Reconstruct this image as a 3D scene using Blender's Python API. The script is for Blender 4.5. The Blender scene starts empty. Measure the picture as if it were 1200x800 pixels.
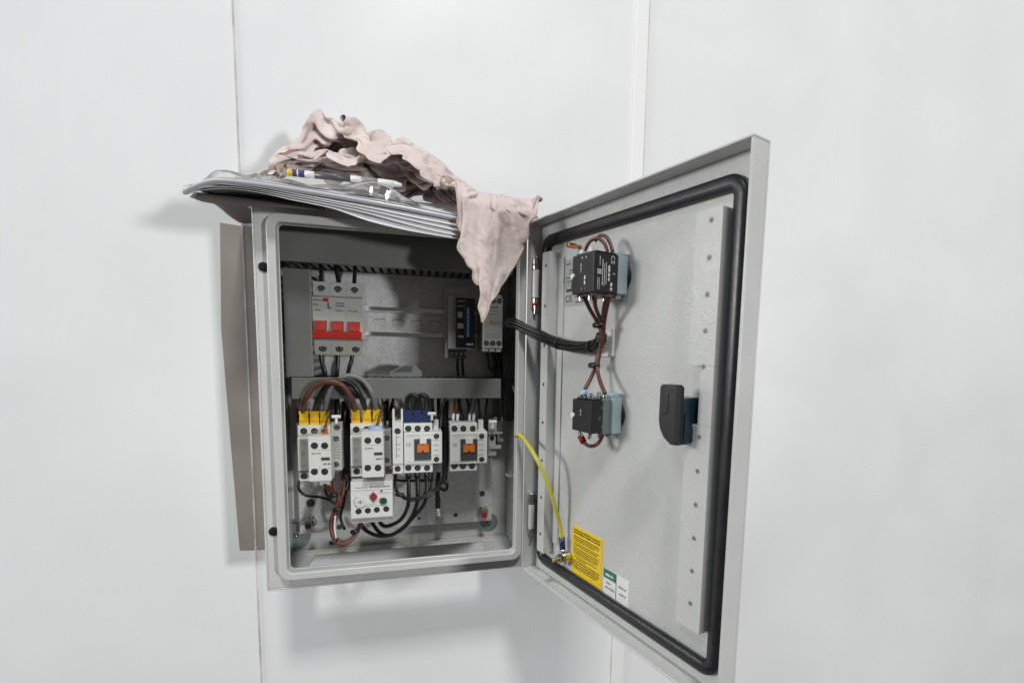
import bpy, bmesh, math, random
from mathutils import Vector, Matrix, noise
random.seed(7)
S = 0.0012                       # design units (box 250 wide) -> metres (box 0.30 m wide)
sc = bpy.context.scene
col = sc.collection
PI = math.pi

# ------------------------------------------------------------------ camera
F, PPX, PPY = 565.1, 647.08, 470.7
YAW, PITCH, ROLL = -0.269485, 0.104081, 0.022765
CAM = Vector((142.94, -497.13, 235.31))
def axes():
    cy, sy = math.cos(YAW), math.sin(YAW)
    r = Vector((cy, sy, 0)); f = Vector((-sy, cy, 0)); u = Vector((0, 0, 1))
    f2 = f*math.cos(PITCH) - u*math.sin(PITCH); u2 = u*math.cos(PITCH) + f*math.sin(PITCH)
    return r*math.cos(ROLL) + u2*math.sin(ROLL), -r*math.sin(ROLL) + u2*math.cos(ROLL), f2
AR, AU, AF = axes()
cd = bpy.data.cameras.new('camera'); cam = bpy.data.objects.new('camera', cd); col.objects.link(cam)
cd.sensor_width = 36; cd.lens = 36*F/1200
cd.shift_x = -(PPX-600)/1200; cd.shift_y = (PPY-400)/1200
cd.clip_start = 0.01; cd.clip_end = 60
cam.matrix_world = Matrix(((AR.x, AU.x, -AF.x, CAM.x*S), (AR.y, AU.y, -AF.y, CAM.y*S), (AR.z, AU.z, -AF.z, CAM.z*S), (0, 0, 0, 1)))
sc.camera = cam
def ray(px, py): return AF + AR*((px-PPX)/F) - AU*((py-PPY)/F)
def I(px, py, y):                # a measured point of the photo at depth y (mm behind the box front)
    d = ray(px, py); return CAM + d*((y-CAM.y)/d.y)
# door frame: u along the door from the hinge, w through it (0 = rim towards the box, 15 = inner sheet), z up
PHI = 1.242; P0 = Vector((249.6, -7.5, 0))
U = Vector((math.cos(PHI), -math.sin(PHI), 0)); N = Vector((math.sin(PHI), math.cos(PHI), 0)); Z = Vector((0, 0, 1))
def D(u, w, z): return P0 + U*u + N*w + Z*z
def DW(px, py, w):
    d = ray(px, py); t = (P0 + N*w - CAM).dot(N)/d.dot(N); p = CAM + d*t - P0
    return (p.dot(U), w, p.z)
W, H, WALL = 250.0, 364.0, 100.0

# ------------------------------------------------------------------ materials
MATS = {}
def mat(name, c, rough=.5, metal=0., bump=0., bscale=300., var=0., vscale=30., coat=0., trans=0., spec=.5, alpha=1., sss=0., distort=0):
    if name in MATS: return MATS[name]
    m = bpy.data.materials.new(name); m.use_nodes = True; nt = m.node_tree; b = nt.nodes['Principled BSDF']
    b.inputs['Base Color'].default_value = (*c, 1); b.inputs['Roughness'].default_value = rough
    b.inputs['Metallic'].default_value = metal; b.inputs['Specular IOR Level'].default_value = spec
    b.inputs['Coat Weight'].default_value = coat; b.inputs['Coat Roughness'].default_value = .08
    b.inputs['Transmission Weight'].default_value = trans; b.inputs['Alpha'].default_value = alpha
    tc = nt.nodes.new('ShaderNodeTexCoord')
    if bump:
        n = nt.nodes.new('ShaderNodeTexNoise'); n.inputs['Scale'].default_value = bscale; n.inputs['Detail'].default_value = 3
        nt.links.new(tc.outputs['Object'], n.inputs['Vector'])
        bp = nt.nodes.new('ShaderNodeBump'); bp.inputs['Strength'].default_value = bump; bp.inputs['Distance'].default_value = .0006
        nt.links.new(n.outputs['Fac'], bp.inputs['Height']); nt.links.new(bp.outputs['Normal'], b.inputs['Normal'])
    if var:
        n = nt.nodes.new('ShaderNodeTexNoise'); n.inputs['Scale'].default_value = vscale; n.inputs['Detail'].default_value = 5; n.inputs['Distortion'].default_value = distort
        nt.links.new(tc.outputs['Object'], n.inputs['Vector'])
        r = nt.nodes.new('ShaderNodeValToRGB'); r.color_ramp.elements[0].position = .35; r.color_ramp.elements[1].position = .65
        r.color_ramp.elements[0].color = (*[x*(1-var) for x in c], 1); r.color_ramp.elements[1].color = (*[min(1, x*(1+var*.6)) for x in c], 1)
        nt.links.new(n.outputs['Fac'], r.inputs['Fac']); nt.links.new(r.outputs['Color'], b.inputs['Base Color'])
        mr = nt.nodes.new('ShaderNodeMapRange'); mr.inputs['To Min'].default_value = max(.03, rough-.08); mr.inputs['To Max'].default_value = min(1, rough+.1)
        nt.links.new(n.outputs['Fac'], mr.inputs['Value']); nt.links.new(mr.outputs['Result'], b.inputs['Roughness'])
    MATS[name] = m; return m
m_paint = mat('grey_powder_coat', (.57, .58, .565), .26, bump=.42, bscale=430, var=.04, vscale=14)
m_wall = mat('white_wall_panel', (.80, .815, .825), .30, bump=.10, bscale=9, var=.03, vscale=5, distort=.5)
m_seal = mat('joint_sealant', (.58, .57, .54), .6, var=.25, vscale=30)
m_cover = mat('white_cover_strip', (.84, .85, .85), .35)
m_black = mat('black_plastic', (.012, .012, .013), .38)
m_rubber = mat('black_rubber', (.018, .018, .022), .34, bump=.2, bscale=250, var=.3, vscale=60)
m_wire = mat('black_insulation', (.010, .010, .011), .36)
m_brown = mat('brown_insulation', (.13, .045, .032), .38, var=.2, vscale=80)
m_gwire = mat('grey_insulation', (.20, .20, .20), .4)
m_yg = mat('yellow_green_insulation', (.56, .53, .07), .4)
m_green = mat('green_insulation', (.05, .22, .05), .4)
m_white = mat('white_device_plastic', (.72, .72, .69), .42, var=.03, vscale=60)
m_white2 = mat('off_white_device_plastic', (.45, .45, .42), .45, var=.04, vscale=60)
m_grey = mat('grey_device_plastic', (.38, .385, .37), .45)
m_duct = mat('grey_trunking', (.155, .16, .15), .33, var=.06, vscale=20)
m_dk = mat('dark_grey_plastic', (.06, .062, .062), .4)
m_red = mat('red_plastic', (.34, .022, .014), .4, spec=.3)
m_orange = mat('orange_plastic', (.66, .16, .025), .4)
m_yel = mat('yellow_insulator', (.80, .52, .015), .42, var=.06, vscale=90)
m_blue = mat('dark_blue_insulator', (.012, .028, .10), .4)
m_lblue = mat('pale_blue_ring', (.30, .45, .66), .35)
m_dgreen = mat('green_button', (.02, .085, .05), .35)
m_chrome = mat('bright_zinc', (.75, .75, .74), .18, metal=1)
m_screw = mat('screw_steel', (.45, .45, .44), .28, metal=1)
m_copper = mat('copper', (.80, .33, .17), .25, metal=1)
m_brass = mat('brass', (.70, .50, .22), .3, metal=1)
m_bracket = mat('pale_blue_zinc_bracket', (.42, .52, .56), .38, metal=.35, bump=.2, bscale=400, var=.08, vscale=50)
m_paper = mat('white_paper', (.78, .78, .80), .55)
m_cover2 = mat('grey_booklet_cover', (.52, .52, .56), .25, coat=.3)
m_ylab = mat('yellow_label', (.85, .58, .01), .4)
m_ink = mat('dark_print', (.05, .035, .01), .5)
m_inkg = mat('grey_print', (.22, .22, .22), .5)
m_wlab = mat('white_label', (.78, .78, .78), .4)
m_glab = mat('green_label_print', (.02, .17, .10), .4)
m_plate2 = mat('silver_rating_foil', (.48, .49, .50), .35, metal=.3)
m_wprint = mat('white_print', (.75, .75, .75), .5)
m_pad = mat('clear_white_mount', (.72, .72, .70), .3)
m_capg = mat('blue_grey_cap', (.17, .215, .225), .5)
m_penblue = mat('pen_blue', (.035, .05, .16), .35)
m_pendark = mat('pen_dark_print', (.09, .09, .10), .35)
m_pengrey = mat('pen_grey_print', (.25, .26, .26), .4)
m_hem = mat('hem_stitching', (.50, .42, .36), .9)
m_strip = mat('brown_grey_strip', (.35, .315, .29), .38, var=.16, vscale=9)
m_underside = mat('shaded_paper_underside', (.13, .11, .10), .5)  # dark colour standing in for shade under the paper stack
m_magenta = mat('crimson_dial', (.36, .03, .055), .35)
m_hbody = mat('teal_black_plastic', (.010, .030, .045), .28)

def special(name, kind):
    m = bpy.data.materials.new(name); m.use_nodes = True; nt = m.node_tree; b = nt.nodes['Principled BSDF']; tc = nt.nodes.new('ShaderNodeTexCoord')
    L = nt.links.new
    if kind == 'bag':
        out = nt.nodes['Material Output']; tr = nt.nodes.new('ShaderNodeBsdfTransparent'); gl = nt.nodes.new('ShaderNodeBsdfGlossy'); gl.inputs['Roughness'].default_value = .08
        fr = nt.nodes.new('ShaderNodeFresnel'); fr.inputs['IOR'].default_value = 1.5; mx = nt.nodes.new('ShaderNodeMixShader')
        df = nt.nodes.new('ShaderNodeBsdfDiffuse'); df.inputs[0].default_value = (.8, .8, .8, 1); m2 = nt.nodes.new('ShaderNodeMixShader'); m2.inputs[0].default_value = .07
        n = nt.nodes.new('ShaderNodeTexNoise'); n.inputs['Scale'].default_value = 60; n.inputs['Detail'].default_value = 2; L(tc.outputs['Object'], n.inputs['Vector'])
        bp = nt.nodes.new('ShaderNodeBump'); bp.inputs['Strength'].default_value = .5; bp.inputs['Distance'].default_value = .001; L(n.outputs['Fac'], bp.inputs['Height'])
        L(bp.outputs['Normal'], gl.inputs['Normal']); L(bp.outputs['Normal'], fr.inputs['Normal'])
        L(tr.outputs[0], m2.inputs[1]); L(df.outputs[0], m2.inputs[2]); L(fr.outputs[0], mx.inputs[0]); L(m2.outputs[0], mx.inputs[1]); L(gl.outputs[0], mx.inputs[2]); L(mx.outputs[0], out.inputs['Surface'])
        nt.nodes.remove(b); return m
    # rag: pale pink cotton, greasy grey-brown stains, faint weave
    n1 = nt.nodes.new('ShaderNodeTexNoise'); n1.inputs['Scale'].default_value = 11; n1.inputs['Detail'].default_value = 4; n1.inputs['Distortion'].default_value = .6
    n2 = nt.nodes.new('ShaderNodeTexNoise'); n2.inputs['Scale'].default_value = 26; n2.inputs['Detail'].default_value = 9; n2.inputs['Roughness'].default_value = .68; n2.inputs['Distortion'].default_value = 1.6
    for n in (n1, n2): L(tc.outputs['Object'], n.inputs['Vector'])
    r1 = nt.nodes.new('ShaderNodeValToRGB'); e = r1.color_ramp.elements; e[0].position = .35; e[0].color = (.74, .62, .62, 1); e[1].position = .62; e[1].color = (.68, .585, .545, 1)
    r2 = nt.nodes.new('ShaderNodeValToRGB'); e = r2.color_ramp.elements; e[0].position = .50; e[0].color = (1, 1, 1, 1); e[1].position = .74; e[1].color = (.34, .31, .29, 1)
    L(n1.outputs['Fac'], r1.inputs['Fac']); L(n2.outputs['Fac'], r2.inputs['Fac'])
    mx = nt.nodes.new('ShaderNodeMix'); mx.data_type = 'RGBA'; mx.blend_type = 'MULTIPLY'; mx.inputs[0].default_value = .85
    L(r1.outputs['Color'], mx.inputs[6]); L(r2.outputs['Color'], mx.inputs[7]); L(mx.outputs[2], b.inputs['Base Color'])
    b.inputs['Roughness'].default_value = .9; b.inputs['Sheen Weight'].default_value = .25; b.inputs['Specular IOR Level'].default_value = .2
    w = nt.nodes.new('ShaderNodeTexNoise'); w.inputs['Scale'].default_value = 150; w.inputs['Detail'].default_value = 8; w.inputs['Distortion'].default_value = .8; L(tc.outputs['Object'], w.inputs['Vector'])
    bp = nt.nodes.new('ShaderNodeBump'); bp.inputs['Strength'].default_value = .55; bp.inputs['Distance'].default_value = .0016; L(w.outputs['Fac'], bp.inputs['Height']); L(bp.outputs['Normal'], b.inputs['Normal'])
    return m
m_bag = special('clear_plastic_film', 'bag'); m_rag = special('pale_pink_cotton', 'rag')

def galvanised():
    m = bpy.data.materials.new('galvanised_steel'); m.use_nodes = True; nt = m.node_tree; b = nt.nodes['Principled BSDF']
    tc = nt.nodes.new('ShaderNodeTexCoord'); v = nt.nodes.new('ShaderNodeTexVoronoi'); v.inputs['Scale'].default_value = 330
    n = nt.nodes.new('ShaderNodeTexNoise'); n.inputs['Scale'].default_value = 35; n.inputs['Detail'].default_value = 6
    mx = nt.nodes.new('ShaderNodeMix'); mx.data_type = 'RGBA'; mx.inputs[0].default_value = .55
    nt.links.new(tc.outputs['Object'], v.inputs['Vector']); nt.links.new(tc.outputs['Object'], n.inputs['Vector'])
    nt.links.new(v.outputs['Color'], mx.inputs[6]); nt.links.new(n.outputs['Fac'], mx.inputs[7])
    bw = nt.nodes.new('ShaderNodeRGBToBW'); nt.links.new(mx.outputs[2], bw.inputs[0])
    r = nt.nodes.new('ShaderNodeValToRGB'); r.color_ramp.elements[0].position = .25; r.color_ramp.elements[1].position = .75
    r.color_ramp.elements[0].color = (.62, .625, .62, 1); r.color_ramp.elements[1].color = (.80, .805, .80, 1)
    nt.links.new(bw.outputs[0], r.inputs['Fac']); nt.links.new(r.outputs['Color'], b.inputs['Base Color'])
    mr = nt.nodes.new('ShaderNodeMapRange'); mr.inputs['To Min'].default_value = .36; mr.inputs['To Max'].default_value = .5
    nt.links.new(bw.outputs[0], mr.inputs['Value']); nt.links.new(mr.outputs['Result'], b.inputs['Roughness'])
    b.inputs['Metallic'].default_value = .5
    MATS['galv'] = m; return m
m_galv = galvanised()

# ------------------------------------------------------------------ mesh builder
class MB:
    def __init__(s): s.v = []; s.f = []; s.m = []; s.sm = []; s.mats = []
    def mi(s, m):
        if m not in s.mats: s.mats.append(m)
        return s.mats.index(m)
    def add(s, vs, fs, m, smooth=False, T=None):
        o = len(s.v); k = s.mi(m)
        for p in vs:
            p = Vector(p); s.v.append(T(*p) if T else p)
        for f in fs: s.f.append([o+i for i in f]); s.m.append(k); s.sm.append(smooth)
        return s
    def box(s, x0, x1, y0, y1, z0, z1, m, T=None):
        vs = [(x, y, z) for x in (x0, x1) for y in (y0, y1) for z in (z0, z1)]
        return s.add(vs, [(0, 1, 3, 2), (4, 6, 7, 5), (0, 4, 5, 1), (2, 3, 7, 6), (0, 2, 6, 4), (1, 5, 7, 3)], m, False, T)
    def prism(s, poly, axis, a, b, m, T=None, smooth=False):
        # poly in the two other coordinates (in x,y,z order), extruded along axis from a to b
        def P(p, t):
            return {'x': (t, p[0], p[1]), 'y': (p[0], t, p[1]), 'z': (p[0], p[1], t)}[axis]
        n = len(poly); vs = [P(p, a) for p in poly] + [P(p, b) for p in poly]
        s.add(vs, [tuple(range(n)), tuple(range(2*n-1, n-1, -1))], m, False, T)
        o = len(s.v) - 2*n; k = s.mi(m)
        for i in range(n): s.f.append([o+i, o+n+i, o+n+(i+1) % n, o+(i+1) % n]); s.m.append(k); s.sm.append(smooth)
        return s
    def cyl(s, c, ax, r, L, m, r2=None, n=16, T=None, smooth=True):
        c = Vector(c); ax = Vector(ax).normalized(); a = ax.orthogonal().normalized(); b = ax.cross(a); r2 = r if r2 is None else r2
        vs = [c + (a*math.cos(2*PI*i/n) + b*math.sin(2*PI*i/n))*r for i in range(n)] + [c + ax*L + (a*math.cos(2*PI*i/n) + b*math.sin(2*PI*i/n))*r2 for i in range(n)]
        s.add(vs, [tuple(range(n)), tuple(range(2*n-1, n-1, -1))], m, False, T)
        o = len(s.v) - 2*n; k = s.mi(m)
        for i in range(n): s.f.append([o+i, o+n+i, o+n+(i+1) % n, o+(i+1) % n]); s.m.append(k); s.sm.append(smooth)
        return s
    def tube(s, pts, r, m, n=8, closed=False, T=None, sx=1., flat=None):
        pts = [Vector(T(*p)) if T else Vector(p) for p in pts]; N_ = len(pts); o = len(s.v); k = s.mi(m)
        pr = None
        for i, p in enumerate(pts):
            if closed: t = (pts[(i+1) % N_] - pts[i-1])
            else: t = pts[min(i+1, N_-1)] - pts[max(i-1, 0)]
            t.normalize()
            if flat is not None: a = (flat - t*flat.dot(t)).normalized()
            elif pr is None: a = t.orthogonal().normalized()
            else: a = (pr - t*pr.dot(t)).normalized()
            pr = a; b = t.cross(a)
            rr = r[i] if isinstance(r, (list, tuple)) else r
            for j in range(n):
                an = 2*PI*j/n; s.v.append(p + a*math.cos(an)*rr*sx + b*math.sin(an)*rr)
        rng = N_ if closed else N_-1
        for i in range(rng):
            i2 = (i+1) % N_
            for j in range(n): s.f.append([o+i*n+j, o+i*n+(j+1) % n, o+i2*n+(j+1) % n, o+i2*n+j]); s.m.append(k); s.sm.append(True)
        if not closed:
            s.f.append([o+j for j in range(n)][::-1]); s.m.append(k); s.sm.append(False)
            s.f.append([o+(N_-1)*n+j for j in range(n)]); s.m.append(k); s.sm.append(False)
        return s
    def grid(s, rows, m, smooth=True):
        o = len(s.v); k = s.mi(m); nr, nc = len(rows), len(rows[0])
        for r in rows: s.v.extend(Vector(p) for p in r)
        for i in range(nr-1):
            for j in range(nc-1): s.f.append([o+i*nc+j, o+i*nc+j+1, o+(i+1)*nc+j+1, o+(i+1)*nc+j]); s.m.append(k); s.sm.append(smooth)
        return s
    def text(s, body, o, ex, ey, size, m, T=None, center=True):
        cu = bpy.data.curves.new('t', 'FONT'); cu.body = body; cu.size = 1
        if center: cu.align_x = 'CENTER'; cu.align_y = 'CENTER'
        ob = bpy.data.objects.new('t', cu); me = ob.to_mesh()
        o, ex, ey = Vector(o), Vector(ex), Vector(ey)
        s.add([o + ex*(v.co.x*size) + ey*(v.co.y*size) for v in me.vertices], [tuple(p.vertices) for p in me.polygons], m, False, T)
        ob.to_mesh_clear(); bpy.data.objects.remove(ob); bpy.data.curves.remove(cu)
        return s
    def greek(s, o, ex, ey, length, h, m, T=None, rnd=random):
        # a line of print too small to read: broken strokes
        o, ex, ey = Vector(o), Vector(ex), Vector(ey); x = 0
        while x < length:
            w = min(rnd.uniform(.8, 2.6)*h, length-x); g = rnd.uniform(.25, .6)*h
            a = o + ex*x; s.add([a, a+ex*w, a+ex*w+ey*h*rnd.uniform(.7, 1), a+ey*h*rnd.uniform(.7, 1)], [(0, 1, 2, 3)], m, False, T); x += w+g
        return s
    def build(s, name, parent=None, bevel=0., seg=2, subsurf=0, solid=0.):
        me = bpy.data.meshes.new(name); off = parent_origin(parent)
        me.from_pydata([tuple(p*S - off) for p in s.v], [], s.f)
        for m in s.mats: me.materials.append(m)
        me.polygons.foreach_set('material_index', s.m); me.polygons.foreach_set('use_smooth', s.sm)
        bm = bmesh.new(); bm.from_mesh(me); bmesh.ops.recalc_face_normals(bm, faces=bm.faces); bm.to_mesh(me); bm.free()
        o = bpy.data.objects.new(name, me); col.objects.link(o)
        if parent is not None: o.parent = parent
        else:
            # origin at the base centre of the thing
            xs = [v.co for v in me.vertices]; c = Vector((sum(p.x for p in xs)/len(xs), sum(p.y for p in xs)/len(xs), min(p.z for p in xs)))
            me.transform(Matrix.Translation(-c)); o.location = c; ORIG[o.name] = c.copy()
        if solid: md = o.modifiers.new('s', 'SOLIDIFY'); md.thickness = solid*S; md.offset = 0
        if subsurf: md = o.modifiers.new('ss', 'SUBSURF'); md.levels = subsurf; md.render_levels = subsurf
        if bevel:
            md = o.modifiers.new('b', 'BEVEL'); md.width = bevel*S; md.segments = seg; md.limit_method = 'ANGLE'; md.angle_limit = math.radians(40); md.harden_normals = True
        return o
ORIG = {}
def parent_origin(p):
    v = Vector((0, 0, 0))
    while p is not None:
        if p.parent is None: v = v + (ORIG.get(p.name) or p.location)
        p = p.parent
    return v
def tag(o, label=None, cat=None, group=None, kind=None):
    if label: o['label'] = label
    if cat: o['category'] = cat
    if group: o['group'] = group
    if kind: o['kind'] = kind
    return o
def empty(name, loc, label, cat, group=None):
    o = bpy.data.objects.new(name, None); o.empty_display_size = .02; col.objects.link(o); o.location = Vector(loc)*S; ORIG[o.name] = o.location.copy()
    return tag(o, label, cat, group)
def rrect(x0, x1, z0, z1, r, n=6):
    out = []
    for cx, cz, a0 in ((x1-r, z1-r, 0), (x0+r, z1-r, PI/2), (x0+r, z0+r, PI), (x1-r, z0+r, 1.5*PI)):
        for i in range(n+1): a = a0 + PI/2*i/n; out.append((cx+r*math.cos(a), cz+r*math.sin(a)))
    return out
def spline(P, k=8):
    P = [Vector(p) for p in P]; out = []
    for i in range(len(P)-1):
        a, b, c, d = P[max(i-1, 0)], P[i], P[i+1], P[min(i+2, len(P)-1)]
        for j in range(k):
            t = j/k; out.append(.5*((2*b) + (c-a)*t + (2*a-5*b+4*c-d)*t*t + (3*b-a-3*c+d)*t**3))
    out.append(P[-1]); return out
def rect(y, xl, yt, xr, yb):     # front rectangle of a device from measured corners at depth y
    xm, ym = (xl+xr)/2, (yt+yb)/2
    return I(xl, ym, y).x, I(xr, ym, y).x, I(xm, yb, y).z, I(xm, yt, y).z

# ------------------------------------------------------------------ the wall
b = MB(); b.box(-1600, 1700, WALL, WALL+40, -1100, 1600, m_wall); wall = tag(b.build('wall'), kind='structure')
sx = I(299, 620, WALL).x
b = MB(); b.box(sx-.8, sx+.8, WALL-1.1, WALL+1, -1100, 1600, m_seal); b.build('joint_sealant', wall)
cx0, cx1 = I(742, 100, WALL).x, I(757, 100, WALL).x
b = MB(); b.box(cx0, cx1, WALL-2.2, WALL+1, -1100, 1600, m_cover); b.build('cover_strip', wall, bevel=1.2, seg=3)
b = MB(); b.box(cx1, cx1+1.4, WALL-.5, WALL+1, H*.2, 1600, m_seal); b.box(cx0-1.2, cx0, WALL-.5, WALL+1, -1100, H*.2, m_seal); b.build('joint_line', wall)

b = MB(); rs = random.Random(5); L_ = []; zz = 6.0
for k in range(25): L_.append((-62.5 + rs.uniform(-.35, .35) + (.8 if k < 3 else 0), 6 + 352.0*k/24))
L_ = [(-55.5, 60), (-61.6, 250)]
b.prism(L_ + [(-58, 361.5), (-40, 360), (4, 361), (4, 5), (-30, 3.5), (-53.8, 5)], 'y', WALL-.7, WALL-.05, m_strip)  # thin brown strip flat on the wall, slightly narrower towards the bottom
tag(b.build('wall_strip'), 'narrow brown strip on the wall along the left edge of the box', 'backing strip')
# ------------------------------------------------------------------ the enclosure
enc = empty('electrical_enclosure', (W/2, 50, 0), 'open light grey steel control box mounted on the white wall, door swung out', 'control box')
T_ = 2.0; DB = 95.0
b = MB()
b.box(0, T_, 0, DB, 0, H, m_paint); b.box(W-T_, W, 0, DB, 0, H, m_paint); b.box(T_, W-T_, 0, DB, H-T_, H, m_paint)
hx0, hx1, hy0, hy1 = 28, 216, 40, 78
b.box(T_, W-T_, 0, hy0, 0, T_, m_paint); b.box(T_, W-T_, hy1, DB, 0, T_, m_paint); b.box(T_, hx0, hy0, hy1, 0, T_, m_paint); b.box(hx1, W-T_, hy0, hy1, 0, T_, m_paint)
b.box(T_, W-T_, DB-T_, DB, T_, H-T_, m_paint)
# front flange ring
lx0, lx1, lz0, lz1 = 13.3, 247.5, 12.5, 351
b.box(T_, lx0+8, 0, T_, T_, H-T_, m_paint); b.box(lx0+8, W-T_, 0, T_, T_, lz0+8, m_paint); b.box(lx0+8, W-T_, 0, T_, lz1-8, H-T_, m_paint); b.box(lx1-8, W-T_, 0, T_, lz0+8, lz1-8, m_paint)
b.build('body', enc, bevel=.8)
# rolled gutter lip round the opening
def ring(mb, outer, inner, y0, y1, m, T=None):
    n = len(outer); vs = [(p[0], y0, p[1]) for p in outer] + [(p[0], y0, p[1]) for p in inner] + [(p[0], y1, p[1]) for p in outer] + [(p[0], y1, p[1]) for p in inner]
    fs = []
    for i in range(n):
        j = (i+1) % n; fs += [(i, j, n+j, n+i), (2*n+i, 3*n+i, 3*n+j, 2*n+j), (i, 2*n+i, 2*n+j, j), (n+i, n+j, 3*n+j, 3*n+i)]
    mb.add(vs, fs, m, False, T)
b = MB(); ring(b, rrect(lx0, lx1, lz0, lz1, 11, 8), rrect(lx0+7.5, lx1-7.5, lz0+7.5, lz1-7.5, 5, 8), -9.5, 4, m_paint); b.build('gutter_lip', enc, bevel=1.3, seg=3)
for (px, py) in ((308.5, 312.5), (320.5, 622.5)):
    p = I(px, py, -1); b = MB(); b.cyl((p.x, -1.6, p.z), (0, 1, 0), 4.0, 2.0, m_black, r2=4.4, n=20); b.cyl((p.x, -2.0, p.z), (0, 1, 0), 2.4, .5, m_black, n=14); b.build('hole_plug', enc, bevel=.3)
for (px, py, r) in ((347, 627, 15), (573, 611, 10.5)):
    p = I(px, py, 91); b = MB(); b.cyl((p.x, 90.5, p.z), (0, 1, 0), r*1.02, 3.0, m_capg, n=36); b.cyl((p.x, 89.6, p.z), (0, 1, 0), 2.6, 1, m_dk, n=16); b.cyl((p.x, 89.0, p.z), (0, 1, 0), 1.0, 1, m_chrome, n=12); b.build('wall_fixing_cap', enc, bevel=.5)
# studs that hold the mounting plate
for (px, py, mm) in ((363, 612, m_black), (566, 600, m_red)):
    p = I(px, py, 74); b = MB(); b.cyl((p.x, 66, p.z), (0, 1, 0), 2.6, 27, m_chrome, n=16); b.cyl((p.x, 72, p.z), (0, 1, 0), 5.6, 5, m_chrome, n=6, smooth=False); b.cyl((p.x, 77, p.z), (0, 1, 0), 7, 1.2, m_chrome, n=24)
    b.cyl((p.x+.4, 63.5, p.z-.6), (0, 1, 0), 3.4, 3.5, mm, n=16); b.build('plate_stud', enc, bevel=.3)

# ------------------------------------------------------------------ the door (part of the enclosure)
b = MB(); DT = 17.4
b.box(0, W, 15.4, DT, 0, H, m_paint, D)
b.box(0, W, 0, 15.4, H-2, H, m_paint, D); b.box(0, W, 0, 15.4, 0, 2, m_paint, D)
b.box(W-2, W, 0, 15.4, 2, H-2, m_paint, D); b.box(-2, -.4, .5, DT, 0, H, m_paint, D)
door = b.build('door', enc, bevel=.9, seg=3)
b = MB(); path = [(x, 12.3, z) for x, z in rrect(13, 235.5, 17, 344.5, 10, 8)]
b.tube(path, 5.4, m_rubber, n=16, closed=True, T=D, flat=N, sx=.55); b.build('gasket', door)
# hinge side perforated rail
b = MB(); b.prism([(20.5, 15.4), (20.5, 4), (33, 4), (33, 15.4), (31.6, 15.4), (31.6, 5.4), (21.9, 5.4), (21.9, 15.4)], 'z', 29, 331, m_paint, D)
b.box(33, 43, 13.8, 15.2, 40, 325, m_paint, D)
for k in range(8): z = 318-38.5*k; b.cyl((27, 3.7, z), (0, 1, 0), 1.6, .5, m_dk, n=12, T=D)
b.build('hinge_rail', door, bevel=.4)
# lock side perforated rail, cut away round the lock
b = MB()
for z0, z1 in ((43, 188), (228, 329)):
    b.prism([(205, 15.2), (205, 13), (207, 4.8), (228, 4.8), (228, 15.2)], 'z', z0, z1, m_paint, D)
b.prism([(215, 15.2), (217, 4.8), (228, 4.8), (228, 15.2)], 'z', 188, 228, m_paint, D)
for k in range(12):
    z = 322-23.6*k
    if 190 < z < 226: continue
    b.cyl((219.5, 4.55, z), (0, 1, 0), 2.0, .5, m_grey, n=14, T=D); b.cyl((219.5, 4.3, z), (0, 1, 0), 1.3, .5, m_duct, n=14, T=D)
b.build('lock_rail', door, bevel=.5)
# quarter turn lock
b = MB()
b.prism(rrect(-6, 14, 175, 206, 4, 4), 'x', 198, 213, m_hbody, D)
pf = [(213, 176), (213, 213), (211, 215), (201, 215), (199, 213), (199, 190), (200.5, 184), (204, 179), (208.5, 176)]
b.prism([(p[0], p[1]) for p in pf], 'y', -13.5, -5, m_black, D)
b.prism([(207, 174.5), (213.5, 174.5), (213.5, 177), (207, 177)], 'y', -11, 0, m_black, D)
b.prism([(201, 193), (207, 196), (207, 209), (201, 211)], 'y', -13.9, -13.2, m_black, D)
b.prism([(-4, 176), (10, 176), (2, 190), (-4, 196)], 'x', 213, 213.8, m_hbody, D)
b.build('lock', door, bevel=1.4, seg=3)
# yellow instruction sticker
b = MB(); q = [DW(*p, 15.1) for p in ((670, 615), (706.5, 630), (705, 688.5), (670.5, 672))]
u0, u1, z0, z1 = 66.5, 112, 22, 69
b.box(u0, u1, 15.0, 15.4, z0, z1, m_ylab, D)
rr = random.Random(3)
zz = z1-4.2; kk = 0
lay = [(1.5, 1), (1.5, 1), (0, 0), (1, .95), (1, .97), (1, .8), (0, 0), (.9, .95), (.9, .9), (0, 0), (.9, .97), (.9, .95), (.9, .96), (.9, .9), (0, 0), (.9, .9), (.9, .5), (0, 0), (1.3, 1), (1.2, 1), (1.2, .98), (1.2, .9)]
for h, l in lay:
    if h: b.greek((u0+3+(1-l)*10, 14.8, zz), (1, 0, 0), (0, 0, 1), (u1-u0-6)*l-(1-l)*10, h*.95, m_ink, D, rr); zz -= h+.95
    else: zz -= 1.0
b.build('warning_sticker', door)
# white and green maker label
b = MB(); v0, v1, y0, y1 = 115, 147.5, 20.5, 44.5
b.box(v0, v1, 15.05, 15.4, y0, y1, m_wlab, D); b.box(v0, v0+17, 14.8, 15.02, y1-8, y1, m_glab, D)
b.greek((v0+3, 14.6, y1-5.5), (1, 0, 0), (0, 0, 1), 11, 2.6, m_wprint, D, rr)
b.box(v0+16.6, v0+17.1, 14.8, 15.02, y0+2, y1-8, m_ink, D)
for a, l, z in ((4, 6, 11.5), (3, 12, 7), (20, 9, 14), (21, 8, 8)): b.greek((v0+a, 14.8, y0+z), (1, 0, 0), (0, 0, 1), l, 1.7, m_inkg, D, rr)
b.build('maker_label', door)
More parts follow.
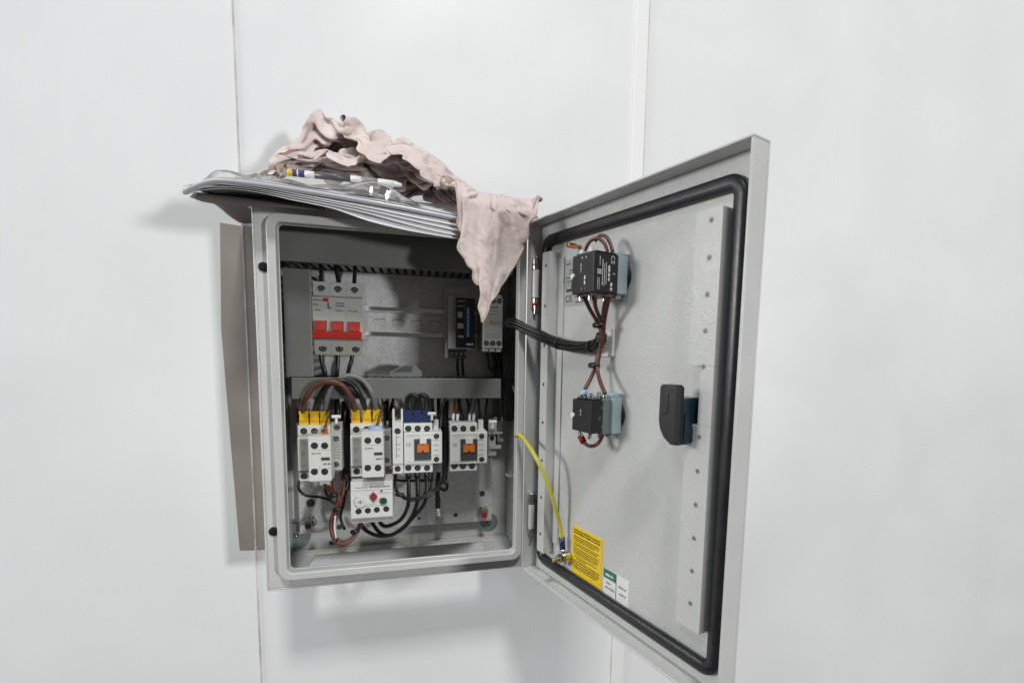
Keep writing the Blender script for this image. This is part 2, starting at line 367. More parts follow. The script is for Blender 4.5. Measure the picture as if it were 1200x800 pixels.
# silver rating plate
b = MB(); b.box(44, 86, 15.0, 15.4, 279, 322, m_plate2, D)
b.text('CE', (51, 14.8, 285), (1, 0, 0), (0, 0, 1), 9, m_ink, D)
b.prism([(47, 292), (56, 292), (56, 302), (47, 302)], 'y', 14.7, 14.95, m_ink, D); b.prism([(48, 294.4), (55, 294.4), (55, 301), (48, 301)], 'y', 14.5, 14.68, m_plate2, D); b.text('7', (51.5, 14.35, 297.7), (1, 0, 0), (0, 0, 1), 5, m_ink, D)
for a, z, l in ((46, 317, 6), (52, 311, 8), (52, 308, 8), (46, 304.5, 12), (64, 289, 8), (61, 286, 14), (65, 283, 9), (62, 281, 16)): b.greek((a, 14.8, z), (1, 0, 0), (0, 0, 1), l, 1.3, m_ink, D, rr)
b.build('rating_plate', door)
# adhesive cable mount
b = MB(); p = DW(714, 403, 14); b.box(p[0]-14, p[0]+6, 12.5, 15.3, p[2]-11, p[2]+13, m_pad, D); b.build('cable_mount', door, bevel=1)
# earth bolt of the door
p = DW(656, 654, 5); b = MB(); ub, zb = p[0], p[2]
b.cyl((ub, -3, zb), (0, 1, 0), 2.1, 18, m_brass, n=14, T=D); b.cyl((ub, 2.5, zb), (0, 1, 0), 4.4, 3.5, m_screw, n=6, T=D, smooth=False); b.cyl((ub, 6, zb), (0, 1, 0), 6.6, 1.2, m_chrome, n=24, T=D); b.cyl((ub, 9, zb), (0, 1, 0), 6.2, 6, m_chrome, n=24, T=D)
b.build('earth_bolt', door, bevel=.3)
# copper stud near the top corner
p = DW(676, 289, 13); b = MB(); b.cyl((p[0], 2.5, p[2]), (0, 1, 0), 2.3, 10, m_copper, n=16, T=D); b.cyl((p[0], 10, p[2]), (0, 1, 0), 1.7, 5, m_copper, n=12, T=D); b.build('weld_stud', door, bevel=.5)
# hinges
for z0, z1, ring_z in ((273, 331, 283), (31, 86, 72)):
    b = MB(); L = z1-z0; hu, hw = 3.2, 7.5
    Hc = lambda z, r, l, m: b.cyl((hu, hw, z), (0, 0, 1), r, l, m, n=20, T=D)
    Hc(z0, 1.5, L, m_chrome); Hc(z0+L*.28, 3.6, L*.48, m_paint); Hc(z0+L*.77, 3.7, L*.21, m_chrome); Hc(z0+L*.83, 3.9, L*.03, m_dk)
    Hc(z0+L*.17, 3.2, L*.10, m_chrome); Hc(ring_z-1.5, 3.5, 3, m_red)
    b.build('hinge', enc, bevel=.4)

# ------------------------------------------------------------------ mounting plate, rail, trunking
b = MB(); PY = 82.0
b.box(12, 228, PY, PY+2, 25, 345, m_galv)
for (px, py, r) in ((364, 589, 4.6), (398, 617, 3.2), (565, 578, 3.6), (534, 603, 2.6), (491, 607, 1.8)):
    p = I(px, py, PY); b.cyl((p.x, PY-.3, p.z), (0, 1, 0), r, .2, m_dk, n=18)
for k in range(9): p = I(553, 560+6*k, PY); b.box(p.x-3, p.x+3, PY-.25, PY-.05, p.z-.25, p.z+.25, m_grey)
tag(b.build('mounting_plate', bevel=.3), 'galvanised steel back plate inside the grey box carrying all the devices', 'mounting plate')
def slot(mb, x, z, l, h, y, m): mb.prism(rrect(x-l/2, x+l/2, z-h/2, z+h/2, h/2-.01, 5), 'y', y, y+.2, m)
def din(name, x0, x1, z0, z1, label, slots=True):
    b = MB(); t = 1.0
    b.box(x0, x1, PY-1.2, PY-.2, z0+4, z1-4, m_galv)
    for a, s_ in ((z0+4, -1), (z1-4, 1)):
        lo, hi = sorted((a, a+s_*t)); b.box(x0, x1, PY-11, PY-.2, lo, hi, m_galv)
        lo, hi = sorted((a+s_*t, a+s_*5)); b.box(x0, x1, PY-11, PY-10, lo, hi, m_chrome)
    if slots:
        x = x0+6
        while x < x1-6:
            slot(b, x, (z0+z1)/2, 13, 6.2, PY-1.3, m_dk); slot(b, x, (z0+z1)/2-.3, 12.2, 5.4, PY-1.6, m_galv); x += 20
    tag(b.build(name, bevel=.25), label, 'din rail')
zt = I(470, 362, PY-7).z; zb_ = I(470, 393, PY-7).z
din('din_rail', 34, 236, zb_, zt, 'slotted steel rail running from the red breaker to the black module')
din('din_rail', 22, 240, 127, 155, 'steel rail behind the row of white contactors under the grey trunking')
def duct(px_rect, y0, label, slots_side=None, extra=None):
    x0, x1, z0, z1 = px_rect; o = empty('cable_trunking', ((x0+x1)/2, (y0+PY)/2, z0), label, 'cable trunking', 'grey cable trunking in the box')
    b = MB(); b.box(x0, x1, y0, y0+2, z0, z1, m_duct)
    if x1-x0 > z1-z0: b.box(x0, x1, y0+2, y0+7, z0, z0+1.4, m_duct); b.box(x0, x1, y0+2, y0+7, z1-1.4, z1, m_duct)
    else: b.box(x0, x0+1.4, y0+2, y0+7, z0, z1, m_duct); b.box(x1-1.4, x1, y0+2, y0+7, z0, z1, m_duct)
    b.build('cover', o, bevel=.7)
    b = MB(); b.box(x0+1, x1-1, PY-1.6, PY-.2, z0+1, z1-1, m_duct)
    if x1-x0 > z1-z0:
        x = x0+1
        while x < x1-3:
            for z in (z0+1.6, z1-3.0): b.box(x, x+4.6, y0+3, PY-1.6, z, z+1.4, m_duct)
            x += 8.3
    else:
        z = z0+1
        while z < z1-3:
            for x in (x0+1.6, x1-3.0): b.box(x, x+1.4, y0+3, PY-1.6, z, z+4.6, m_duct)
            z += 8.3
    b.build('slotted_base', o)
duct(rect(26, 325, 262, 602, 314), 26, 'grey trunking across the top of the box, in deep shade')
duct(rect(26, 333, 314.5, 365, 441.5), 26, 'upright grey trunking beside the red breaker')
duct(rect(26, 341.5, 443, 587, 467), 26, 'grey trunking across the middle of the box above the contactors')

# ------------------------------------------------------------------ circuit breaker
def screw(mb, x, y, z, r, m=m_screw, dark=m_black, tilt=.6):
    mb.cyl((x, y-.15, z), (0, 1, 0), r*1.25, .5, dark, n=20)
    mb.cyl((x, y-.6, z-.08*r), (0, 1, 0), r*.86, .5, m, n=16)
    a = Vector((math.cos(tilt), 0, math.sin(tilt)))*r*.7; p = Vector((-a.z, 0, a.x)).normalized()*r*.17; c = Vector((x, y-.7, z-.08*r))
    mb.add([c-a-p, c+a-p, c+a+p, c-a+p], [(0, 1, 2, 3)], dark)
def at(px, py, y): p = I(px, py, y); return p.x, p.z
mcb = empty('circuit_breaker', (I(395, 416, 60).x, 60, I(395, 416, 60).z), 'three pole circuit breaker with red toggles at the upper left of the box', 'circuit breaker')
x0, x1, z0, z1 = rect(38, 366, 330, 425, 416); pw = (x1-x0)/3
Zp = lambda py, y=38: I(395, py, y).z
b = MB()
for k in range(3):
    a, c = x0+k*pw+.04, x0+(k+1)*pw-.04
    prof = [(74, z0), (44, z0), (43, Zp(399)), (37, Zp(397)), (37, Zp(349)), (43, Zp(346.5)), (44, z1), (74, z1)]
    b.prism(prof, 'x', a, c, m_white2)
b.build('housing', mcb, bevel=.25)
for k in range(3):
    xc = x0+(k+.5)*pw
    for py in (339.5, 408): 
        t = MB(); screw(t, xc, 43.6, I(395, py, 43.6).z, 3.0, tilt=.4+k); t.build('terminal_screw', mcb)
t = MB(); ya = 34.0
for k in range(3):
    xc = x0+(k+.5)*pw
    t.prism([(37, Zp(376)), (ya-1, Zp(377)), (ya-3.5, Zp(388)), (37, Zp(390))], 'x', xc-pw*.34, xc+pw*.34, m_red)
t.box(x0+.6, x1-.3, ya-5, ya+1, Zp(397), Zp(388.5), m_red); t.build('toggle_bar', mcb, bevel=.7)
t = MB()
for k in range(3): xc = x0+(k+1)*pw; (t.box(xc-2.2, xc+2.2, 36.4, 37, Zp(388), Zp(375.5), m_grey) if k < 2 else None)
t.greek((x0+1.5, 36.7, Zp(353)), (1, 0, 0), (0, 0, 1), 8, 1.2, m_ink); t.box(x0+10.5, x0+15.5, 36.6, 36.8, Zp(354), Zp(350), m_magenta)
t.box(x0+14.6, x0+15.6, 36.6, 36.8, Zp(362), Zp(355.5), m_ink); t.box(x0+15.6, x0+18, 36.6, 36.8, Zp(362), Zp(361), m_ink)
for xx, zz, l in ((1.5, 358.5, 4), (3, 364.5, 5), (22, 356, 8), (22, 359, 8), (22, 364.5, 6), (34, 364.5, 3), (38, 364.5, 4.5)): t.greek((x0+xx, 36.7, Zp(zz)), (1, 0, 0), (0, 0, 1), l, 1.1, m_ink)
t.build('front_marking', mcb)

# ------------------------------------------------------------------ contactors
def terminals(mb_list, parent, pxs, py, y, r=2.6):
    for i, px in enumerate(pxs):
        t = MB(); x, z = at(px, py, y); screw(t, x, y, z, r, tilt=.5+.7*i+px*.13); t.build('terminal_screw', parent)
def boots(parent, pxs, pt, pb, y, m, name):
    for px in pxs:
        t = MB(); x, zt = at(px, pt, y); zb = I(px, pb, y).z; h = zt-zb
        t.prism([(x-4.5, zt), (x-3.8, zt-h*.3), (x-4.2, zt-h*.62), (x-4.2, zb+2), (x-3.6, zb), (x+3.6, zb), (x+4.2, zb+2), (x+4.2, zt-h*.62), (x+3.8, zt-h*.3), (x+4.5, zt)], 'y', y-4, y+5, m)
        t.box(x-3.8, x+3.8, y-4.4, y-3.9, zt-h*.68, zt-h*.63, m_orange if m is m_yel else m_blue)
        t.build(name, parent, bevel=.5)
def strip_lines(t, x0, x1, z, n, y, m=m_inkg, h=.9, dz=2.4):
    for k in range(n): t.greek((x0, y, z-k*dz), (1, 0, 0), (0, 0, 1), x1-x0, h, m)

def head_contactor(ox, label):
    # ox: pixel offset of this copy's features; contactor with a stacked auxiliary head and a side block
    L = dict(ox)
    y = 30
    x0, x1, z0, z1 = rect(y, L['l'], L['t'], L['r'], L['b'])
    root = empty('contactor', ((x0+x1)/2, 55, z0), label, 'contactor', 'white contactors in a row under the trunking')
    zt2 = I(L['l'], L['t']+14, y).z; zb2 = I(L['l'], L['b']-11, y).z
    t = MB(); t.prism([(74, z0), (y+1, z0), (y+1, zb2), (y-1.5, zb2+1), (y-1.5, zt2-1), (y+1, zt2), (y+1, z1), (74, z1)], 'x', x0, x1, m_white)
    t.box(x0+1, x0+10, y-1.8, y-1.4, zb2+2, zt2-2, m_white2)
    strip_lines(t, x0+3, x0+8, (zt2-5), 2, y-2); strip_lines(t, x0+3.5, x0+7, (zt2+zb2)/2+2, 2, y-2); strip_lines(t, x0+3, x0+8, zb2+6, 1, y-2)
    t.build('housing', root, bevel=.8)
    terminals(None, root, L['ts'], L['t']+7, y+1); terminals(None, root, (L['l']+7,), L['b']-5.5, y+1)
    # auxiliary head
    y2 = 12; a0, a1, c0, c1 = rect(y2, L['al'], L['at'], L['ar'], L['ab'])
    t = MB(); t.box(a0, a1, y2, y-1.6, c0, c1, m_white); t.box(a0+1, a1-.6, y2+4, y2+5, c0-.5, c0, m_white)
    zc = lambda py: I(L['al'], py, y2).z
    t.greek((a0+3, y2-.25, zc(L['at']+21)), (1, 0, 0), (0, 0, 1), 8, 1.4, m_inkg); t.greek((a0+3, y2-.25, zc(L['at']+16.5)), (1, 0, 0), (0, 0, 1), 18, .35, m_inkg); t.greek((a0+13, y2-.25, zc(L['at']+34)), (1, 0, 0), (0, 0, 1), 7, 1.8, m_inkg)
    t.greek((a0+3, y2-.25, zc(L['ab']-14)), (1, 0, 0), (0, 0, 1), 18, .35, m_inkg)
    t.box(a1-9, a1-1, y2-.8, y2+.2, zc(L['at']+28.5), zc(L['at']+25.2), m_dk)
    hd = t.build('auxiliary_head', root, bevel=.7)
    for px, py in ((L['al']+7, L['at']+11), (L['al']+19, L['at']+11), (L['al']+7, L['ab']-11), (L['al']+19, L['ab']-11)):
        t = MB(); x, z = at(px, py, y2); screw(t, x, y2, z, 2.6, tilt=px*.37+py); t.build('terminal_screw', hd)
    # side block
    y3 = L.get('sy', 33); d0, d1, e0, e1 = rect(y3, L['r']+.6, L['st'], L['sr'], L['sb'])
    t = MB(); t.prism([(74, e0), (y3, e0), (y3, e1-9), (y3+5, e1-8), (y3+5, e1), (74, e1)], 'x', d0, d1, L.get('sm', m_white2)); strip_lines(t, d0+1.5, d1-1.5, e1-19, 7, y3-.3, dz=3.0); 
    sd = t.build('side_contact_block', root, bevel=.6)
    for k, py in enumerate((L['st']+7, L['st']+19, L['sb']-7)):
        t = MB(); x, z = at((L['r']+L['sr'])/2, py, y3); screw(t, x, y3+(5 if k == 0 else 0), z, 2.3, tilt=k+.3); t.build('terminal_screw', sd)
    boots(root, L['ys'], L['t']-17, L['t']+.5, y+8, m_yel, 'yellow_terminal_boot')
    return root
c1 = head_contactor(dict(l=349.5, r=387, t=498, b=563, ts=(356, 368.5, 380.5), al=361.5, ar=388, at=511, ab=563.5, st=495, sb=551, sr=400.5, ys=(356.5, 369, 381)), 'contactor nearest the left side of the box, with yellow terminal boots and copper tipped wire')
c2 = head_contactor(dict(l=411, r=448, t=496, b=557.5, ts=(417.5, 429.5, 441), al=424, ar=449.5, at=505, ab=559, st=494, sb=546, sr=458.5, sy=40, sm=m_grey, ys=(417, 430, 442)), 'contactor with yellow terminal boots and pale blue ring, directly above the overload relay')

def logo_contactor(L, label, cable_side):
    y = 24
    x0, x1, z0, z1 = rect(y, L['l'], 496, L['r'], L['b'])
    xm = I(L['m'], 520, y).x
    root = empty('contactor', ((x0+x1)/2, 55, z0), label, 'contactor', 'white contactors in a row under the trunking')
    Zy = lambda py: I((L['l']+L['r'])/2, py, y).z
    zT, zB = Zy(506), Zy(543)
    t = MB(); t.box(x0, xm, y+2, 74, Zy(L['b']), zB-.2, m_white); t.box(x0, xm, y+2, 74, zT+.2, Zy(496), m_white)
    t.box(x0+.3, x1, y-1, 74, zB, zT, m_white)
    t.greek((x0+3, y-1.3, zT-3.5), (1, 0, 0), (0, 0, 1), 28, .4, m_inkg); t.greek((x0+3, y-1.3, zB+2.5), (1, 0, 0), (0, 0, 1), 28, .4, m_inkg)
    t.text('CE', (x0+5, y-1.3, (zT+zB)/2+4), (1, 0, 0), (0, 0, 1), 4.5, m_inkg)
    for k in range(4): t.greek((x1-9, y-1.3, zT-9-k*5.5), (1, 0, 0), (0, 0, 1), 5, .8, m_inkg)
    t.build('housing', root, bevel=.8)
    w0, w1, v0, v1 = rect(y-1.5, L['w'], 514, L['w']+20, 539)
    t = MB(); t.box(w0, w1, y-2.2, y-1, v0, v1, m_dk); t.build('indicator_window', root, bevel=.5)
    t = MB(); t.box(w0+5.5, w1-5.0, y-4.2, y-2, v1-5, v1+1.5, m_white); t.build('slider_tab', root, bevel=.4)
    # orange badge: two blocks joined under a notch
    c = (w0+w1)/2; zc = (v0+v1)/2+1.5; t = MB()
    t.prism([(c-6, zc-4), (c-1.3, zc-4), (c, zc-1.2), (c+1.3, zc-4), (c+6, zc-4), (c+6, zc+3.6), (c+5, zc+4.6), (c+1.6, zc+4.6), (c, zc+3.2), (c-1.6, zc+4.6), (c-5, zc+4.6), (c-6, zc+3.6)], 'y', y-3.8, y-2.1, m_orange)
    t.build('orange_badge', root)
    terminals(None, root, L['ts'], 502, y+2); terminals(None, root, L['bs'], L['b']-6, y+2)
    t = MB(); x, z = at(L['r']-6.5, 511, y-1); screw(t, x, y-1, z, 2.3); t.build('terminal_screw', root)
    t = MB(); x, z = at(L['r']-6.5, 538, y-1); screw(t, x, y-1, z, 2.3, tilt=1.2); t.build('terminal_screw', root)
    # raised terminal tower on the right
    a0, a1, e0, e1 = rect(y+14, L['m']+1, 492, L['m']+7, 506); t = MB(); t.box(a0, a1, y+14, 70, e0-4, e1, m_white); t.build('coil_terminal', root, bevel=.5)
    return root
c3 = logo_contactor(dict(l=473, r=518, m=507, b=554, w=485.5, ts=(478.5, 489.5, 500.5), bs=(478.5, 489.5, 500.5)), 'contactor with orange badge in a dark window and blue terminal boots, third from the left', 0)
c4 = logo_contactor(dict(l=527, r=571, m=559.5, b=552, w=539.5, ts=(532.5, 543, 554), bs=(532.5, 542.5, 553)), 'contactor with orange badge, rightmost of the row, with bare metal tipped wires above', 0)
boots(c3, (478, 489, 499.5), 480, 496, 34, m_blue, 'blue_terminal_boot')
# slim block at the left of contactor three
y = 22; x0, x1, z0, z1 = rect(y, 460, 494, 472.3, 543); t = MB(); t.box(x0, x1, y, 74, z0, z1, m_white)
zA = I(466, 555, y).z; zC = I(466, 480, y).z
t.box(x0, x1, y+2, 74, zA, z0-.3, m_white); t.box(x0, x0+2, y+4, 60, z1, zC, m_white); t.box(x1-2, x1, y+4, 60, z1, zC, m_white)
for k, (a, c) in enumerate(((0, .9), (.22, .45), (.45, .55), (.78, .9))): pass
xm = (x0+x1)/2
t.box(x0+3.5, x0+4.1, y-.3, y, z0+6, z1-14, m_inkg)
for f in (.12, .3, .45, .66, .86): t.box(x0+3.5, x1-2.5-3*(f % .2), y-.3, y, z0+(z1-z0)*f*.82+4, z0+(z1-z0)*f*.82+4.5, m_inkg)
sb = t.build('auxiliary_contact', c3, bevel=.6)
for px, py, yy in ((466, 505, y), (466, 549, y+2), (464, 490, y+14)):
    t = MB(); x, z = at(px, py, yy); screw(t, x, yy, z, 2.5, tilt=py); t.build('terminal_screw', sb)
# slim dark terminal at the right of contactor four
y = 40; x0, x1, z0, z1 = rect(y, 572.5, 492, 582, 534); t = MB(); t.box(x0, x1, y, 74, z0, z1, m_grey); t.box(x0+1, x1+5, y-3, y, (z0+z1)/2-12, (z0+z1)/2-8, m_grey); t.box(x0, x1+6, y-3, y, (z0+z1)/2+5, (z0+z1)/2+7, m_grey)
t.cyl((x0+4, y-1, (z0+z1)/2), (0, 1, 0), 2.5, 1, m_black); t.build('surge_suppressor', c4, bevel=.5)

# ------------------------------------------------------------------ overload relay
y = 20; x0, x1, z0, z1 = rect(y, 411, 564, 460, 606)
olr = empty('overload_relay', ((x0+x1)/2, 50, z0-6), 'white overload relay with crimson and green knobs below the contactors', 'overload relay')
Zy = lambda py: I(436, py, y).z; Xy = lambda px: I(px, 588, y).x
t = MB(); t.box(x0, x1, y, 72, z0, Zy(574.5), m_white); t.box(x0, x1, y+1.5, 72, Zy(574), z1, m_white); t.box(x0+.6, x1-2, y+4, 70, Zy(613), z0-.2, m_white2)
t.greek((x0+4, y+1.3, Zy(571.5)), (1, 0, 0), (0, 0, 1), 12, 1.0, m_inkg); t.greek((x0+18, y+1.3, Zy(571.5)), (1, 0, 0), (0, 0, 1), 20, 1.6, m_inkg)
for px, py, l in ((416, 581, 9), (443, 578, 12), (432, 590.5, 6), (416, 592.5, 28)): t.greek((Xy(px), y-.2, Zy(py)), (1, 0, 0), (0, 0, 1), l, .5, m_inkg)
t.box(Xy(446), Xy(448.5), y-.3, y, Zy(576.5), Zy(574.6), m_black)
t.build('housing', olr, bevel=.8)
t = MB(); t.cyl((Xy(422.5), y-2, Zy(586.5)), (0, 1, 0), 5.6, 2.2, m_white, n=28); t.box(Xy(422.5)-3, Xy(422.5)+3, y-2.4, y-2, Zy(586.5)-.4, Zy(586.5)+.4, m_inkg); t.box(Xy(422.5)-.4, Xy(422.5)+.4, y-2.4, y-2, Zy(586.5)-2.5, Zy(586.5)+2.5, m_inkg); t.build('setting_dial', olr, bevel=.4)
t = MB(); t.cyl((Xy(438), y-2.4, Zy(581.5)), (0, 1, 0), 3.6, 2.6, m_magenta, n=20); t.box(Xy(438)-.7, Xy(438)+.7, y-2.6, y, Zy(581.5)-5, Zy(581.5)+5, m_dk); t.build('stop_knob', olr, bevel=.4)
t = MB(); t.cyl((Xy(449.5), y-2.4, Zy(587)), (0, 1, 0), 3.6, 2.6, m_dgreen, n=20); t.build('reset_knob', olr, bevel=.4)
for i, px in enumerate((420, 431, 441.5, 452.5)):
    t = MB(); screw(t, Xy(px), y, Zy(597.5-.03*(px-436)), 2.4, tilt=i*.5); t.build('terminal_screw', olr)

# ------------------------------------------------------------------ modules at the upper right
md = empty('timer_module', (I(535, 420, 50).x, 50, I(535, 420, 50).z), 'grey and black electronic module with a blue switch strip, half behind the hanging rag', 'relay module')
x0, x1, z0, z1 = rect(44, 521.5, 338, 549, 420); t = MB(); t.box(x0, x1, 44, 74, z0, z1, m_grey)
a0, a1, e0, e1 = rect(34, 525, 347, 536, 409); t.box(a0, x1+2, 34, 44, e0, e1, m_grey); t.build('housing', md, bevel=.8)
x0, x1, z0, z1 = rect(30, 534.5, 349, 556.5, 407); t = MB(); t.box(x0, x1, 30, 34, z0, z1, m_black)
h = z1-z0
for f, l in ((.92, 8), (.82, 8)): t.greek((x0+1.5, 29.8, z0+h*f), (1, 0, 0), (0, 0, 1), l, 1.4, m_grey)
t.box(x0+1.5, x0+7, 29.6, 30, z0+h*.6, z0+h*.72, m_grey); t.box(x0+1.5, x0+8, 29.6, 30, z0+h*.38, z0+h*.49, m_grey); t.greek((x0+2, 29.8, z0+h*.2), (1, 0, 0), (0, 0, 1), 6, 3, m_grey); t.greek((x1-9, 29.8, z0+h*.05), (1, 0, 0), (0, 0, 1), 7, 2, m_wprint)
t.build('front_panel', md, bevel=.5)
x0, x1, z0, z1 = rect(27, 544.5, 360, 551.5, 395); t = MB(); t.box(x0, x1, 27, 30, z0, z1, m_blue); 
for k in range(12): zc = z0+(k+.5)*(z1-z0)/12; t.box(x0+2.5, x0+4.6, 26.4, 27, zc-.85, zc+.85, m_lblue)
t.build('blue_switch_strip', md, bevel=.3)
x0, x1, z0, z1 = rect(40, 526, 408.5, 547, 420); t = MB(); t.box(x0, x1, 40, 44, z0, z1, m_dk)
for k in range(4): t.cyl((x0+3+k*5, 39.6, (z0+z1)/2), (0, 1, 0), 1.5, .6, m_screw, n=10)
t.build('terminal_strip', md, bevel=.4)
# white relay with a deep left side
wr = empty('phase_relay', (I(575, 412, 50).x, 50, I(575, 412, 50).z), 'white monitoring relay with small yellow lamp beside the tip of the hanging rag', 'relay module')
x0, x1, z0, z1 = rect(22, 566.5, 345, 589, 411); t = MB(); t.box(x0, x1, 22, 74, z0+3, z1-3, m_white); n3 = (x1-x0)/3
for k in range(3):
    t.box(x0+k*n3+.5, x0+(k+1)*n3-.9, 24, 70, z0-1, z0+3, m_white); t.box(x0+k*n3+.5, x0+(k+1)*n3-.9, 24, 70, z1-3, z1, m_white)
for k in range(3): t.greek((x0+2.5, 21.8, z1-14-k*3.4), (1, 0, 0), (0, 0, 1), 13, .8+.5*(k == 0), m_ink if k == 0 else m_inkg)
for k in range(2): t.greek((x0+3, 21.8, z0+17-k*3), (1, 0, 0), (0, 0, 1), 15, .6, m_inkg)
t.build('housing', wr, bevel=.6)
for k in range(3):
    for zc in (z1-6.5, z0+8):
        t = MB(); screw(t, x0+(k+.5)*n3-.2, 22, zc, 2.2, tilt=k*.8); t.build('terminal_screw', wr)
t = MB(); xx, zz = at(575, 377.5, 21); t.cyl((xx, 20.5, zz), (0, 1, 0), 2.0, 1.6, m_yel, n=16); t.cyl((xx-.2, 20.2, zz), (0, 1, 0), .9, .4, m_brass, n=12); t.build('indicator_lamp', wr)

# loose grey clip on the trunking
p = I(457, 440, 40); q = I(495, 440, 40); t = MB()
zc = I(475, 441.5, 34).z
t.prism([(p.x, zc), (q.x-1, zc), (q.x, zc+5), (q.x-7, zc+12), (p.x+16, zc+13), (p.x, zc+5)], 'y', 34, 52, m_duct); t.prism([(p.x+3, zc+5.5), (p.x+16, zc+12), (p.x+24, zc+12), (p.x+22, zc+5.5)], 'y', 33.4, 34.2, m_dk)
tag(t.build('plastic_clip', bevel=.8), 'loose grey plastic clip lying on the trunking in the middle of the box', 'clip')

# ------------------------------------------------------------------ wires inside the box
def wire(name, pts, r, m, label, group=None, k=7, extra=None):
    b = MB(); b.tube(spline(pts, k), r, m, n=10)
    o = tag(b.build(name), label, 'wire', group)
    return o
def P(*a): return [I(px, py, y) for px, py, y in a]
for n, (pts, w) in enumerate(((((376, 334, 48), (376.5, 320, 52), (377, 300, 56)), 'left'), (((398, 334, 48), (395, 322, 52), (390, 300, 56)), 'middle'), (((415, 334, 48), (416, 320, 52), (418, 300, 56)), 'right'))):
    wire('supply_wire', P(*pts), 2.0, m_wire, 'black wire entering the %s pole at the top of the red breaker' % w, 'black wires above the breaker')
for n, (pts, w) in enumerate(((((376, 414, 50), (377, 424, 50), (381, 436, 50), (381, 450, 54)), 'left'), (((396, 414, 50), (396, 424, 50), (395, 436, 50), (393, 450, 54)), 'middle'), (((413, 414, 50), (412, 422, 50), (409, 432, 50), (406, 448, 54)), 'right'))):
    wire('outgoing_wire', P(*pts), 2.1, m_wire, 'black wire leaving the %s pole at the bottom of the red breaker' % w, 'black wires below the breaker')
wire('looping_wire', P((355, 482, 36), (358, 468, 20), (370, 452, 14), (389, 447, 10), (403, 453, 12), (413, 469, 19), (416, 481, 37)), 2.7, m_brown, 'thick brown wire arching between the yellow boots of the two left contactors')
wire('looping_wire', P((369, 481, 38), (373, 468, 22), (382, 453, 18), (395, 446, 16), (411, 449, 17), (422, 463, 20), (428.5, 481, 38)), 2.6, m_wire, 'thick black wire arching behind the brown one over the trunking')
wire('looping_wire', P((381, 481, 38), (383, 467, 23), (388, 453, 22), (398, 444, 21), (411, 440, 20), (426, 446, 20), (436, 461, 21), (441, 481, 38)), 2.6, m_gwire, 'thick grey wire arching behind the black and brown ones')
wire('side_wire', P((349, 495, 52), (348, 480, 54), (350, 466, 58)), 2.6, m_brown, 'brown wire behind the leftmost yellow boot')
wire('control_wire', P((387, 474, 40), (385, 484, 30), (382, 496, 26), (380.5, 504, 26)), 1.3, m_brown, 'thin brown wire with copper tip in front of the left contactor')
p = I(380.5, 505.5, 25); b = MB(); b.cyl((p.x, 24.6, p.z), (0, 1, 0), 3.4, 3, m_copper, n=16); b.cyl((p.x, 23.6, p.z-.3), (0, 1, 0), 2.0, 2, m_copper, n=12); tag(b.build('copper_lug', bevel=.4), 'copper lug on the third top terminal of the left contactor', 'lug')
wire('control_wire', P((450, 474, 40), (446, 484, 30), (443, 494, 27), (441, 502, 27)), 1.3, m_brown, 'thin brown wire ending at the pale blue ring')
p = I(441, 502, 26); b = MB(); b.tube([(p.x-7, 25, p.z), (p.x-2, 24.4, p.z+.4), (p.x+2, 24.4, p.z+.4), (p.x+6, 25, p.z)], [2.2, 2.8, 2.8, 2.2], m_lblue, n=12); b.cyl((p.x-.5, 22, p.z+.3), (0, 1, 0), 1.3, 1, m_wprint); tag(b.build('blue_ferrule'), 'pale blue crimp sleeve on the second contactor', 'crimp sleeve')
# blue booted arches over contactor three
for a, c, w in ((477, 492, 'left'), (489, 503, 'right')):
    wire('jumper_wire', P((a, 484, 36), (a, 470, 26), ((a+c)/2, 462.5, 22), (c, 470, 26), (c, 484, 36)), 2.5, m_wire, 'short black jumper arch above the blue boots, %s one' % w)
# dark wires in the gap under the trunking
rw = random.Random(11)
spots = [(390, 'behind the yellow boots of the left contactor'), (396, 'above the side block of the left contactor'), (404, 'in the gap between the two left contactors'), (451, 'right of the second contactor boots'), (457, 'above the slim terminal block'), (463, 'into the slim block prongs'), (508, 'right of the blue boots'), (514, 'above the third contactor corner'), (521, 'in the gap between the badge contactors'), (549, 'over the fourth contactor centre'), (562, 'over the fourth contactor right corner'), (569, 'beside the slim dark terminal')]
for px, where in spots:
    j = rw.uniform(-5, 5)
    wire('black_wire', P((px+j, 460, 50), (px+j*.6, 472, 46+rw.uniform(-4, 4)), (px, 484, 44), (px+rw.uniform(-1, 1), 500, 46)), rw.uniform(1.3, 1.9), m_wire, 'black wire dropping from the trunking %s' % where, 'black wires under the trunking')
# ferruled wires over contactor four
for px, m, mm, w in ((531, m_orange, m_wprint, 'orange'), (536, m_brown, m_wprint, 'brown'), (550, m_gwire, m_wprint, 'grey, left of its twin,'), (555, m_gwire, m_wprint, 'grey, right of its twin,')):
    o = wire('ferruled_wire', P((px+4, 462, 48), (px+2.5, 472, 44), (px+.5, 484, 40), (px, 492, 38)), 1.2, m, 'thin %s wire with white sleeve above the fourth contactor' % w)
    b = MB(); b.tube(P((px+.4, 485, 39.8), (px, 494, 37.6)), 1.6, mm, n=10); b.build('white_sleeve', o)
for px, pt, w in ((394, 486, 'left'), (506, 482.5, 'third'), (577.5, 492.5, 'rightmost')):
    p = I(px, pt+2, 30); b = MB(); b.cyl((p.x-4.2, 30, p.z), (1, 0, 0), 1.9, 8.4, m_wprint, n=12); b.cyl((p.x, 30, p.z-7), (0, 0, 1), 1.4, 6, m_wprint, n=10)
    tag(b.build('wire_marker', bevel=.2), 'small white wire marker above the %s contactor' % w, 'wire marker', 'white wire markers')
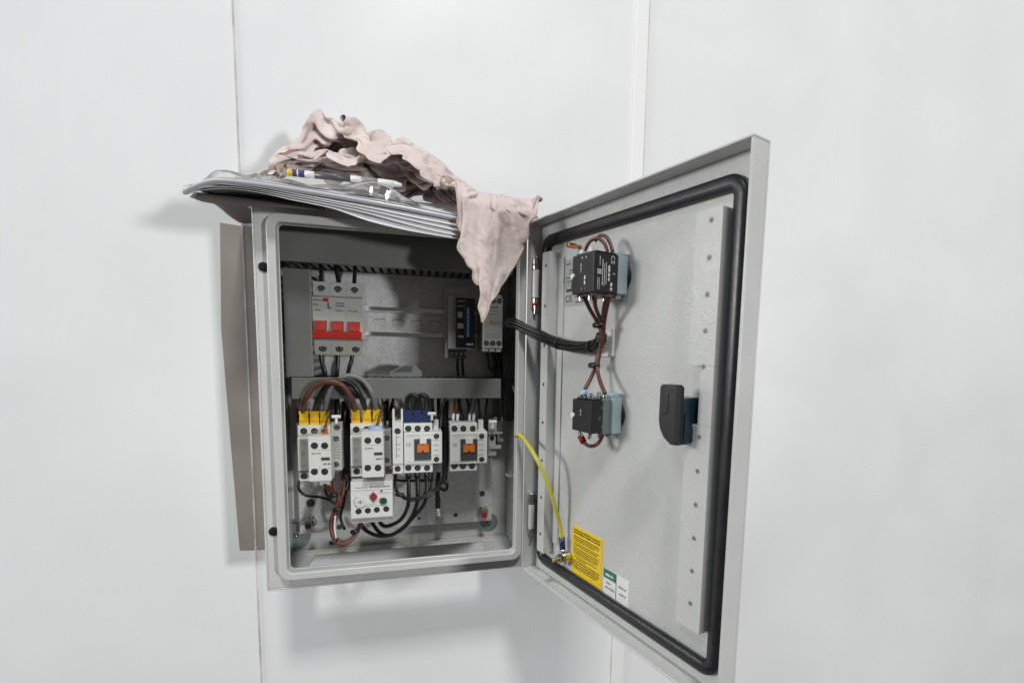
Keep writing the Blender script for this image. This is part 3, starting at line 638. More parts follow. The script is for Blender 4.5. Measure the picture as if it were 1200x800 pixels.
# wires under contactors
for a, pts in enumerate((((478.5, 552, 30), (479, 575, 28), (478, 592, 28), (470, 608, 30), (455, 616, 36), (447, 614, 44), (444, 606, 50)),
                         ((489, 552, 30), (489.5, 575, 26), (488, 592, 26), (478, 612, 28), (460, 626, 34), (447, 625, 42), (438, 615, 48), (434, 606, 52)),
                         ((500, 552, 30), (500, 575, 24), (497, 590, 24), (484, 606, 26), (468, 622, 32), (448, 628, 40), (430, 622, 46), (422, 612, 52)))):
    wire('motor_wire', P(*pts), 2.1, m_wire, 'black wire curving from the %s bottom terminal of the third contactor to the overload relay' % ('left', 'middle', 'right')[a], 'black wires from contactor to overload relay')
    x, z = at((478.5, 489, 500)[a], 556, 29); b = MB(); b.cyl((x, 29, z-4), (0, 0, 1), 3.0, 7, m_wire, n=12); tag(b.build('wire_sleeve'), 'black sleeve on the %s bottom wire of the third contactor' % ('left', 'middle', 'right')[a], 'wire sleeve')
wire('thin_wire', P((507, 553, 36), (505.5, 565, 36), (504, 574, 34), (502, 579, 32)), 1.1, m_wire, 'thin black wire right of the three thick ones under the contactors')
wire('thin_wire', P((462, 556, 44), (461, 566, 38), (466, 577, 30), (478, 583, 22), (492, 582, 20), (505, 576, 22), (515, 566, 30), (520, 552, 40)), 1.2, m_wire, 'thin black wire sagging across the three thick ones')
wire('thin_wire', P((464, 556, 44), (463, 568, 38), (469, 580, 29), (480, 586, 21), (494, 584, 19), (508, 577, 22), (518, 566, 30), (523, 552, 40)), 1.2, m_wire, 'lower thin black wire sagging across the three thick ones')
for px, py, w in ((467, 580, 'left'), (499, 580, 'right')):
    p = I(px, py, 25); b = MB(); b.tube([p+Vector((-3, 0, 2)), p+Vector((3, 0, 0)), p+Vector((5, 0, -1))], 2.6, m_black, n=8); tag(b.build('cable_tie'), 'black cable tie on the sagging thin wires, %s one' % w, 'cable tie')
wire('black_wire', P((520, 500, 56), (522, 530, 52), (521, 556, 46), (520, 566, 42)), 3.4, m_wire, 'thick black wires dropping between the two badge contactors')
wire('earth_wire', P((514, 553, 46), (512.5, 570, 44), (513, 585, 46)), 2.6, m_wire, 'dark sleeved wire above the earth lug')
wire('earth_wire', P((513.5, 574, 45), (513.8, 586, 47)), 1.8, m_yg, 'short yellow green length above the earth lug')
b = MB(); pp = P((513, 584, 46), (513, 594, 50)); b.tube(pp, 3.2, m_wire, n=12); pp = P((513, 593, 50), (513.6, 598, 56), (514.5, 604, 66)); b.tube(pp, [2.6, 2.0, 2.6], m_chrome, n=12); p = I(514.5, 606, 74); b.cyl((p.x, 70, p.z), (0, 1, 0), 5, 2, m_chrome, n=20); b.cyl((p.x, 64, p.z), (0, 1, 0), 3.2, 6, m_chrome, n=6, smooth=False)
tag(b.build('earth_lug', bevel=.2), 'silver earth lug bolted low on the mounting plate', 'lug')
# brown control loop at the lower left
wire('brown_wire', P((380, 566, 34), (388, 576, 30), (397, 582, 30), (395, 592, 30), (389, 606, 30), (388, 620, 30), (393, 633, 28), (402, 637, 26), (412, 632, 28), (419, 622, 32), (422, 614, 38)), 2.0, m_brown, 'brown wire looping from the left contactor down and round to the overload relay')
wire('brown_wire', P((391, 562, 34), (392, 572, 32), (398, 584, 30), (398, 596, 31), (392, 610, 31), (391, 622, 31), (396, 632, 30), (405, 634, 28), (414, 628, 30), (424, 614, 38)), 1.7, m_brown, 'second brown wire looping beside the first at the lower left')
wire('brown_wire', P((404, 566, 36), (402, 578, 33), (397, 590, 32), (396, 596, 33)), 1.8, m_brown, 'brown wire joining the lower left loop from the right')
wire('white_wire', P((393, 604, 29), (392, 618, 28), (394, 630, 27)), .9, m_wprint, 'thin white wire in the brown loop')
wire('thin_wire', P((380, 565, 40), (386, 572, 34), (392, 580, 31)), 1.4, m_wire, 'black wire from under the left contactor into the brown loop')
wire('thin_wire', P((405, 556, 44), (408, 568, 40), (402, 580, 34)), 2.2, m_wire, 'thick black wire in the gap above the brown loop')
extra = [(((351, 562, 50), (350, 572, 46), (358, 580, 44), (374, 582, 40), (388, 586, 34)), 1.4, m_wire, 'thin black wire running from the far left terminal into the brown loop'),
 (((399, 552, 50), (401, 566, 44), (398, 578, 36), (394, 590, 34)), 1.3, m_brown, 'thin brown wire from the side block of the left contactor'),
 (((410, 560, 56), (406, 574, 50), (402, 592, 44), (399, 606, 44), (404, 620, 44)), 1.5, m_wire, 'thin black wire behind the brown loop'),
 (((384, 566, 48), (381, 574, 44), (386, 584, 38), (392, 590, 33)), 1.4, m_brown, 'short brown wire under the left contactor'),
 (((452, 556, 56), (464, 562, 54), (486, 563, 54), (508, 562, 54)), 1.6, m_wire, 'thin black wire lying behind the bottom terminals of the third contactor'),
 (((520, 560, 40), (524, 568, 36), (522, 574, 38), (516, 572, 42)), 1.8, m_wire, 'black wire with a kink beside the earth wire'),
 (((578, 500, 44), (582, 512, 40), (580, 526, 42), (574, 536, 48)), 1.1, m_wire, 'thin black wire bent round the rightmost terminal'),
 (((540, 461, 48), (538, 472, 44), (541, 484, 42), (543, 494, 44)), 1.8, m_wire, 'black wire over the middle top terminal of the rightmost contactor'),
 (((546, 461, 50), (549, 476, 44), (548, 494, 42)), 1.4, m_blue, 'dark blue wire over the rightmost contactor'),
 (((525, 462, 50), (519, 474, 46), (517, 490, 46), (516, 500, 48)), 1.5, m_gwire, 'grey wire left of the rightmost contactor')]
for q_, r_, m_, l_ in extra: wire('thin_wire', P(*q_), r_, m_, l_)
for px, py, w in ((391, 580, 'upper'), (395.5, 596.5, 'middle'), (391, 635, 'lower'), (416, 622, 'right')):
    p = I(px, py, 28); b = MB(); b.tube([p+Vector((-3.5, 0, -1)), p+Vector((0, -1, 0)), p+Vector((4, 0, 1))], 2.4, m_black, n=8); tag(b.build('cable_tie'), 'black cable tie round the brown wire loop, %s one' % w, 'cable tie')
p = I(381, 565, 34); b = MB(); b.box(p.x-5, p.x+5, 32, 38, p.z-2.5, p.z+2, m_white); tag(b.build('terminal_connector', bevel=.5), 'small white connector under the left contactor', 'connector')
# black wires from the module and the harness to the door
for k, (px, w) in enumerate(((537, 'left'), (542, 'right'))):
    wire('module_wire', P((px, 418, 48), (px-1+k, 428, 50), (px+k, 440, 54)), 1.6, m_wire, 'black wire below the black module, %s one' % w)
for k, (px, r) in enumerate(((583, 2.6), (590, 3.0), (598, 2.8))):
    wire('thick_wire', P((px-6, 408, 62), (px-3, 425, 56), (px, 445, 50), (px+2, 468, 46), (px+2, 492, 50)), r, m_wire, 'thick black wire at the right end of the middle trunking, %s strand' % ('left', 'middle', 'right')[k])
for px, y0_, y1_, r, w in ((404.5, 470, 560, 3.6, 'between the two left contactors'), (407.5, 480, 566, 2.6, 'just left of the second contactor'), (453, 470, 500, 2.6, 'right of the second set of yellow boots'), (523, 470, 520, 3.0, 'left of the rightmost contactor'), (392, 466, 492, 2.6, 'right of the first set of yellow boots')):
    wire('thick_wire', P((px, y0_, 56), (px-1, (y0_+y1_)/2, 50), (px, y1_, 54)), r, m_wire, 'extra thick black wire darkening the space %s' % w)  # extra wires put in to darken the gaps between the devices
for k in range(3):
    px = 571+7*k; wire('relay_wire', P((px, 411, 40), (px+1, 420, 44), (px+4-k*1, 432, 48), (590-k, 446, 46), (592, 470, 44)), 1.5, m_wire, 'black wire below the white relay, %s one' % ('left', 'middle', 'right')[k])
import itertools
base = [I(598, 492, 50), I(597, 470, 46), I(594, 440, 42), I(594, 412, 40), I(593, 392, 32), I(595, 380, 16), I(603, 379, -4), I(617, 386, -18)]
dp = [DW(636, 395, 0), DW(655, 402.5, 2), DW(675, 406.5, 4), DW(693, 406, 5), DW(703, 400, 3), DW(705, 392, 4)]
base += [D(*q) for q in dp]
cen = spline(base, 6); hn = []
harness = empty('wire_harness', base[7], 'thick bundle of black wires crossing from inside the box to the door', 'wire harness')
for k in range(9):
    a = 2*PI*k/8; rad = 0 if k == 8 else 3.3; pts = []
    for i, c in enumerate(cen):
        t = (cen[min(i+1, len(cen)-1)] - cen[max(i-1, 0)]).normalized(); s_ = t.cross(Z).normalized(); v_ = s_.cross(t)
        aa = a + i*.05; pts.append(c + s_*math.cos(aa)*rad*1.0 + v_*math.sin(aa)*rad*1.15)
    b = MB(); b.tube(pts, 1.55, m_wire, n=8); b.build('wire', harness)
for i in (30, 54, 66):
    if i < len(cen)-1:
        t = (cen[i+1]-cen[i-1]).normalized(); b = MB(); b.cyl(cen[i]-t*1.5, t, 5.6, 3, m_black, n=16); b.build('cable_tie', harness)
wire('earth_wire', P((586, 444, 50), (596, 447, 46), (602, 456, 42), (606, 470, 40)), 1.2, m_yg, 'yellow green wire curving inside the right wall of the box')
# earth wire across to the door
ep = P((607, 548, 40), (607, 530, 32), (605, 516, 10), (606, 509, -14), (613, 513, -24)) + [D(*DW(*q)) for q in ((627, 534, -14), (640, 562, -8), (650, 592, 0), (656, 615, 6), (658.5, 632, 8))]
ew = wire('earth_wire', ep, 2.0, m_yg, 'yellow green earth wire arching from the box to the bolt on the door')
b = MB(); b.tube([D(*DW(658.3, 629, 8)), D(*DW(659.3, 643, 9))], 3.0, m_blue, n=12); b.build('blue_sleeve', ew)
b = MB(); q0 = D(*DW(659.5, 642, 9)); q1 = D(ub+1.5, 8, zb+6); b.tube([q0, (q0+q1)/2, q1], [2.2, 1.6, 2.4], m_chrome, n=12); b.cyl((ub, 7.4, zb), (0, 1, 0), 7.2, 1.2, m_chrome, n=24, T=D); b.build('ring_lug', ew)
p = I(602, 555, 40); b = MB(); b.tube([I(604, 541, 42), I(604.5, 550, 40)], 2.8, m_blue, n=12); b.cyl((p.x-6, 40, p.z), (1, 0, 0), 4, 4, m_chrome, n=6, smooth=False); b.cyl((p.x-9, 40, p.z), (1, 0, 0), 2.2, 18, m_chrome, n=14)
tag(b.build('earth_stud'), 'silver earth stud with dark blue sleeve on the right inner wall of the box', 'stud')

# ------------------------------------------------------------------ switch blocks on the door
def switch_block(zc, uc, label, printed):
    # zc centre height, uc outer (free side) face
    root = empty('switch_block', D(uc-20, 0, zc-25), label, 'switch block')
    u0 = uc-28; FW = -22.0 if printed else -17.5
    b = MB(); b.box(u0, uc, 2.5, 13, zc-15, zc+15, m_bracket, D); b.box(u0+5, uc-2, 3.5, 12, zc+15, zc+18.5, m_bracket, D); b.box(u0+8, uc-2, 3, 9, zc-18.5, zc-15, m_bracket, D)
    if not printed: b.box(u0+2, uc-2.5, -5.5, 2.5, zc-15, zc+14, m_capg, D); b.cyl((uc-5, -2, zc+12), (0, 0, 1), 2.0, 5, m_chrome, T=D); b.cyl((uc-5, -2, zc-17), (0, 0, 1), 2.0, 4, m_chrome, T=D)
    b.build('mounting_collar', root, bevel=.8)
    b = MB(); b.cyl((uc-10, 12.6, zc), (0, 1, 0), 12.0, 2.6, m_black, n=32, T=D); b.build('locking_ring', root, bevel=.5)
    b = MB()
    if printed:
        b.box(u0, uc, FW, 2.3, zc-15.5, zc+15, m_black, D); b.box(u0+2, uc-1, FW+2, 1.5, zc+15, zc+16.5, m_black, D); b.box(u0+2, uc-1, FW+3, 1.5, zc-17.5, zc-15.5, m_dk, D)
    else:
        b.box(u0, uc-2, FW, -5.7, zc-13.5, zc+13, m_black, D); b.box(u0+3, uc-4, FW+2, -6, zc+13, zc+14.5, m_black, D)
    blk = b.build('contact_block', root, bevel=.7)
    b = MB(); b.cyl((u0+1.5, FW-1.6, zc-1), (0, 1, 0), 2.2, 2.4, m_wprint, n=14, T=D); b.build('white_plunger', blk, bevel=.4)
    Tn = lambda a, t, z: D(uc+.2 if printed else uc-1.8, a, z)      # printed side facing the free edge
    Tf = lambda a, t, z: D(a, FW-.2, z)                             # narrow front
    b = MB()
    if printed:
        g = lambda w, z, l, h: b.greek((w, 0, z), (0, 0, -1), (1, 0, 0), l, h, m_wprint, Tn, rr)
        b.text('CE', (-3.6, 0, zc+10.5), (0, 0, -1), (1, 0, 0), 5.5, m_wprint, Tn)
        g(-8, zc+6, 12, 2.2); g(-10.3, zc+8, 17, .8); g(-12, zc+7, 17, .8); g(-14, zc+10, 20, 1.0); g(-16.8, zc+12, 7, .8); g(-17, zc-4, 9, .7); g(-18.6, zc-4, 9, .7)
        b.box(-19, -14.8, -.1, 0, zc-1.5, zc+2.5, m_wprint, Tn); g(-5.5, zc-7, 6, 2.6); b.box(-3.2, -.6, -.1, 0, zc-.5, zc+.5, m_wprint, Tn)
        b.greek((u0+16, 0, zc-2), (0, 0, -1), (1, 0, 0), 7, 1.8, m_wprint, Tf, rr); b.greek((u0+11, 0, zc+8), (0, 0, -1), (1, 0, 0), 7, 1.6, m_grey, Tf, rr)
        for a_ in (13, 18): b.cyl((u0+a_, 0, zc-12), (0, 1, 0), 1.1, .4, m_screw, T=Tf, n=12); b.cyl((u0+a_, 0, zc+12), (0, 1, 0), .8, .4, m_wprint, T=Tf, n=12)
    else:
        b.greek((u0+11, 0, zc+5), (0, 0, -1), (1, 0, 0), 6, 1.6, m_grey, Tf, rr); b.cyl((-9, -.3, zc-1), (0, 1, 0), 3, .5, m_dk, n=20, T=Tn); b.cyl((-9, -.8, zc-1), (0, 1, 0), 1.3, .6, m_screw, n=16, T=Tn); b.cyl((-7, -.3, zc+7), (0, 1, 0), .8, .5, m_screw, n=12, T=Tn); b.cyl((-7, -.3, zc-8), (0, 1, 0), .8, .5, m_screw, n=12, T=Tn)
    b.build('printed_marking', blk)
    hz = 16.3 if printed else 14.3
    for w in (FW+4, -3):
        for s_ in (1, -1):
            b = MB()
            for a_ in (7, 19): b.cyl((u0+a_, w, zc + (hz if s_ > 0 else -hz-4.4)), (0, 0, 1), 1.9, 3.2, m_wprint if (s_ > 0 and printed) else m_chrome, n=12, T=D)
            b.build('terminal_screw', root, bevel=.3)
    return root
UB = 134.0
switch_block(297, UB, 'upper black switch block on the door, covered in white print, pale blue collar', True)
switch_block(183.5, UB-1, 'lower plain black switch block on the door with pale metal collar', False)

def DP(*a): return [D(*DW(px, py, w)) for px, py, w in a]
grp = 'brown wires on the door'
wire('door_wire', DP((685, 294, -14), (691, 283, -13), (700, 279, -11), (708, 285, -8), (712, 295, -6)), 1.5, m_brown, 'brown wire arching over the left of the upper switch block', grp)
wire('door_wire', DP((697, 283, -6), (703, 276, -4), (710, 277.5, -3), (715, 285, -2), (718, 295, -2)), 1.5, m_brown, 'brown wire arching over the right of the upper switch block', grp)
wire('door_wire', DP((684, 346, -16), (690, 360, -10), (698, 374, -4), (703, 384, 0), (706, 400, 2), (701, 415, 2), (696, 435, 0), (685, 457, -10)), 1.7, m_brown, 'brown wire from the upper block down to the blue ferrule of the lower block', grp)
wire('door_wire', DP((696, 345, -16), (698, 360, -10), (703, 374, -2), (705, 390, 0), (703, 412, 2), (700, 430, 0), (703, 446, -3), (709, 461, -5)), 1.7, m_brown, 'brown wire from the orange ferrule down to the right of the lower block', grp)
wire('door_wire', DP((711, 346, -8), (708, 360, -4), (706, 376, 0), (704, 392, 2), (702, 412, 3), (699, 428, 2)), 1.7, m_brown, 'brown wire from the right of the upper block into the bundle, left strand', grp)
wire('door_wire', DP((715, 346, -6), (711, 361, -2), (708, 378, 2), (707, 394, 4), (705, 408, 5)), 1.7, m_brown, 'brown wire from the right of the upper block into the bundle, right strand', grp)
wire('door_wire', DP((679, 506, -11), (683, 517, -11), (692, 522.5, -8), (701, 519, -4), (707, 508, -3)), 1.6, m_brown, 'brown wire looping under the lower switch block', grp)
p = D(*DW(682, 515, -11)); b = MB(); b.tube([D(*DW(680.2, 511, -11)), D(*DW(684, 518, -11))], 2.8, m_red, n=12); tag(b.build('red_ferrule'), 'dark red crimp sleeve under the lower switch block', 'crimp sleeve')
b = MB(); b.tube(DP((696, 339, -16), (696, 347, -16)), 3.0, m_orange, n=12); tag(b.build('orange_ferrule'), 'orange crimp sleeve under the upper switch block', 'crimp sleeve')
b = MB(); b.tube(DP((684, 339, -16), (684, 347, -16)), 2.2, m_pad, n=12); tag(b.build('clear_ferrule'), 'clear crimp sleeve at the lower left of the upper switch block', 'crimp sleeve')
b = MB(); b.tube(DP((684.5, 457, -10), (684, 464, -11)), 3.0, m_lblue, n=12); b.tube(DP((684, 463.5, -11), (683.7, 469, -11)), 2.2, m_wprint, n=10); tag(b.build('blue_ferrule'), 'pale blue crimp sleeve on top of the lower switch block', 'crimp sleeve')
for px, py, w_, w in ((702, 381, -1, 'upper'), (697, 428, 1, 'lower')):
    b = MB(); a_ = D(*DW(px-5, py, w_-1)); c_ = D(*DW(px+5, py, w_)); b.tube([a_, (a_+c_)/2-N*1.5, c_], 2.5, m_black, n=8); tag(b.build('cable_tie'), 'black cable tie round the brown door wires, %s one' % w, 'cable tie')

def RAGWARP(p): return p

# rag surface: 72 rows of x, y, z in fifths of a design unit
RAG = [
[995,-230,1302,1011,-229,1332,1022,-232,1361,1029,-235,1392,1047,-234,1414,1065,-232,1440,1076,-228,1466,1094,-229,1491,1109,-230,1515,1125,-233,1542,1142,-230,1567,1156,-231,1594,1171,-231,1624,1182,-227,1652,1172,-220,1667,1192,-221,1685,1206,-226,1707,1204,-230,1732,1206,-232,1763,1225,-231,1786,1238,-227,1793,1243,-227,1794,1245,-222,1797,1239,-221,1800,1226,-207,1813,1251,-174,1899,1274,-175,1899,1283,-160,1899,1283,-136,1899,1271,-111,1899,1267,-85,1899,1256,-63,1899,1249,-35,1900,1241,-7,1900,1233,21,1900,1224,47,1900,1216,76,1900,1206,103,1898,1200,133,1907,1185,158,1912,1176,186,1919,1161,209,1921,1149,235,1923,1134,260,1921,1120,284,1921,1106,310,1922,1089,335,1924,1063,353,1930,1044,376,1937,1030,402,1945,1032,422,1963,1031,430,1986,1017,418,1989,999,399,1991,977,386,1990,957,398,1989,959,401,1979,945,408,1982,923,403,1970,920,415,1961,908,426,1969,877,396,1960,857,378,1991,872,413,2003,890,447,2005,871,440,2014,843,416,2020,822,405,2024,798,378,2027,804,351,2005,811,336,1983,807,313,1968],
[988,-235,1337,992,-225,1358,1015,-220,1382,1034,-220,1409,1034,-227,1437,1045,-230,1465,1062,-234,1493,1076,-232,1518,1097,-231,1544,1112,-223,1565,1123,-230,1594,1139,-222,1612,1157,-220,1639,1154,-233,1658,1174,-234,1679,1182,-230,1707,1185,-219,1723,1201,-215,1746,1213,-217,1774,1218,-219,1798,1213,-227,1797,1221,-217,1804,1220,-226,1803,1231,-216,1805,1252,-217,1799,1259,-209,1801,1262,-172,1899,1258,-150,1899,1262,-132,1899,1254,-106,1899,1242,-87,1899,1232,-58,1900,1223,-33,1900,1217,-4,1900,1210,24,1900,1202,53,1900,1193,79,1900,1183,106,1904,1172,131,1910,1162,159,1918,1153,185,1922,1145,213,1930,1133,240,1935,1124,266,1941,1111,292,1947,1098,316,1950,1084,342,1951,1077,368,1952,1060,391,1958,1037,389,1970,1033,409,1981,1012,416,1980,988,425,1988,980,399,1984,972,371,1979,946,378,1980,936,393,1977,954,406,1961,944,423,1977,924,415,1983,906,411,1983,878,401,1994,853,374,1997,857,409,2019,868,423,2003,862,436,1997,835,411,2004,816,379,2005,791,356,2005,783,312,1994,794,310,1982,799,277,1950],
[978,-232,1368,1004,-235,1385,1007,-225,1412,1015,-215,1434,1033,-214,1457,1055,-218,1483,1067,-220,1514,1068,-227,1544,1087,-219,1559,1097,-227,1589,1114,-220,1614,1124,-228,1634,1135,-220,1659,1151,-225,1684,1154,-238,1701,1159,-226,1722,1178,-226,1749,1178,-214,1768,1194,-214,1795,1193,-227,1796,1194,-219,1806,1201,-225,1806,1207,-213,1813,1219,-223,1807,1232,-219,1807,1236,-209,1812,1231,-168,1899,1238,-138,1899,1252,-128,1899,1235,-130,1899,1229,-86,1900,1223,-56,1900,1218,-23,1900,1213,7,1900,1208,38,1900,1205,66,1900,1201,94,1904,1195,125,1912,1187,151,1918,1182,178,1923,1171,205,1930,1158,234,1936,1150,259,1942,1135,284,1948,1123,309,1955,1106,334,1961,1091,354,1967,1062,360,1968,1066,386,1977,1046,399,1983,1022,387,1976,1006,400,1982,993,411,1972,974,394,1973,957,372,1967,935,372,1968,929,397,1952,943,417,1935,931,438,1953,916,439,1981,899,431,1992,872,402,2010,839,368,2019,841,393,2011,848,396,1992,853,410,1969,821,384,1982,802,365,1996,784,317,1985,771,292,1981,779,287,1987,791,293,1983],
[984,-224,1397,993,-236,1415,1015,-233,1441,1019,-223,1463,1023,-214,1486,1035,-225,1506,1047,-220,1533,1054,-215,1562,1077,-214,1585,1093,-217,1613,1098,-227,1633,1112,-220,1655,1121,-228,1680,1134,-223,1710,1133,-236,1720,1154,-236,1744,1155,-224,1765,1171,-224,1790,1171,-214,1804,1168,-228,1800,1182,-230,1805,1180,-218,1814,1190,-225,1814,1204,-221,1817,1210,-211,1823,1211,-178,1899,1222,-154,1899,1228,-126,1899,1238,-101,1899,1213,-100,1900,1198,-76,1900,1195,-44,1900,1191,-16,1900,1186,17,1900,1181,46,1900,1179,74,1903,1175,103,1909,1168,132,1918,1164,160,1923,1156,182,1929,1151,211,1936,1144,236,1943,1143,263,1950,1129,290,1956,1112,311,1961,1099,336,1968,1074,337,1967,1066,363,1975,1043,368,1972,1031,378,1981,1006,384,1984,991,385,1974,989,394,1951,965,395,1944,948,383,1956,915,371,1935,912,400,1955,914,418,1935,901,444,1942,897,454,1965,881,444,1986,874,413,1989,831,359,1998,824,369,2000,833,386,1985,832,356,1950,806,341,1963,782,328,1981,760,302,1979,756,307,1988,769,313,2000,790,322,2004],
[990,-221,1430,978,-233,1443,1000,-228,1468,1018,-230,1492,1010,-218,1514,1029,-220,1536,1040,-229,1558,1059,-230,1579,1072,-226,1607,1070,-218,1632,1088,-217,1655,1094,-225,1678,1113,-218,1699,1112,-227,1724,1132,-224,1742,1130,-234,1763,1149,-234,1788,1145,-224,1797,1146,-217,1806,1162,-218,1811,1158,-229,1810,1174,-228,1816,1176,-214,1822,1191,-207,1828,1193,-177,1899,1208,-155,1899,1199,-131,1899,1210,-107,1899,1220,-82,1900,1217,-64,1900,1195,-46,1900,1178,-24,1900,1164,3,1900,1160,30,1900,1160,62,1900,1152,87,1905,1149,118,1912,1151,149,1917,1138,172,1925,1138,199,1929,1131,225,1935,1119,248,1944,1110,264,1949,1098,282,1957,1090,302,1964,1079,325,1971,1065,344,1976,1041,359,1979,1015,360,1978,1018,368,1972,989,370,1974,999,378,1955,976,376,1963,966,371,1940,951,383,1936,933,394,1930,897,404,1930,888,412,1945,904,415,1957,890,425,1970,874,411,1963,857,373,1971,845,370,1975,828,349,1970,809,348,1984,797,322,1970,777,281,1959,757,297,1959,762,332,1988,770,349,2006,777,353,2020,776,337,2023],
[991,-218,1465,974,-227,1473,990,-235,1495,997,-226,1518,1017,-230,1541,1017,-219,1563,1040,-218,1584,1038,-228,1606,1056,-231,1629,1073,-230,1655,1065,-220,1676,1079,-216,1698,1097,-213,1724,1114,-215,1746,1112,-225,1765,1128,-223,1787,1123,-234,1792,1136,-234,1799,1150,-228,1806,1143,-217,1816,1158,-216,1821,1154,-221,1825,1172,-209,1833,1173,-176,1899,1185,-149,1899,1183,-133,1900,1195,-108,1900,1187,-86,1900,1196,-63,1900,1209,-37,1900,1203,-15,1900,1183,7,1900,1175,32,1900,1153,54,1900,1139,80,1900,1135,108,1908,1127,134,1915,1128,166,1921,1124,194,1927,1111,219,1934,1116,243,1938,1107,271,1945,1096,287,1951,1091,308,1958,1067,311,1961,1050,320,1968,1036,331,1975,1015,346,1977,1008,344,1970,993,354,1970,1000,359,1957,973,353,1966,970,352,1943,941,350,1939,924,371,1952,912,384,1949,887,377,1949,887,392,1966,893,401,1980,873,381,1983,866,356,1961,846,335,1955,825,319,1961,817,332,1980,801,301,1963,772,267,1964,744,258,1951,735,284,1963,739,332,1990,747,368,2018,752,368,2032,759,358,2041],
[965,-217,1479,983,-220,1502,975,-231,1522,997,-236,1545,999,-226,1566,1019,-229,1589,1022,-217,1610,1044,-217,1632,1040,-227,1652,1055,-233,1679,1078,-231,1697,1071,-225,1722,1093,-225,1743,1091,-215,1766,1109,-215,1791,1108,-227,1796,1126,-224,1803,1120,-235,1804,1125,-223,1813,1139,-226,1818,1139,-211,1826,1156,-207,1830,1157,-177,1899,1155,-155,1899,1162,-135,1900,1171,-112,1900,1170,-90,1900,1177,-63,1900,1176,-40,1900,1186,-19,1900,1196,11,1900,1191,34,1900,1172,58,1900,1163,82,1900,1143,107,1904,1131,130,1909,1112,159,1915,1107,183,1923,1097,214,1930,1092,242,1937,1091,265,1941,1096,289,1939,1082,306,1951,1072,324,1957,1054,336,1964,1032,336,1969,1019,319,1969,997,328,1971,977,340,1970,998,337,1961,992,336,1942,966,334,1960,952,351,1963,927,345,1957,908,359,1967,908,387,1973,889,369,1964,885,383,1988,868,363,1979,845,350,1992,843,344,1977,818,292,1969,805,294,1983,791,299,1994,796,273,1970,763,254,1972,749,275,1977,728,280,1977,744,330,2005,721,327,1998,726,335,2020,735,324,2025],
[952,-222,1503,968,-216,1526,981,-223,1550,978,-235,1569,999,-236,1589,1000,-226,1610,1021,-226,1634,1022,-215,1653,1042,-216,1676,1054,-223,1703,1058,-236,1715,1076,-237,1739,1070,-225,1759,1091,-227,1783,1084,-218,1800,1100,-215,1807,1112,-218,1812,1102,-230,1812,1117,-228,1818,1121,-214,1826,1134,-207,1834,1135,-169,1899,1138,-157,1899,1138,-136,1899,1150,-113,1900,1155,-96,1900,1156,-69,1900,1156,-45,1900,1160,-22,1900,1167,-1,1900,1174,24,1900,1184,53,1900,1175,82,1900,1164,109,1905,1151,134,1911,1132,156,1915,1125,179,1919,1112,209,1925,1090,238,1930,1077,263,1938,1074,297,1949,1063,296,1935,1077,322,1933,1058,341,1950,1032,344,1962,1015,328,1961,1024,316,1963,996,318,1962,973,319,1960,986,314,1947,967,326,1934,944,332,1948,956,333,1966,941,355,1971,923,377,1979,899,372,1984,882,355,1980,866,341,1979,854,349,1996,848,329,1976,828,324,1987,825,333,1985,805,336,2008,797,297,1998,779,273,1996,772,284,1995,757,323,2012,748,285,1994,740,318,2012,714,285,1982,709,295,1999,723,290,2002],
[953,-230,1534,946,-218,1549,966,-224,1573,980,-226,1596,979,-237,1613,1001,-235,1635,1002,-224,1656,1023,-229,1671,1024,-221,1699,1039,-233,1717,1053,-228,1741,1053,-238,1759,1072,-236,1783,1069,-225,1796,1086,-232,1798,1096,-227,1806,1087,-216,1816,1104,-216,1822,1098,-219,1827,1113,-210,1834,1122,-170,1899,1110,-160,1899,1121,-131,1900,1138,-118,1900,1127,-93,1900,1138,-69,1900,1156,-54,1900,1140,-29,1900,1135,-7,1900,1141,23,1900,1150,46,1900,1151,70,1900,1154,98,1898,1153,127,1905,1151,156,1911,1144,184,1920,1130,208,1926,1118,234,1932,1107,257,1935,1086,287,1929,1069,328,1915,1058,316,1946,1046,330,1932,1028,347,1933,1012,333,1952,1011,307,1953,1004,293,1954,984,296,1954,968,303,1946,956,317,1957,938,316,1943,933,325,1966,935,340,1976,942,363,1987,918,374,1996,892,384,2002,868,357,2002,854,317,1984,838,304,1982,821,301,1989,799,274,1984,818,325,2001,832,341,2003,817,292,1994,794,309,2011,784,320,2019,767,293,2009,757,321,2023,743,276,1999,720,248,1975,697,242,1963,694,273,1981],
[930,-229,1554,947,-229,1577,957,-218,1600,959,-230,1618,978,-226,1638,979,-236,1657,999,-235,1678,1006,-224,1695,1013,-230,1721,1033,-222,1737,1030,-231,1762,1052,-227,1783,1050,-235,1792,1066,-235,1797,1064,-223,1807,1074,-224,1814,1081,-223,1821,1082,-210,1827,1099,-182,1899,1098,-180,1899,1103,-148,1900,1119,-138,1900,1115,-116,1900,1128,-93,1900,1148,-79,1900,1138,-56,1900,1142,-31,1900,1154,-7,1900,1143,12,1900,1141,39,1900,1129,60,1900,1124,83,1900,1122,109,1901,1122,137,1906,1120,161,1911,1115,190,1915,1112,218,1916,1116,241,1915,1111,261,1917,1064,279,1913,1047,297,1918,1038,305,1935,1037,319,1955,1024,317,1933,1003,306,1934,986,290,1946,978,279,1951,957,294,1955,943,296,1946,933,307,1959,912,322,1957,908,337,1968,915,351,1976,925,349,1987,896,350,1999,871,338,2010,846,320,2014,841,323,2002,824,290,1993,800,262,1992,791,278,2008,808,310,2015,837,330,2015,824,343,2016,803,343,2024,788,309,2023,770,326,2035,756,280,2014,730,268,2008,705,247,1988,681,240,1974,676,231,1953],
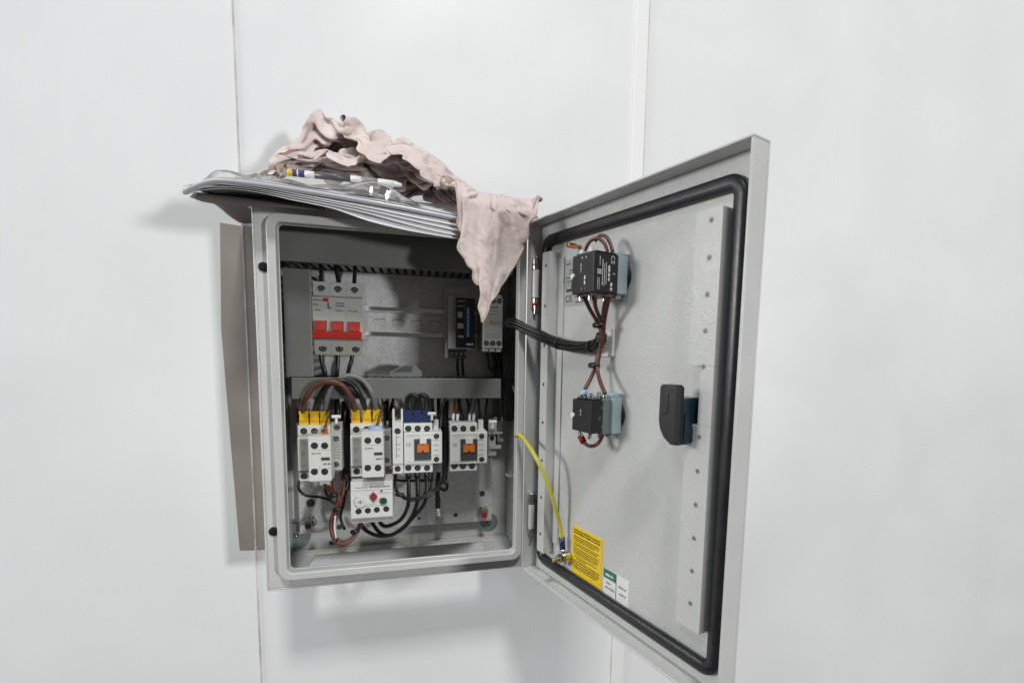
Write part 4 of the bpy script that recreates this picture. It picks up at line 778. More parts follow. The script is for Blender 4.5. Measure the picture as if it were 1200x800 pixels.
[917,-222,1581,928,-230,1602,935,-220,1621,957,-218,1643,958,-228,1664,981,-226,1683,989,-237,1709,986,-223,1721,1000,-219,1738,1022,-216,1763,1038,-218,1784,1033,-226,1797,1051,-224,1803,1047,-235,1803,1058,-232,1811,1054,-221,1820,1064,-210,1830,1083,-209,1835,1077,-172,1899,1086,-153,1900,1114,-148,1900,1109,-120,1900,1131,-105,1900,1129,-78,1900,1156,-64,1900,1162,-38,1900,1148,-14,1900,1149,13,1900,1156,35,1900,1142,56,1899,1130,78,1903,1119,100,1906,1111,123,1909,1100,142,1912,1087,165,1913,1083,194,1919,1079,220,1927,1065,235,1915,1060,257,1916,1045,280,1924,1055,292,1947,1054,308,1954,1039,292,1949,1024,298,1951,1011,277,1945,988,259,1940,962,272,1942,937,282,1949,923,293,1957,907,304,1953,914,308,1966,919,327,1976,910,336,1987,896,352,1983,884,356,1991,860,327,1995,834,287,1994,823,288,2007,800,256,2007,778,247,2010,805,288,2020,825,307,2021,819,337,2033,815,365,2039,787,354,2049,773,323,2046,754,296,2035,742,315,2031,717,293,2021,699,291,2005,678,280,1984,669,266,1960],
[900,-231,1600,911,-223,1623,934,-229,1645,936,-218,1666,955,-217,1685,971,-222,1710,970,-235,1730,994,-233,1746,992,-223,1765,1014,-225,1788,1018,-213,1802,1038,-213,1807,1031,-222,1809,1031,-230,1813,1044,-234,1817,1061,-227,1825,1072,-217,1834,1067,-183,1899,1085,-182,1900,1099,-160,1900,1114,-135,1900,1125,-111,1900,1123,-85,1900,1142,-66,1900,1145,-38,1900,1168,-28,1900,1170,2,1900,1170,30,1898,1157,54,1904,1157,75,1905,1140,100,1910,1123,121,1915,1113,143,1918,1105,164,1920,1094,188,1922,1072,204,1928,1057,218,1928,1067,245,1935,1046,250,1935,1037,274,1943,1063,279,1948,1060,297,1956,1038,303,1956,1026,286,1954,1002,266,1952,977,258,1952,947,269,1955,921,271,1956,895,275,1957,881,286,1966,892,312,1978,903,325,1988,895,330,1977,880,323,1990,877,328,1980,854,298,1983,837,259,1986,809,246,2000,789,254,2021,782,282,2033,797,315,2032,808,333,2043,822,371,2056,802,385,2064,775,367,2071,761,350,2056,748,325,2057,733,351,2052,722,342,2034,704,338,2017,682,324,1995,658,294,1967],
[884,-230,1624,906,-234,1644,918,-225,1669,939,-229,1690,941,-216,1710,952,-229,1730,972,-225,1754,979,-236,1770,1000,-233,1789,996,-221,1801,1015,-223,1804,1016,-213,1814,1035,-212,1820,1040,-220,1824,1029,-226,1827,1046,-223,1835,1052,-208,1840,1060,-201,1850,1073,-169,1900,1081,-143,1900,1096,-119,1900,1107,-98,1900,1117,-74,1900,1137,-51,1900,1145,-24,1900,1151,-4,1900,1153,20,1903,1168,46,1908,1171,73,1911,1167,98,1914,1155,122,1917,1137,143,1921,1121,162,1926,1112,184,1928,1098,204,1932,1080,223,1933,1063,224,1936,1065,247,1941,1062,265,1941,1046,250,1941,1037,270,1948,1038,281,1956,1031,301,1963,1010,294,1961,985,287,1961,962,285,1960,939,286,1967,916,294,1968,895,288,1975,866,249,1982,877,279,1996,872,300,2001,874,296,1980,854,276,1982,860,306,1997,850,282,1997,834,268,2003,821,292,2027,799,292,2042,802,313,2043,784,311,2045,790,348,2061,803,377,2077,784,410,2092,763,396,2078,745,368,2073,725,335,2058,715,319,2037,700,339,2035,686,359,2030,663,344,2007,643,296,1977],
[889,-223,1656,893,-235,1673,918,-236,1692,919,-228,1715,931,-221,1739,952,-221,1759,960,-232,1778,977,-225,1794,983,-235,1798,1003,-231,1804,998,-220,1815,1017,-226,1815,1022,-221,1823,1026,-211,1832,1039,-210,1836,1028,-210,1845,1041,-178,1900,1057,-159,1900,1077,-143,1900,1080,-121,1900,1091,-97,1900,1103,-77,1900,1115,-54,1900,1130,-34,1900,1131,-9,1900,1132,19,1899,1146,37,1902,1141,61,1909,1141,86,1916,1148,111,1922,1151,140,1927,1146,164,1930,1138,186,1933,1123,208,1937,1110,226,1940,1086,215,1936,1090,236,1940,1089,259,1945,1066,259,1947,1045,255,1948,1019,258,1951,1009,277,1960,1000,296,1968,986,308,1968,971,307,1961,948,311,1965,928,308,1972,911,298,1985,893,306,1990,865,281,1989,858,268,2006,851,292,2009,846,264,2000,828,232,1993,826,274,2005,814,257,2022,811,267,2035,812,288,2041,810,326,2058,783,310,2057,770,340,2071,791,366,2085,779,404,2104,759,381,2087,737,400,2089,716,377,2068,701,334,2040,691,293,2011,676,302,2000,660,317,2002,646,335,2016,622,297,1984],
[904,-219,1688,895,-228,1705,905,-238,1720,928,-239,1740,940,-232,1762,936,-224,1785,956,-222,1799,963,-231,1804,980,-224,1811,987,-232,1814,1003,-229,1821,1005,-215,1829,1005,-224,1834,1012,-216,1842,1018,-200,1849,1044,-178,1899,1058,-164,1900,1058,-135,1900,1074,-116,1900,1098,-110,1900,1111,-88,1900,1120,-63,1900,1129,-43,1900,1128,-17,1900,1128,10,1900,1134,32,1900,1128,56,1904,1133,80,1908,1130,104,1915,1134,130,1922,1119,144,1929,1120,169,1936,1119,195,1941,1111,218,1945,1098,206,1938,1091,235,1947,1094,252,1949,1084,275,1953,1061,277,1956,1036,269,1957,1012,271,1963,987,269,1968,975,277,1966,958,293,1969,968,325,1974,943,332,1980,922,327,1989,907,315,2001,890,331,2004,874,322,2006,863,302,2018,846,308,2023,838,295,2018,837,265,2018,813,221,2005,793,236,2019,781,264,2040,786,297,2057,794,330,2079,767,324,2077,782,354,2091,762,360,2086,757,391,2109,738,379,2096,717,365,2079,697,347,2059,677,315,2032,661,293,2004,653,260,1972,631,263,1971,635,300,2007,608,282,1989],
[889,-219,1716,909,-222,1733,901,-234,1751,914,-244,1768,924,-234,1788,943,-235,1797,940,-225,1811,956,-222,1819,974,-232,1818,982,-221,1827,986,-227,1835,986,-212,1841,996,-211,1849,1008,-203,1842,1029,-175,1899,1034,-150,1900,1061,-146,1899,1082,-132,1900,1096,-108,1900,1095,-82,1900,1117,-71,1900,1126,-46,1900,1114,-25,1900,1126,-3,1900,1122,25,1900,1119,47,1900,1114,72,1903,1108,96,1911,1109,122,1918,1108,144,1925,1114,172,1932,1091,179,1938,1094,198,1946,1079,223,1948,1070,216,1940,1068,241,1945,1071,255,1954,1074,282,1962,1051,300,1965,1031,293,1967,1005,294,1974,977,299,1978,961,306,1971,939,303,1977,947,325,1986,944,350,1994,918,350,2004,895,342,2012,876,311,2019,869,334,2028,848,322,2039,845,285,2028,830,299,2038,825,269,2037,803,241,2032,781,236,2037,776,276,2057,790,304,2071,770,316,2083,786,345,2096,766,345,2097,769,368,2102,751,342,2085,732,328,2074,721,318,2058,695,290,2030,686,276,2009,666,245,1983,639,228,1966,614,221,1957,608,247,1984,587,229,1960],
[881,-224,1743,903,-218,1762,907,-230,1780,899,-242,1788,922,-245,1795,927,-234,1810,951,-235,1816,946,-226,1830,960,-231,1835,965,-213,1842,969,-221,1851,980,-211,1855,993,-185,1899,1009,-164,1900,1019,-155,1899,1042,-139,1899,1064,-119,1900,1076,-102,1900,1087,-85,1900,1099,-62,1900,1108,-49,1900,1101,-29,1900,1108,-4,1900,1114,18,1900,1102,40,1900,1104,65,1900,1104,91,1902,1102,115,1910,1098,139,1917,1098,164,1925,1095,186,1933,1082,199,1940,1071,190,1942,1055,213,1947,1063,234,1949,1047,245,1950,1050,267,1959,1058,283,1968,1047,309,1974,1028,315,1973,999,320,1978,973,326,1982,956,310,1986,929,307,1992,929,332,2000,941,351,2010,914,357,2021,896,336,2027,875,330,2037,858,297,2036,845,309,2053,834,276,2044,823,299,2057,807,288,2058,804,265,2054,788,271,2059,770,301,2085,789,320,2093,762,339,2103,781,370,2121,781,376,2113,750,351,2102,743,305,2078,735,291,2056,716,274,2033,694,253,2005,672,268,2016,658,281,2012,634,261,1993,615,221,1978,591,212,1972,595,258,1991],
[887,-231,1774,889,-220,1791,910,-226,1804,900,-237,1807,907,-249,1809,930,-245,1816,938,-243,1828,948,-237,1837,948,-223,1850,954,-210,1857,969,-201,1850,973,-179,1900,982,-165,1900,995,-137,1900,1015,-127,1900,1037,-116,1900,1054,-95,1900,1069,-77,1900,1084,-65,1900,1082,-40,1900,1100,-32,1900,1091,-8,1900,1094,15,1900,1101,42,1900,1100,62,1901,1092,82,1903,1085,107,1908,1082,131,1911,1083,159,1917,1082,180,1924,1078,200,1932,1061,196,1935,1052,198,1941,1046,216,1940,1040,227,1949,1039,240,1956,1047,261,1964,1033,282,1968,1015,307,1978,1016,330,1985,988,334,1991,963,336,1996,944,323,1999,925,309,2008,914,328,2014,933,334,2021,917,348,2036,889,339,2048,880,312,2037,861,307,2053,847,277,2046,835,293,2064,816,273,2060,806,297,2076,795,278,2077,783,289,2079,777,325,2108,755,327,2106,768,364,2131,753,367,2118,754,390,2116,733,350,2095,717,317,2073,703,278,2052,694,244,2023,670,237,2005,641,229,1984,648,262,2013,642,292,2025,621,266,2014,602,275,2016,623,274,2015],
[875,-226,1898,884,-232,1806,897,-227,1821,910,-237,1825,900,-249,1830,925,-251,1834,921,-238,1842,922,-224,1848,928,-207,1856,945,-182,1900,958,-163,1900,973,-147,1900,995,-163,1900,1005,-138,1900,1028,-127,1900,1049,-113,1900,1066,-100,1900,1074,-76,1900,1076,-52,1900,1078,-29,1900,1089,-5,1900,1109,7,1900,1101,28,1899,1099,54,1904,1097,80,1910,1093,99,1913,1090,124,1917,1086,150,1922,1075,174,1927,1056,185,1927,1047,207,1932,1035,218,1939,1024,219,1947,1031,241,1947,1022,250,1954,1019,265,1965,1019,282,1975,1033,292,1977,1023,314,1986,1000,323,1996,979,339,2004,956,335,2010,950,314,2005,930,314,2018,914,307,2020,917,316,2034,901,323,2033,895,312,2048,872,289,2053,859,276,2049,843,275,2067,828,262,2060,821,285,2079,799,299,2098,780,298,2098,753,290,2087,757,324,2115,747,353,2128,740,391,2138,735,401,2128,721,385,2104,717,350,2079,702,315,2055,687,278,2034,672,265,2035,648,230,2011,616,217,1992,626,263,2025,632,304,2048,632,319,2041,616,307,2019,612,307,2033],
[875,-212,1898,874,-236,1898,886,-248,1898,902,-235,1844,899,-251,1853,922,-253,1852,937,-237,1851,938,-224,1860,942,-206,1866,945,-175,1900,959,-154,1900,979,-159,1900,1000,-141,1900,1028,-146,1900,1046,-132,1900,1060,-112,1900,1066,-87,1900,1077,-62,1900,1096,-48,1900,1102,-24,1900,1111,-2,1900,1109,22,1902,1119,43,1903,1123,73,1911,1116,99,1916,1106,119,1921,1092,140,1926,1084,166,1932,1064,177,1933,1039,190,1935,1020,202,1936,1005,226,1943,1005,243,1951,1014,232,1955,1019,251,1964,1006,262,1974,1023,267,1977,1006,288,1986,992,305,1987,984,300,1996,974,318,1996,967,307,2006,948,289,2017,928,301,2027,928,295,2012,909,294,2023,891,304,2026,896,285,2034,874,257,2044,850,241,2054,828,245,2071,805,261,2084,809,256,2064,779,262,2084,760,288,2098,730,289,2098,726,330,2121,722,367,2130,729,369,2113,706,368,2104,705,338,2080,690,347,2074,678,316,2044,663,293,2034,651,267,2030,640,256,2038,612,242,2021,602,269,2023,616,323,2054,627,368,2069,624,361,2046,599,329,2030],
[870,-207,1898,862,-231,1898,888,-228,1855,888,-250,1898,911,-235,1856,921,-241,1866,949,-238,1862,962,-222,1860,964,-201,1868,961,-173,1900,967,-146,1900,994,-149,1900,1021,-158,1900,1031,-130,1900,1060,-133,1900,1058,-105,1900,1083,-91,1900,1098,-68,1900,1111,-45,1900,1118,-20,1900,1123,8,1902,1130,34,1908,1129,58,1911,1112,82,1920,1116,106,1925,1104,132,1931,1087,154,1935,1068,173,1940,1045,188,1943,1027,205,1946,1009,217,1949,985,221,1952,989,241,1961,1001,242,1968,1026,236,1967,1013,253,1980,992,261,1984,981,282,1996,985,283,1983,961,287,1994,946,305,1998,944,289,2005,936,265,2013,912,277,2028,919,276,2010,910,297,2009,891,284,2020,875,281,2034,861,252,2033,837,250,2049,813,237,2057,784,240,2070,788,254,2061,767,267,2074,745,298,2084,736,326,2101,709,333,2111,726,341,2103,703,344,2101,695,308,2068,686,341,2085,682,301,2054,671,335,2066,651,325,2056,649,304,2056,627,289,2051,603,279,2049,598,305,2052,595,343,2059,602,363,2056,613,405,2069,588,361,2035],
[854,-206,1898,862,-228,1898,880,-239,1898,906,-232,1870,914,-218,1863,929,-221,1874,941,-225,1880,964,-215,1876,978,-199,1874,987,-168,1900,984,-140,1900,1009,-133,1900,1026,-157,1900,1036,-127,1900,1061,-126,1900,1077,-104,1900,1088,-76,1900,1098,-51,1900,1093,-32,1900,1100,-4,1902,1103,23,1908,1103,47,1912,1103,62,1911,1090,88,1920,1089,114,1924,1075,127,1930,1060,149,1937,1037,170,1942,1018,180,1943,1017,189,1939,1004,199,1950,1006,217,1956,991,223,1967,1018,226,1964,997,238,1976,995,236,1986,971,255,1997,957,270,1997,963,268,1984,949,292,1987,924,291,1999,928,267,2000,918,247,2008,890,260,2025,899,268,2005,892,287,2000,892,306,2010,868,287,2025,842,261,2031,824,252,2044,796,232,2050,778,232,2056,760,266,2057,755,290,2066,733,303,2073,717,309,2079,725,299,2088,712,319,2092,699,299,2072,685,324,2088,677,285,2059,670,324,2084,664,289,2051,665,337,2079,644,349,2084,626,333,2088,620,333,2073,605,359,2087,623,384,2090,619,418,2098,594,385,2068,577,395,2064],
[850,-206,1898,870,-217,1898,893,-222,1885,911,-218,1886,922,-198,1876,939,-201,1881,933,-202,1895,955,-184,1900,969,-181,1900,970,-155,1900,997,-163,1900,1000,-135,1900,1019,-145,1900,1038,-125,1900,1046,-103,1900,1062,-81,1900,1068,-54,1900,1078,-32,1898,1082,-7,1902,1082,21,1906,1095,36,1905,1085,60,1910,1081,81,1914,1083,108,1918,1072,129,1924,1068,151,1930,1049,169,1935,1026,167,1936,998,165,1939,1004,182,1948,1020,192,1950,998,198,1961,1012,209,1965,989,217,1974,978,225,1987,974,241,1983,952,237,1993,940,257,1992,932,266,1987,924,290,1985,910,277,1993,914,254,1992,897,249,2004,874,235,2015,880,261,2004,872,264,2019,873,278,2009,846,256,2012,825,241,2022,808,229,2034,776,224,2040,753,241,2049,747,264,2066,737,258,2050,716,262,2049,725,278,2069,708,282,2067,713,291,2087,700,310,2094,690,277,2065,682,302,2085,667,291,2072,648,284,2061,646,316,2080,662,353,2103,645,376,2112,622,366,2108,632,401,2120,623,424,2122,600,413,2105,577,401,2087,581,360,2058],
[878,-202,1898,895,-216,1868,902,-200,1878,904,-190,1892,915,-205,1894,918,-183,1898,931,-174,1905,944,-189,1905,952,-164,1907,972,-171,1902,994,-157,1900,1009,-140,1900,1009,-120,1900,1026,-107,1900,1048,-91,1900,1064,-72,1900,1078,-53,1900,1087,-26,1900,1086,0,1900,1086,27,1900,1082,53,1905,1079,75,1906,1074,99,1912,1072,120,1915,1069,147,1922,1058,165,1927,1038,170,1929,1031,154,1930,1018,154,1939,1011,167,1949,1016,179,1957,1012,195,1966,989,196,1972,979,207,1985,960,214,1986,948,231,1985,964,246,1978,951,257,1976,952,279,1976,929,265,1978,906,258,1983,890,262,1993,870,227,2001,864,234,2002,861,239,2020,859,245,2009,838,238,2022,827,212,2006,804,201,2015,780,200,2035,759,210,2043,759,235,2060,741,231,2049,733,264,2070,721,234,2048,705,247,2052,714,265,2073,697,263,2067,696,289,2092,680,268,2071,672,258,2053,654,243,2055,657,293,2083,665,331,2106,643,349,2114,647,389,2140,635,410,2154,622,427,2146,601,415,2123,577,373,2090,560,347,2061,555,324,2034],
[896,-183,1900,877,-196,1898,881,-194,1898,887,-210,1900,892,-186,1908,901,-194,1916,917,-190,1922,929,-181,1927,949,-168,1922,966,-144,1914,985,-134,1913,995,-114,1906,1024,-107,1900,1030,-81,1900,1052,-67,1900,1056,-48,1900,1067,-34,1900,1070,-11,1900,1079,12,1900,1083,37,1900,1080,66,1899,1071,91,1904,1061,112,1910,1065,137,1912,1055,160,1919,1045,156,1923,1048,155,1928,1042,146,1933,1026,147,1942,1033,165,1949,1013,169,1965,992,179,1977,966,192,1989,969,198,1978,974,213,1970,969,231,1969,950,242,1969,963,263,1964,939,269,1966,917,274,1971,888,267,1977,863,225,1985,843,194,1998,851,206,2009,846,214,2005,845,234,2027,826,204,2022,815,216,2032,799,178,2025,787,210,2050,761,199,2053,747,214,2061,755,257,2075,734,221,2054,726,260,2077,714,227,2056,697,236,2058,703,265,2082,675,245,2067,675,291,2092,657,262,2069,632,252,2050,635,299,2078,635,311,2097,627,339,2119,621,379,2138,606,385,2125,594,411,2134,599,363,2099,582,326,2062,564,297,2036,577,329,2050],
[868,-178,1900,866,-188,1898,859,-208,1905,866,-204,1920,871,-187,1931,891,-177,1932,909,-162,1933,935,-160,1920,940,-142,1928,956,-120,1930,980,-108,1923,1004,-99,1913,1024,-81,1903,1047,-64,1900,1045,-45,1900,1061,-30,1899,1066,-8,1899,1068,12,1898,1068,36,1899,1063,60,1902,1056,79,1901,1055,98,1900,1055,128,1906,1043,134,1913,1053,137,1917,1054,133,1922,1051,131,1928,1046,130,1936,1041,140,1944,1021,148,1954,994,155,1965,967,165,1981,945,182,1990,941,206,1987,947,216,1974,955,217,1962,956,231,1955,952,251,1952,930,253,1955,907,254,1960,882,234,1969,858,186,1981,837,156,1994,827,176,2012,847,211,2023,844,228,2038,825,221,2039,801,212,2052,774,189,2045,774,177,2052,770,222,2071,762,250,2079,745,235,2080,740,260,2081,726,214,2059,715,248,2078,703,222,2062,686,230,2066,685,267,2088,662,282,2099,653,296,2098,627,255,2067,614,267,2058,612,303,2083,602,317,2100,598,348,2106,576,366,2116,570,369,2097,573,324,2072,578,275,2040,581,276,2023,576,295,2018],
[838,-183,1900,843,-201,1901,848,-188,1915,856,-180,1923,881,-166,1924,906,-159,1917,931,-155,1911,939,-135,1917,961,-128,1913,972,-104,1914,983,-84,1918,998,-72,1919,1019,-55,1914,1043,-40,1909,1061,-23,1908,1066,-3,1907,1065,18,1907,1066,39,1907,1063,61,1908,1058,82,1908,1045,103,1909,1033,119,1908,1022,145,1909,1039,157,1917,1032,149,1921,1031,142,1928,1025,137,1935,1018,131,1942,1009,132,1953,1003,156,1955,987,179,1966,964,186,1978,941,193,1979,920,200,1983,924,215,1968,930,218,1956,940,230,1946,938,239,1959,928,255,1969,907,247,1973,884,237,1987,867,207,1998,848,189,2017,830,180,2031,837,211,2044,817,203,2050,808,222,2064,791,190,2056,788,219,2066,773,214,2078,756,232,2087,762,273,2102,741,275,2100,728,251,2086,724,205,2068,702,199,2057,701,242,2079,683,213,2072,662,231,2072,645,246,2072,640,281,2098,621,292,2095,598,251,2061,586,263,2057,598,311,2078,578,313,2078,556,328,2085,544,334,2073,549,291,2041,558,252,2012,562,238,1988,572,247,1979],
[825,-183,1920,835,-168,1903,860,-172,1900,885,-172,1899,907,-165,1900,927,-155,1900,944,-136,1900,962,-125,1902,978,-113,1901,999,-104,1901,1011,-84,1902,1023,-64,1903,1032,-37,1906,1029,-12,1915,1048,8,1916,1066,26,1916,1074,45,1915,1073,62,1914,1064,86,1915,1058,106,1916,1049,120,1915,1023,134,1918,1012,150,1919,1022,176,1926,1015,171,1931,1009,165,1938,1003,147,1943,993,143,1953,980,146,1968,975,164,1966,964,180,1968,957,201,1969,934,203,1970,915,203,1971,902,211,1962,909,231,1954,920,238,1964,936,231,1971,926,240,1983,903,233,1989,886,231,2006,863,206,2020,859,219,2032,843,199,2048,822,192,2054,814,216,2073,800,197,2065,788,224,2085,788,255,2090,771,259,2103,756,261,2112,744,250,2103,726,272,2113,723,229,2092,713,249,2091,698,236,2092,674,259,2096,670,238,2093,649,243,2090,625,246,2082,609,238,2066,599,262,2085,595,295,2095,579,315,2096,568,274,2057,558,271,2041,536,289,2053,526,296,2040,539,295,2025,539,252,1992,557,283,1998,546,239,1967],
[849,-167,1922,856,-160,1905,877,-162,1898,907,-160,1900,927,-149,1900,946,-136,1900,967,-126,1900,989,-121,1900,1009,-115,1900,1022,-93,1900,1028,-68,1900,1036,-46,1900,1042,-20,1903,1041,4,1910,1031,30,1918,1050,40,1915,1051,66,1922,1069,86,1924,1067,106,1924,1049,115,1923,1032,125,1923,1014,143,1928,1003,161,1929,1001,191,1935,998,185,1943,985,175,1952,982,161,1956,965,137,1963,950,146,1978,948,172,1978,942,181,1970,937,188,1961,932,201,1954,912,214,1955,886,219,1963,894,233,1970,906,226,1977,916,220,1985,920,223,1996,898,228,2010,876,206,2021,876,228,2036,854,225,2056,831,223,2071,817,196,2075,794,199,2083,800,228,2095,800,254,2101,792,293,2117,764,303,2122,742,298,2125,736,272,2124,716,255,2119,700,246,2105,707,280,2112,690,286,2107,675,289,2118,654,282,2111,631,271,2106,604,231,2081,584,220,2059,577,247,2064,571,281,2089,555,297,2084,545,283,2063,534,259,2033,542,249,2015,521,247,2004,517,264,1998,524,287,1997,536,292,1984,541,251,1953],
[883,-160,1909,893,-146,1900,898,-124,1900,924,-132,1900,948,-139,1900,969,-131,1900,993,-126,1900,1015,-119,1900,1034,-107,1900,1048,-84,1900,1047,-55,1900,1045,-26,1900,1050,-1,1902,1047,18,1908,1026,29,1913,1031,50,1918,1050,58,1914,1053,81,1918,1040,93,1924,1026,115,1930,1008,134,1935,992,150,1940,984,173,1942,980,204,1947,982,204,1956,977,190,1961,957,161,1965,941,148,1968,927,161,1985,925,182,1981,920,185,1968,919,181,1953,907,193,1952,888,198,1972,868,190,1980,881,215,1993,888,211,1987,898,213,2000,908,199,2006,897,215,2024,871,195,2038,870,212,2057,854,228,2077,826,228,2093,806,211,2097,780,213,2102,777,232,2100,775,278,2122,780,313,2143,755,329,2148,739,308,2146,717,298,2134,700,286,2136,683,285,2126,697,323,2138,680,321,2119,658,316,2122,637,310,2127,611,290,2111,583,257,2093,562,225,2068,557,259,2078,562,252,2056,540,265,2068,538,233,2031,542,215,2006,539,204,1982,532,204,1966,529,225,1964,525,241,1959,510,279,1971,513,234,1939],
[900,-144,1911,913,-137,1900,919,-112,1900,939,-104,1900,964,-115,1900,991,-121,1900,1014,-114,1900,1035,-105,1900,1050,-88,1900,1059,-65,1900,1059,-39,1900,1053,-13,1900,1038,-4,1900,1028,17,1905,1046,36,1909,1026,42,1911,1029,66,1918,1040,79,1915,1035,106,1921,1006,119,1930,986,135,1939,970,157,1950,973,177,1951,959,205,1954,964,198,1961,950,174,1962,950,151,1957,935,163,1969,919,164,1977,906,190,1980,902,170,1964,904,189,1966,884,173,1963,866,169,1971,871,180,1985,861,183,1997,873,197,2006,875,192,2019,881,177,2023,882,185,2040,865,191,2058,843,203,2067,839,195,2084,819,214,2108,795,246,2126,779,259,2123,753,245,2114,753,293,2138,764,310,2161,745,334,2172,721,326,2162,713,300,2154,698,316,2150,672,312,2149,671,336,2149,664,360,2143,641,342,2133,618,333,2131,594,310,2116,566,287,2109,543,267,2094,540,227,2057,543,205,2025,523,244,2044,517,254,2034,513,228,2006,506,198,1974,506,193,1954,497,232,1972,504,217,1943,510,258,1976,497,269,1971],
[926,-129,1905,935,-122,1900,949,-120,1900,964,-96,1900,982,-89,1900,1005,-98,1900,1029,-97,1900,1047,-86,1900,1058,-70,1900,1061,-39,1900,1062,-19,1900,1050,6,1900,1054,14,1899,1038,27,1900,1050,39,1905,1036,56,1908,1025,72,1914,1019,102,1922,1026,121,1920,1002,138,1928,986,156,1935,969,171,1941,970,194,1943,957,179,1948,954,165,1954,936,172,1956,926,164,1962,909,154,1976,887,158,1980,900,170,1989,888,175,1983,887,193,1983,865,147,1985,842,131,1987,844,157,2001,845,169,2016,855,185,2027,856,161,2026,858,177,2038,851,165,2052,844,189,2057,832,177,2071,813,176,2087,795,198,2112,775,218,2115,757,242,2126,756,276,2144,733,295,2158,746,306,2181,728,332,2194,702,328,2183,685,306,2166,681,331,2173,666,348,2171,643,342,2155,647,376,2169,621,365,2147,596,343,2121,575,327,2116,551,311,2106,529,283,2086,517,249,2061,513,215,2029,509,216,2010,494,245,2020,497,250,2009,490,231,1981,475,194,1950,476,214,1947,482,253,1965,494,270,1991,504,300,2003],
[928,-102,1902,946,-99,1900,967,-114,1900,988,-108,1900,1003,-89,1900,1017,-79,1900,1027,-65,1900,1053,-64,1900,1064,-47,1900,1074,-22,1900,1062,-2,1900,1073,1,1900,1060,25,1900,1054,45,1901,1046,66,1906,1047,83,1912,1020,94,1916,1006,117,1925,999,132,1921,992,152,1923,986,177,1930,966,191,1936,943,191,1945,938,175,1949,940,149,1950,913,156,1955,897,147,1965,883,134,1977,878,136,1994,881,157,1990,892,195,1997,866,170,2007,852,149,2002,830,110,2000,825,138,2017,840,146,2024,834,161,2028,842,179,2042,835,158,2043,820,155,2060,820,173,2058,802,173,2079,782,190,2097,770,180,2104,760,213,2126,754,245,2146,744,269,2165,731,293,2182,715,309,2177,701,312,2204,678,330,2207,662,324,2183,649,325,2165,643,348,2187,638,369,2186,619,370,2166,605,389,2154,581,373,2142,558,346,2116,537,321,2095,526,291,2069,505,270,2057,493,243,2039,477,210,2002,475,211,1986,471,246,1996,456,197,1957,467,242,1978,459,251,1966,474,301,2000,493,323,2028,494,274,2004],
[953,-112,1899,967,-94,1900,991,-108,1900,1011,-106,1900,1027,-92,1900,1040,-69,1900,1032,-46,1900,1031,-38,1900,1052,-29,1900,1076,5,1900,1085,12,1900,1081,30,1900,1063,49,1900,1046,73,1902,1036,87,1906,1033,107,1913,1009,104,1916,987,120,1930,981,140,1931,967,161,1933,960,166,1926,933,183,1936,917,173,1944,940,155,1942,926,123,1942,941,137,1954,921,138,1974,898,143,1989,899,161,1997,884,170,2007,867,149,1998,858,142,2016,846,118,2001,838,125,2016,815,103,2016,817,132,2029,815,145,2042,818,166,2037,806,166,2054,792,157,2066,789,185,2071,774,182,2085,753,170,2086,753,204,2107,738,230,2126,726,244,2146,717,261,2170,707,284,2195,691,297,2179,676,306,2186,655,301,2203,637,315,2186,625,326,2177,615,347,2176,618,375,2199,594,373,2171,585,400,2170,567,399,2144,549,368,2110,531,328,2077,513,297,2054,492,270,2039,464,241,2022,465,232,2001,443,193,1963,445,240,1989,432,210,1953,443,239,1961,456,269,1996,471,318,2032,475,274,2008,490,279,2027],
[964,-100,1908,989,-101,1900,1013,-99,1900,1029,-86,1900,1040,-69,1900,1050,-44,1900,1048,-21,1900,1029,-9,1900,1041,17,1900,1054,26,1900,1059,21,1900,1066,40,1900,1052,62,1900,1039,88,1899,1022,107,1906,1012,115,1914,988,124,1923,967,133,1935,961,151,1944,955,162,1939,941,151,1928,913,163,1934,916,141,1946,935,130,1945,932,108,1950,936,120,1963,930,133,1980,911,144,1999,885,148,2012,866,129,2011,859,112,1991,845,105,2013,835,87,2005,828,103,2021,832,130,2033,806,108,2033,796,119,2033,794,144,2036,780,167,2058,765,166,2070,759,201,2078,761,207,2095,738,185,2081,736,235,2109,728,260,2132,731,273,2152,713,286,2162,696,273,2167,667,279,2171,654,303,2168,640,283,2168,610,288,2159,608,322,2187,609,347,2205,595,373,2203,576,391,2191,557,394,2167,550,368,2133,526,353,2114,510,338,2093,492,318,2072,468,283,2040,445,248,2008,437,203,1987,421,185,1956,416,214,1961,436,262,1991,437,289,1993,457,327,2028,450,283,2015,458,257,2013,477,299,2033],
[985,-80,1906,1007,-85,1900,1028,-81,1900,1041,-64,1900,1043,-46,1900,1039,-27,1900,1041,0,1900,1042,13,1900,1032,43,1900,1038,43,1900,1040,43,1898,1040,59,1900,1023,71,1900,1012,91,1906,997,103,1907,986,128,1914,971,143,1923,957,146,1933,948,133,1939,934,136,1934,916,136,1933,894,146,1944,907,139,1955,918,134,1963,916,110,1971,931,103,1975,917,115,1994,893,128,2000,875,113,2002,857,97,1999,832,57,1993,820,79,2004,818,83,2025,829,108,2041,828,134,2048,808,131,2049,789,139,2053,772,130,2046,754,157,2051,743,170,2068,734,200,2086,728,209,2104,711,189,2088,703,218,2100,717,240,2129,705,262,2152,707,275,2143,684,283,2147,664,290,2148,644,287,2142,633,306,2159,611,311,2148,598,330,2160,585,349,2174,563,359,2181,557,368,2155,534,371,2157,521,352,2126,514,309,2094,496,291,2077,479,271,2053,455,244,2030,436,228,2009,405,197,1982,407,211,1975,430,264,2009,417,268,1996,430,321,2027,454,336,2051,451,306,2045,474,314,2053,475,349,2070],
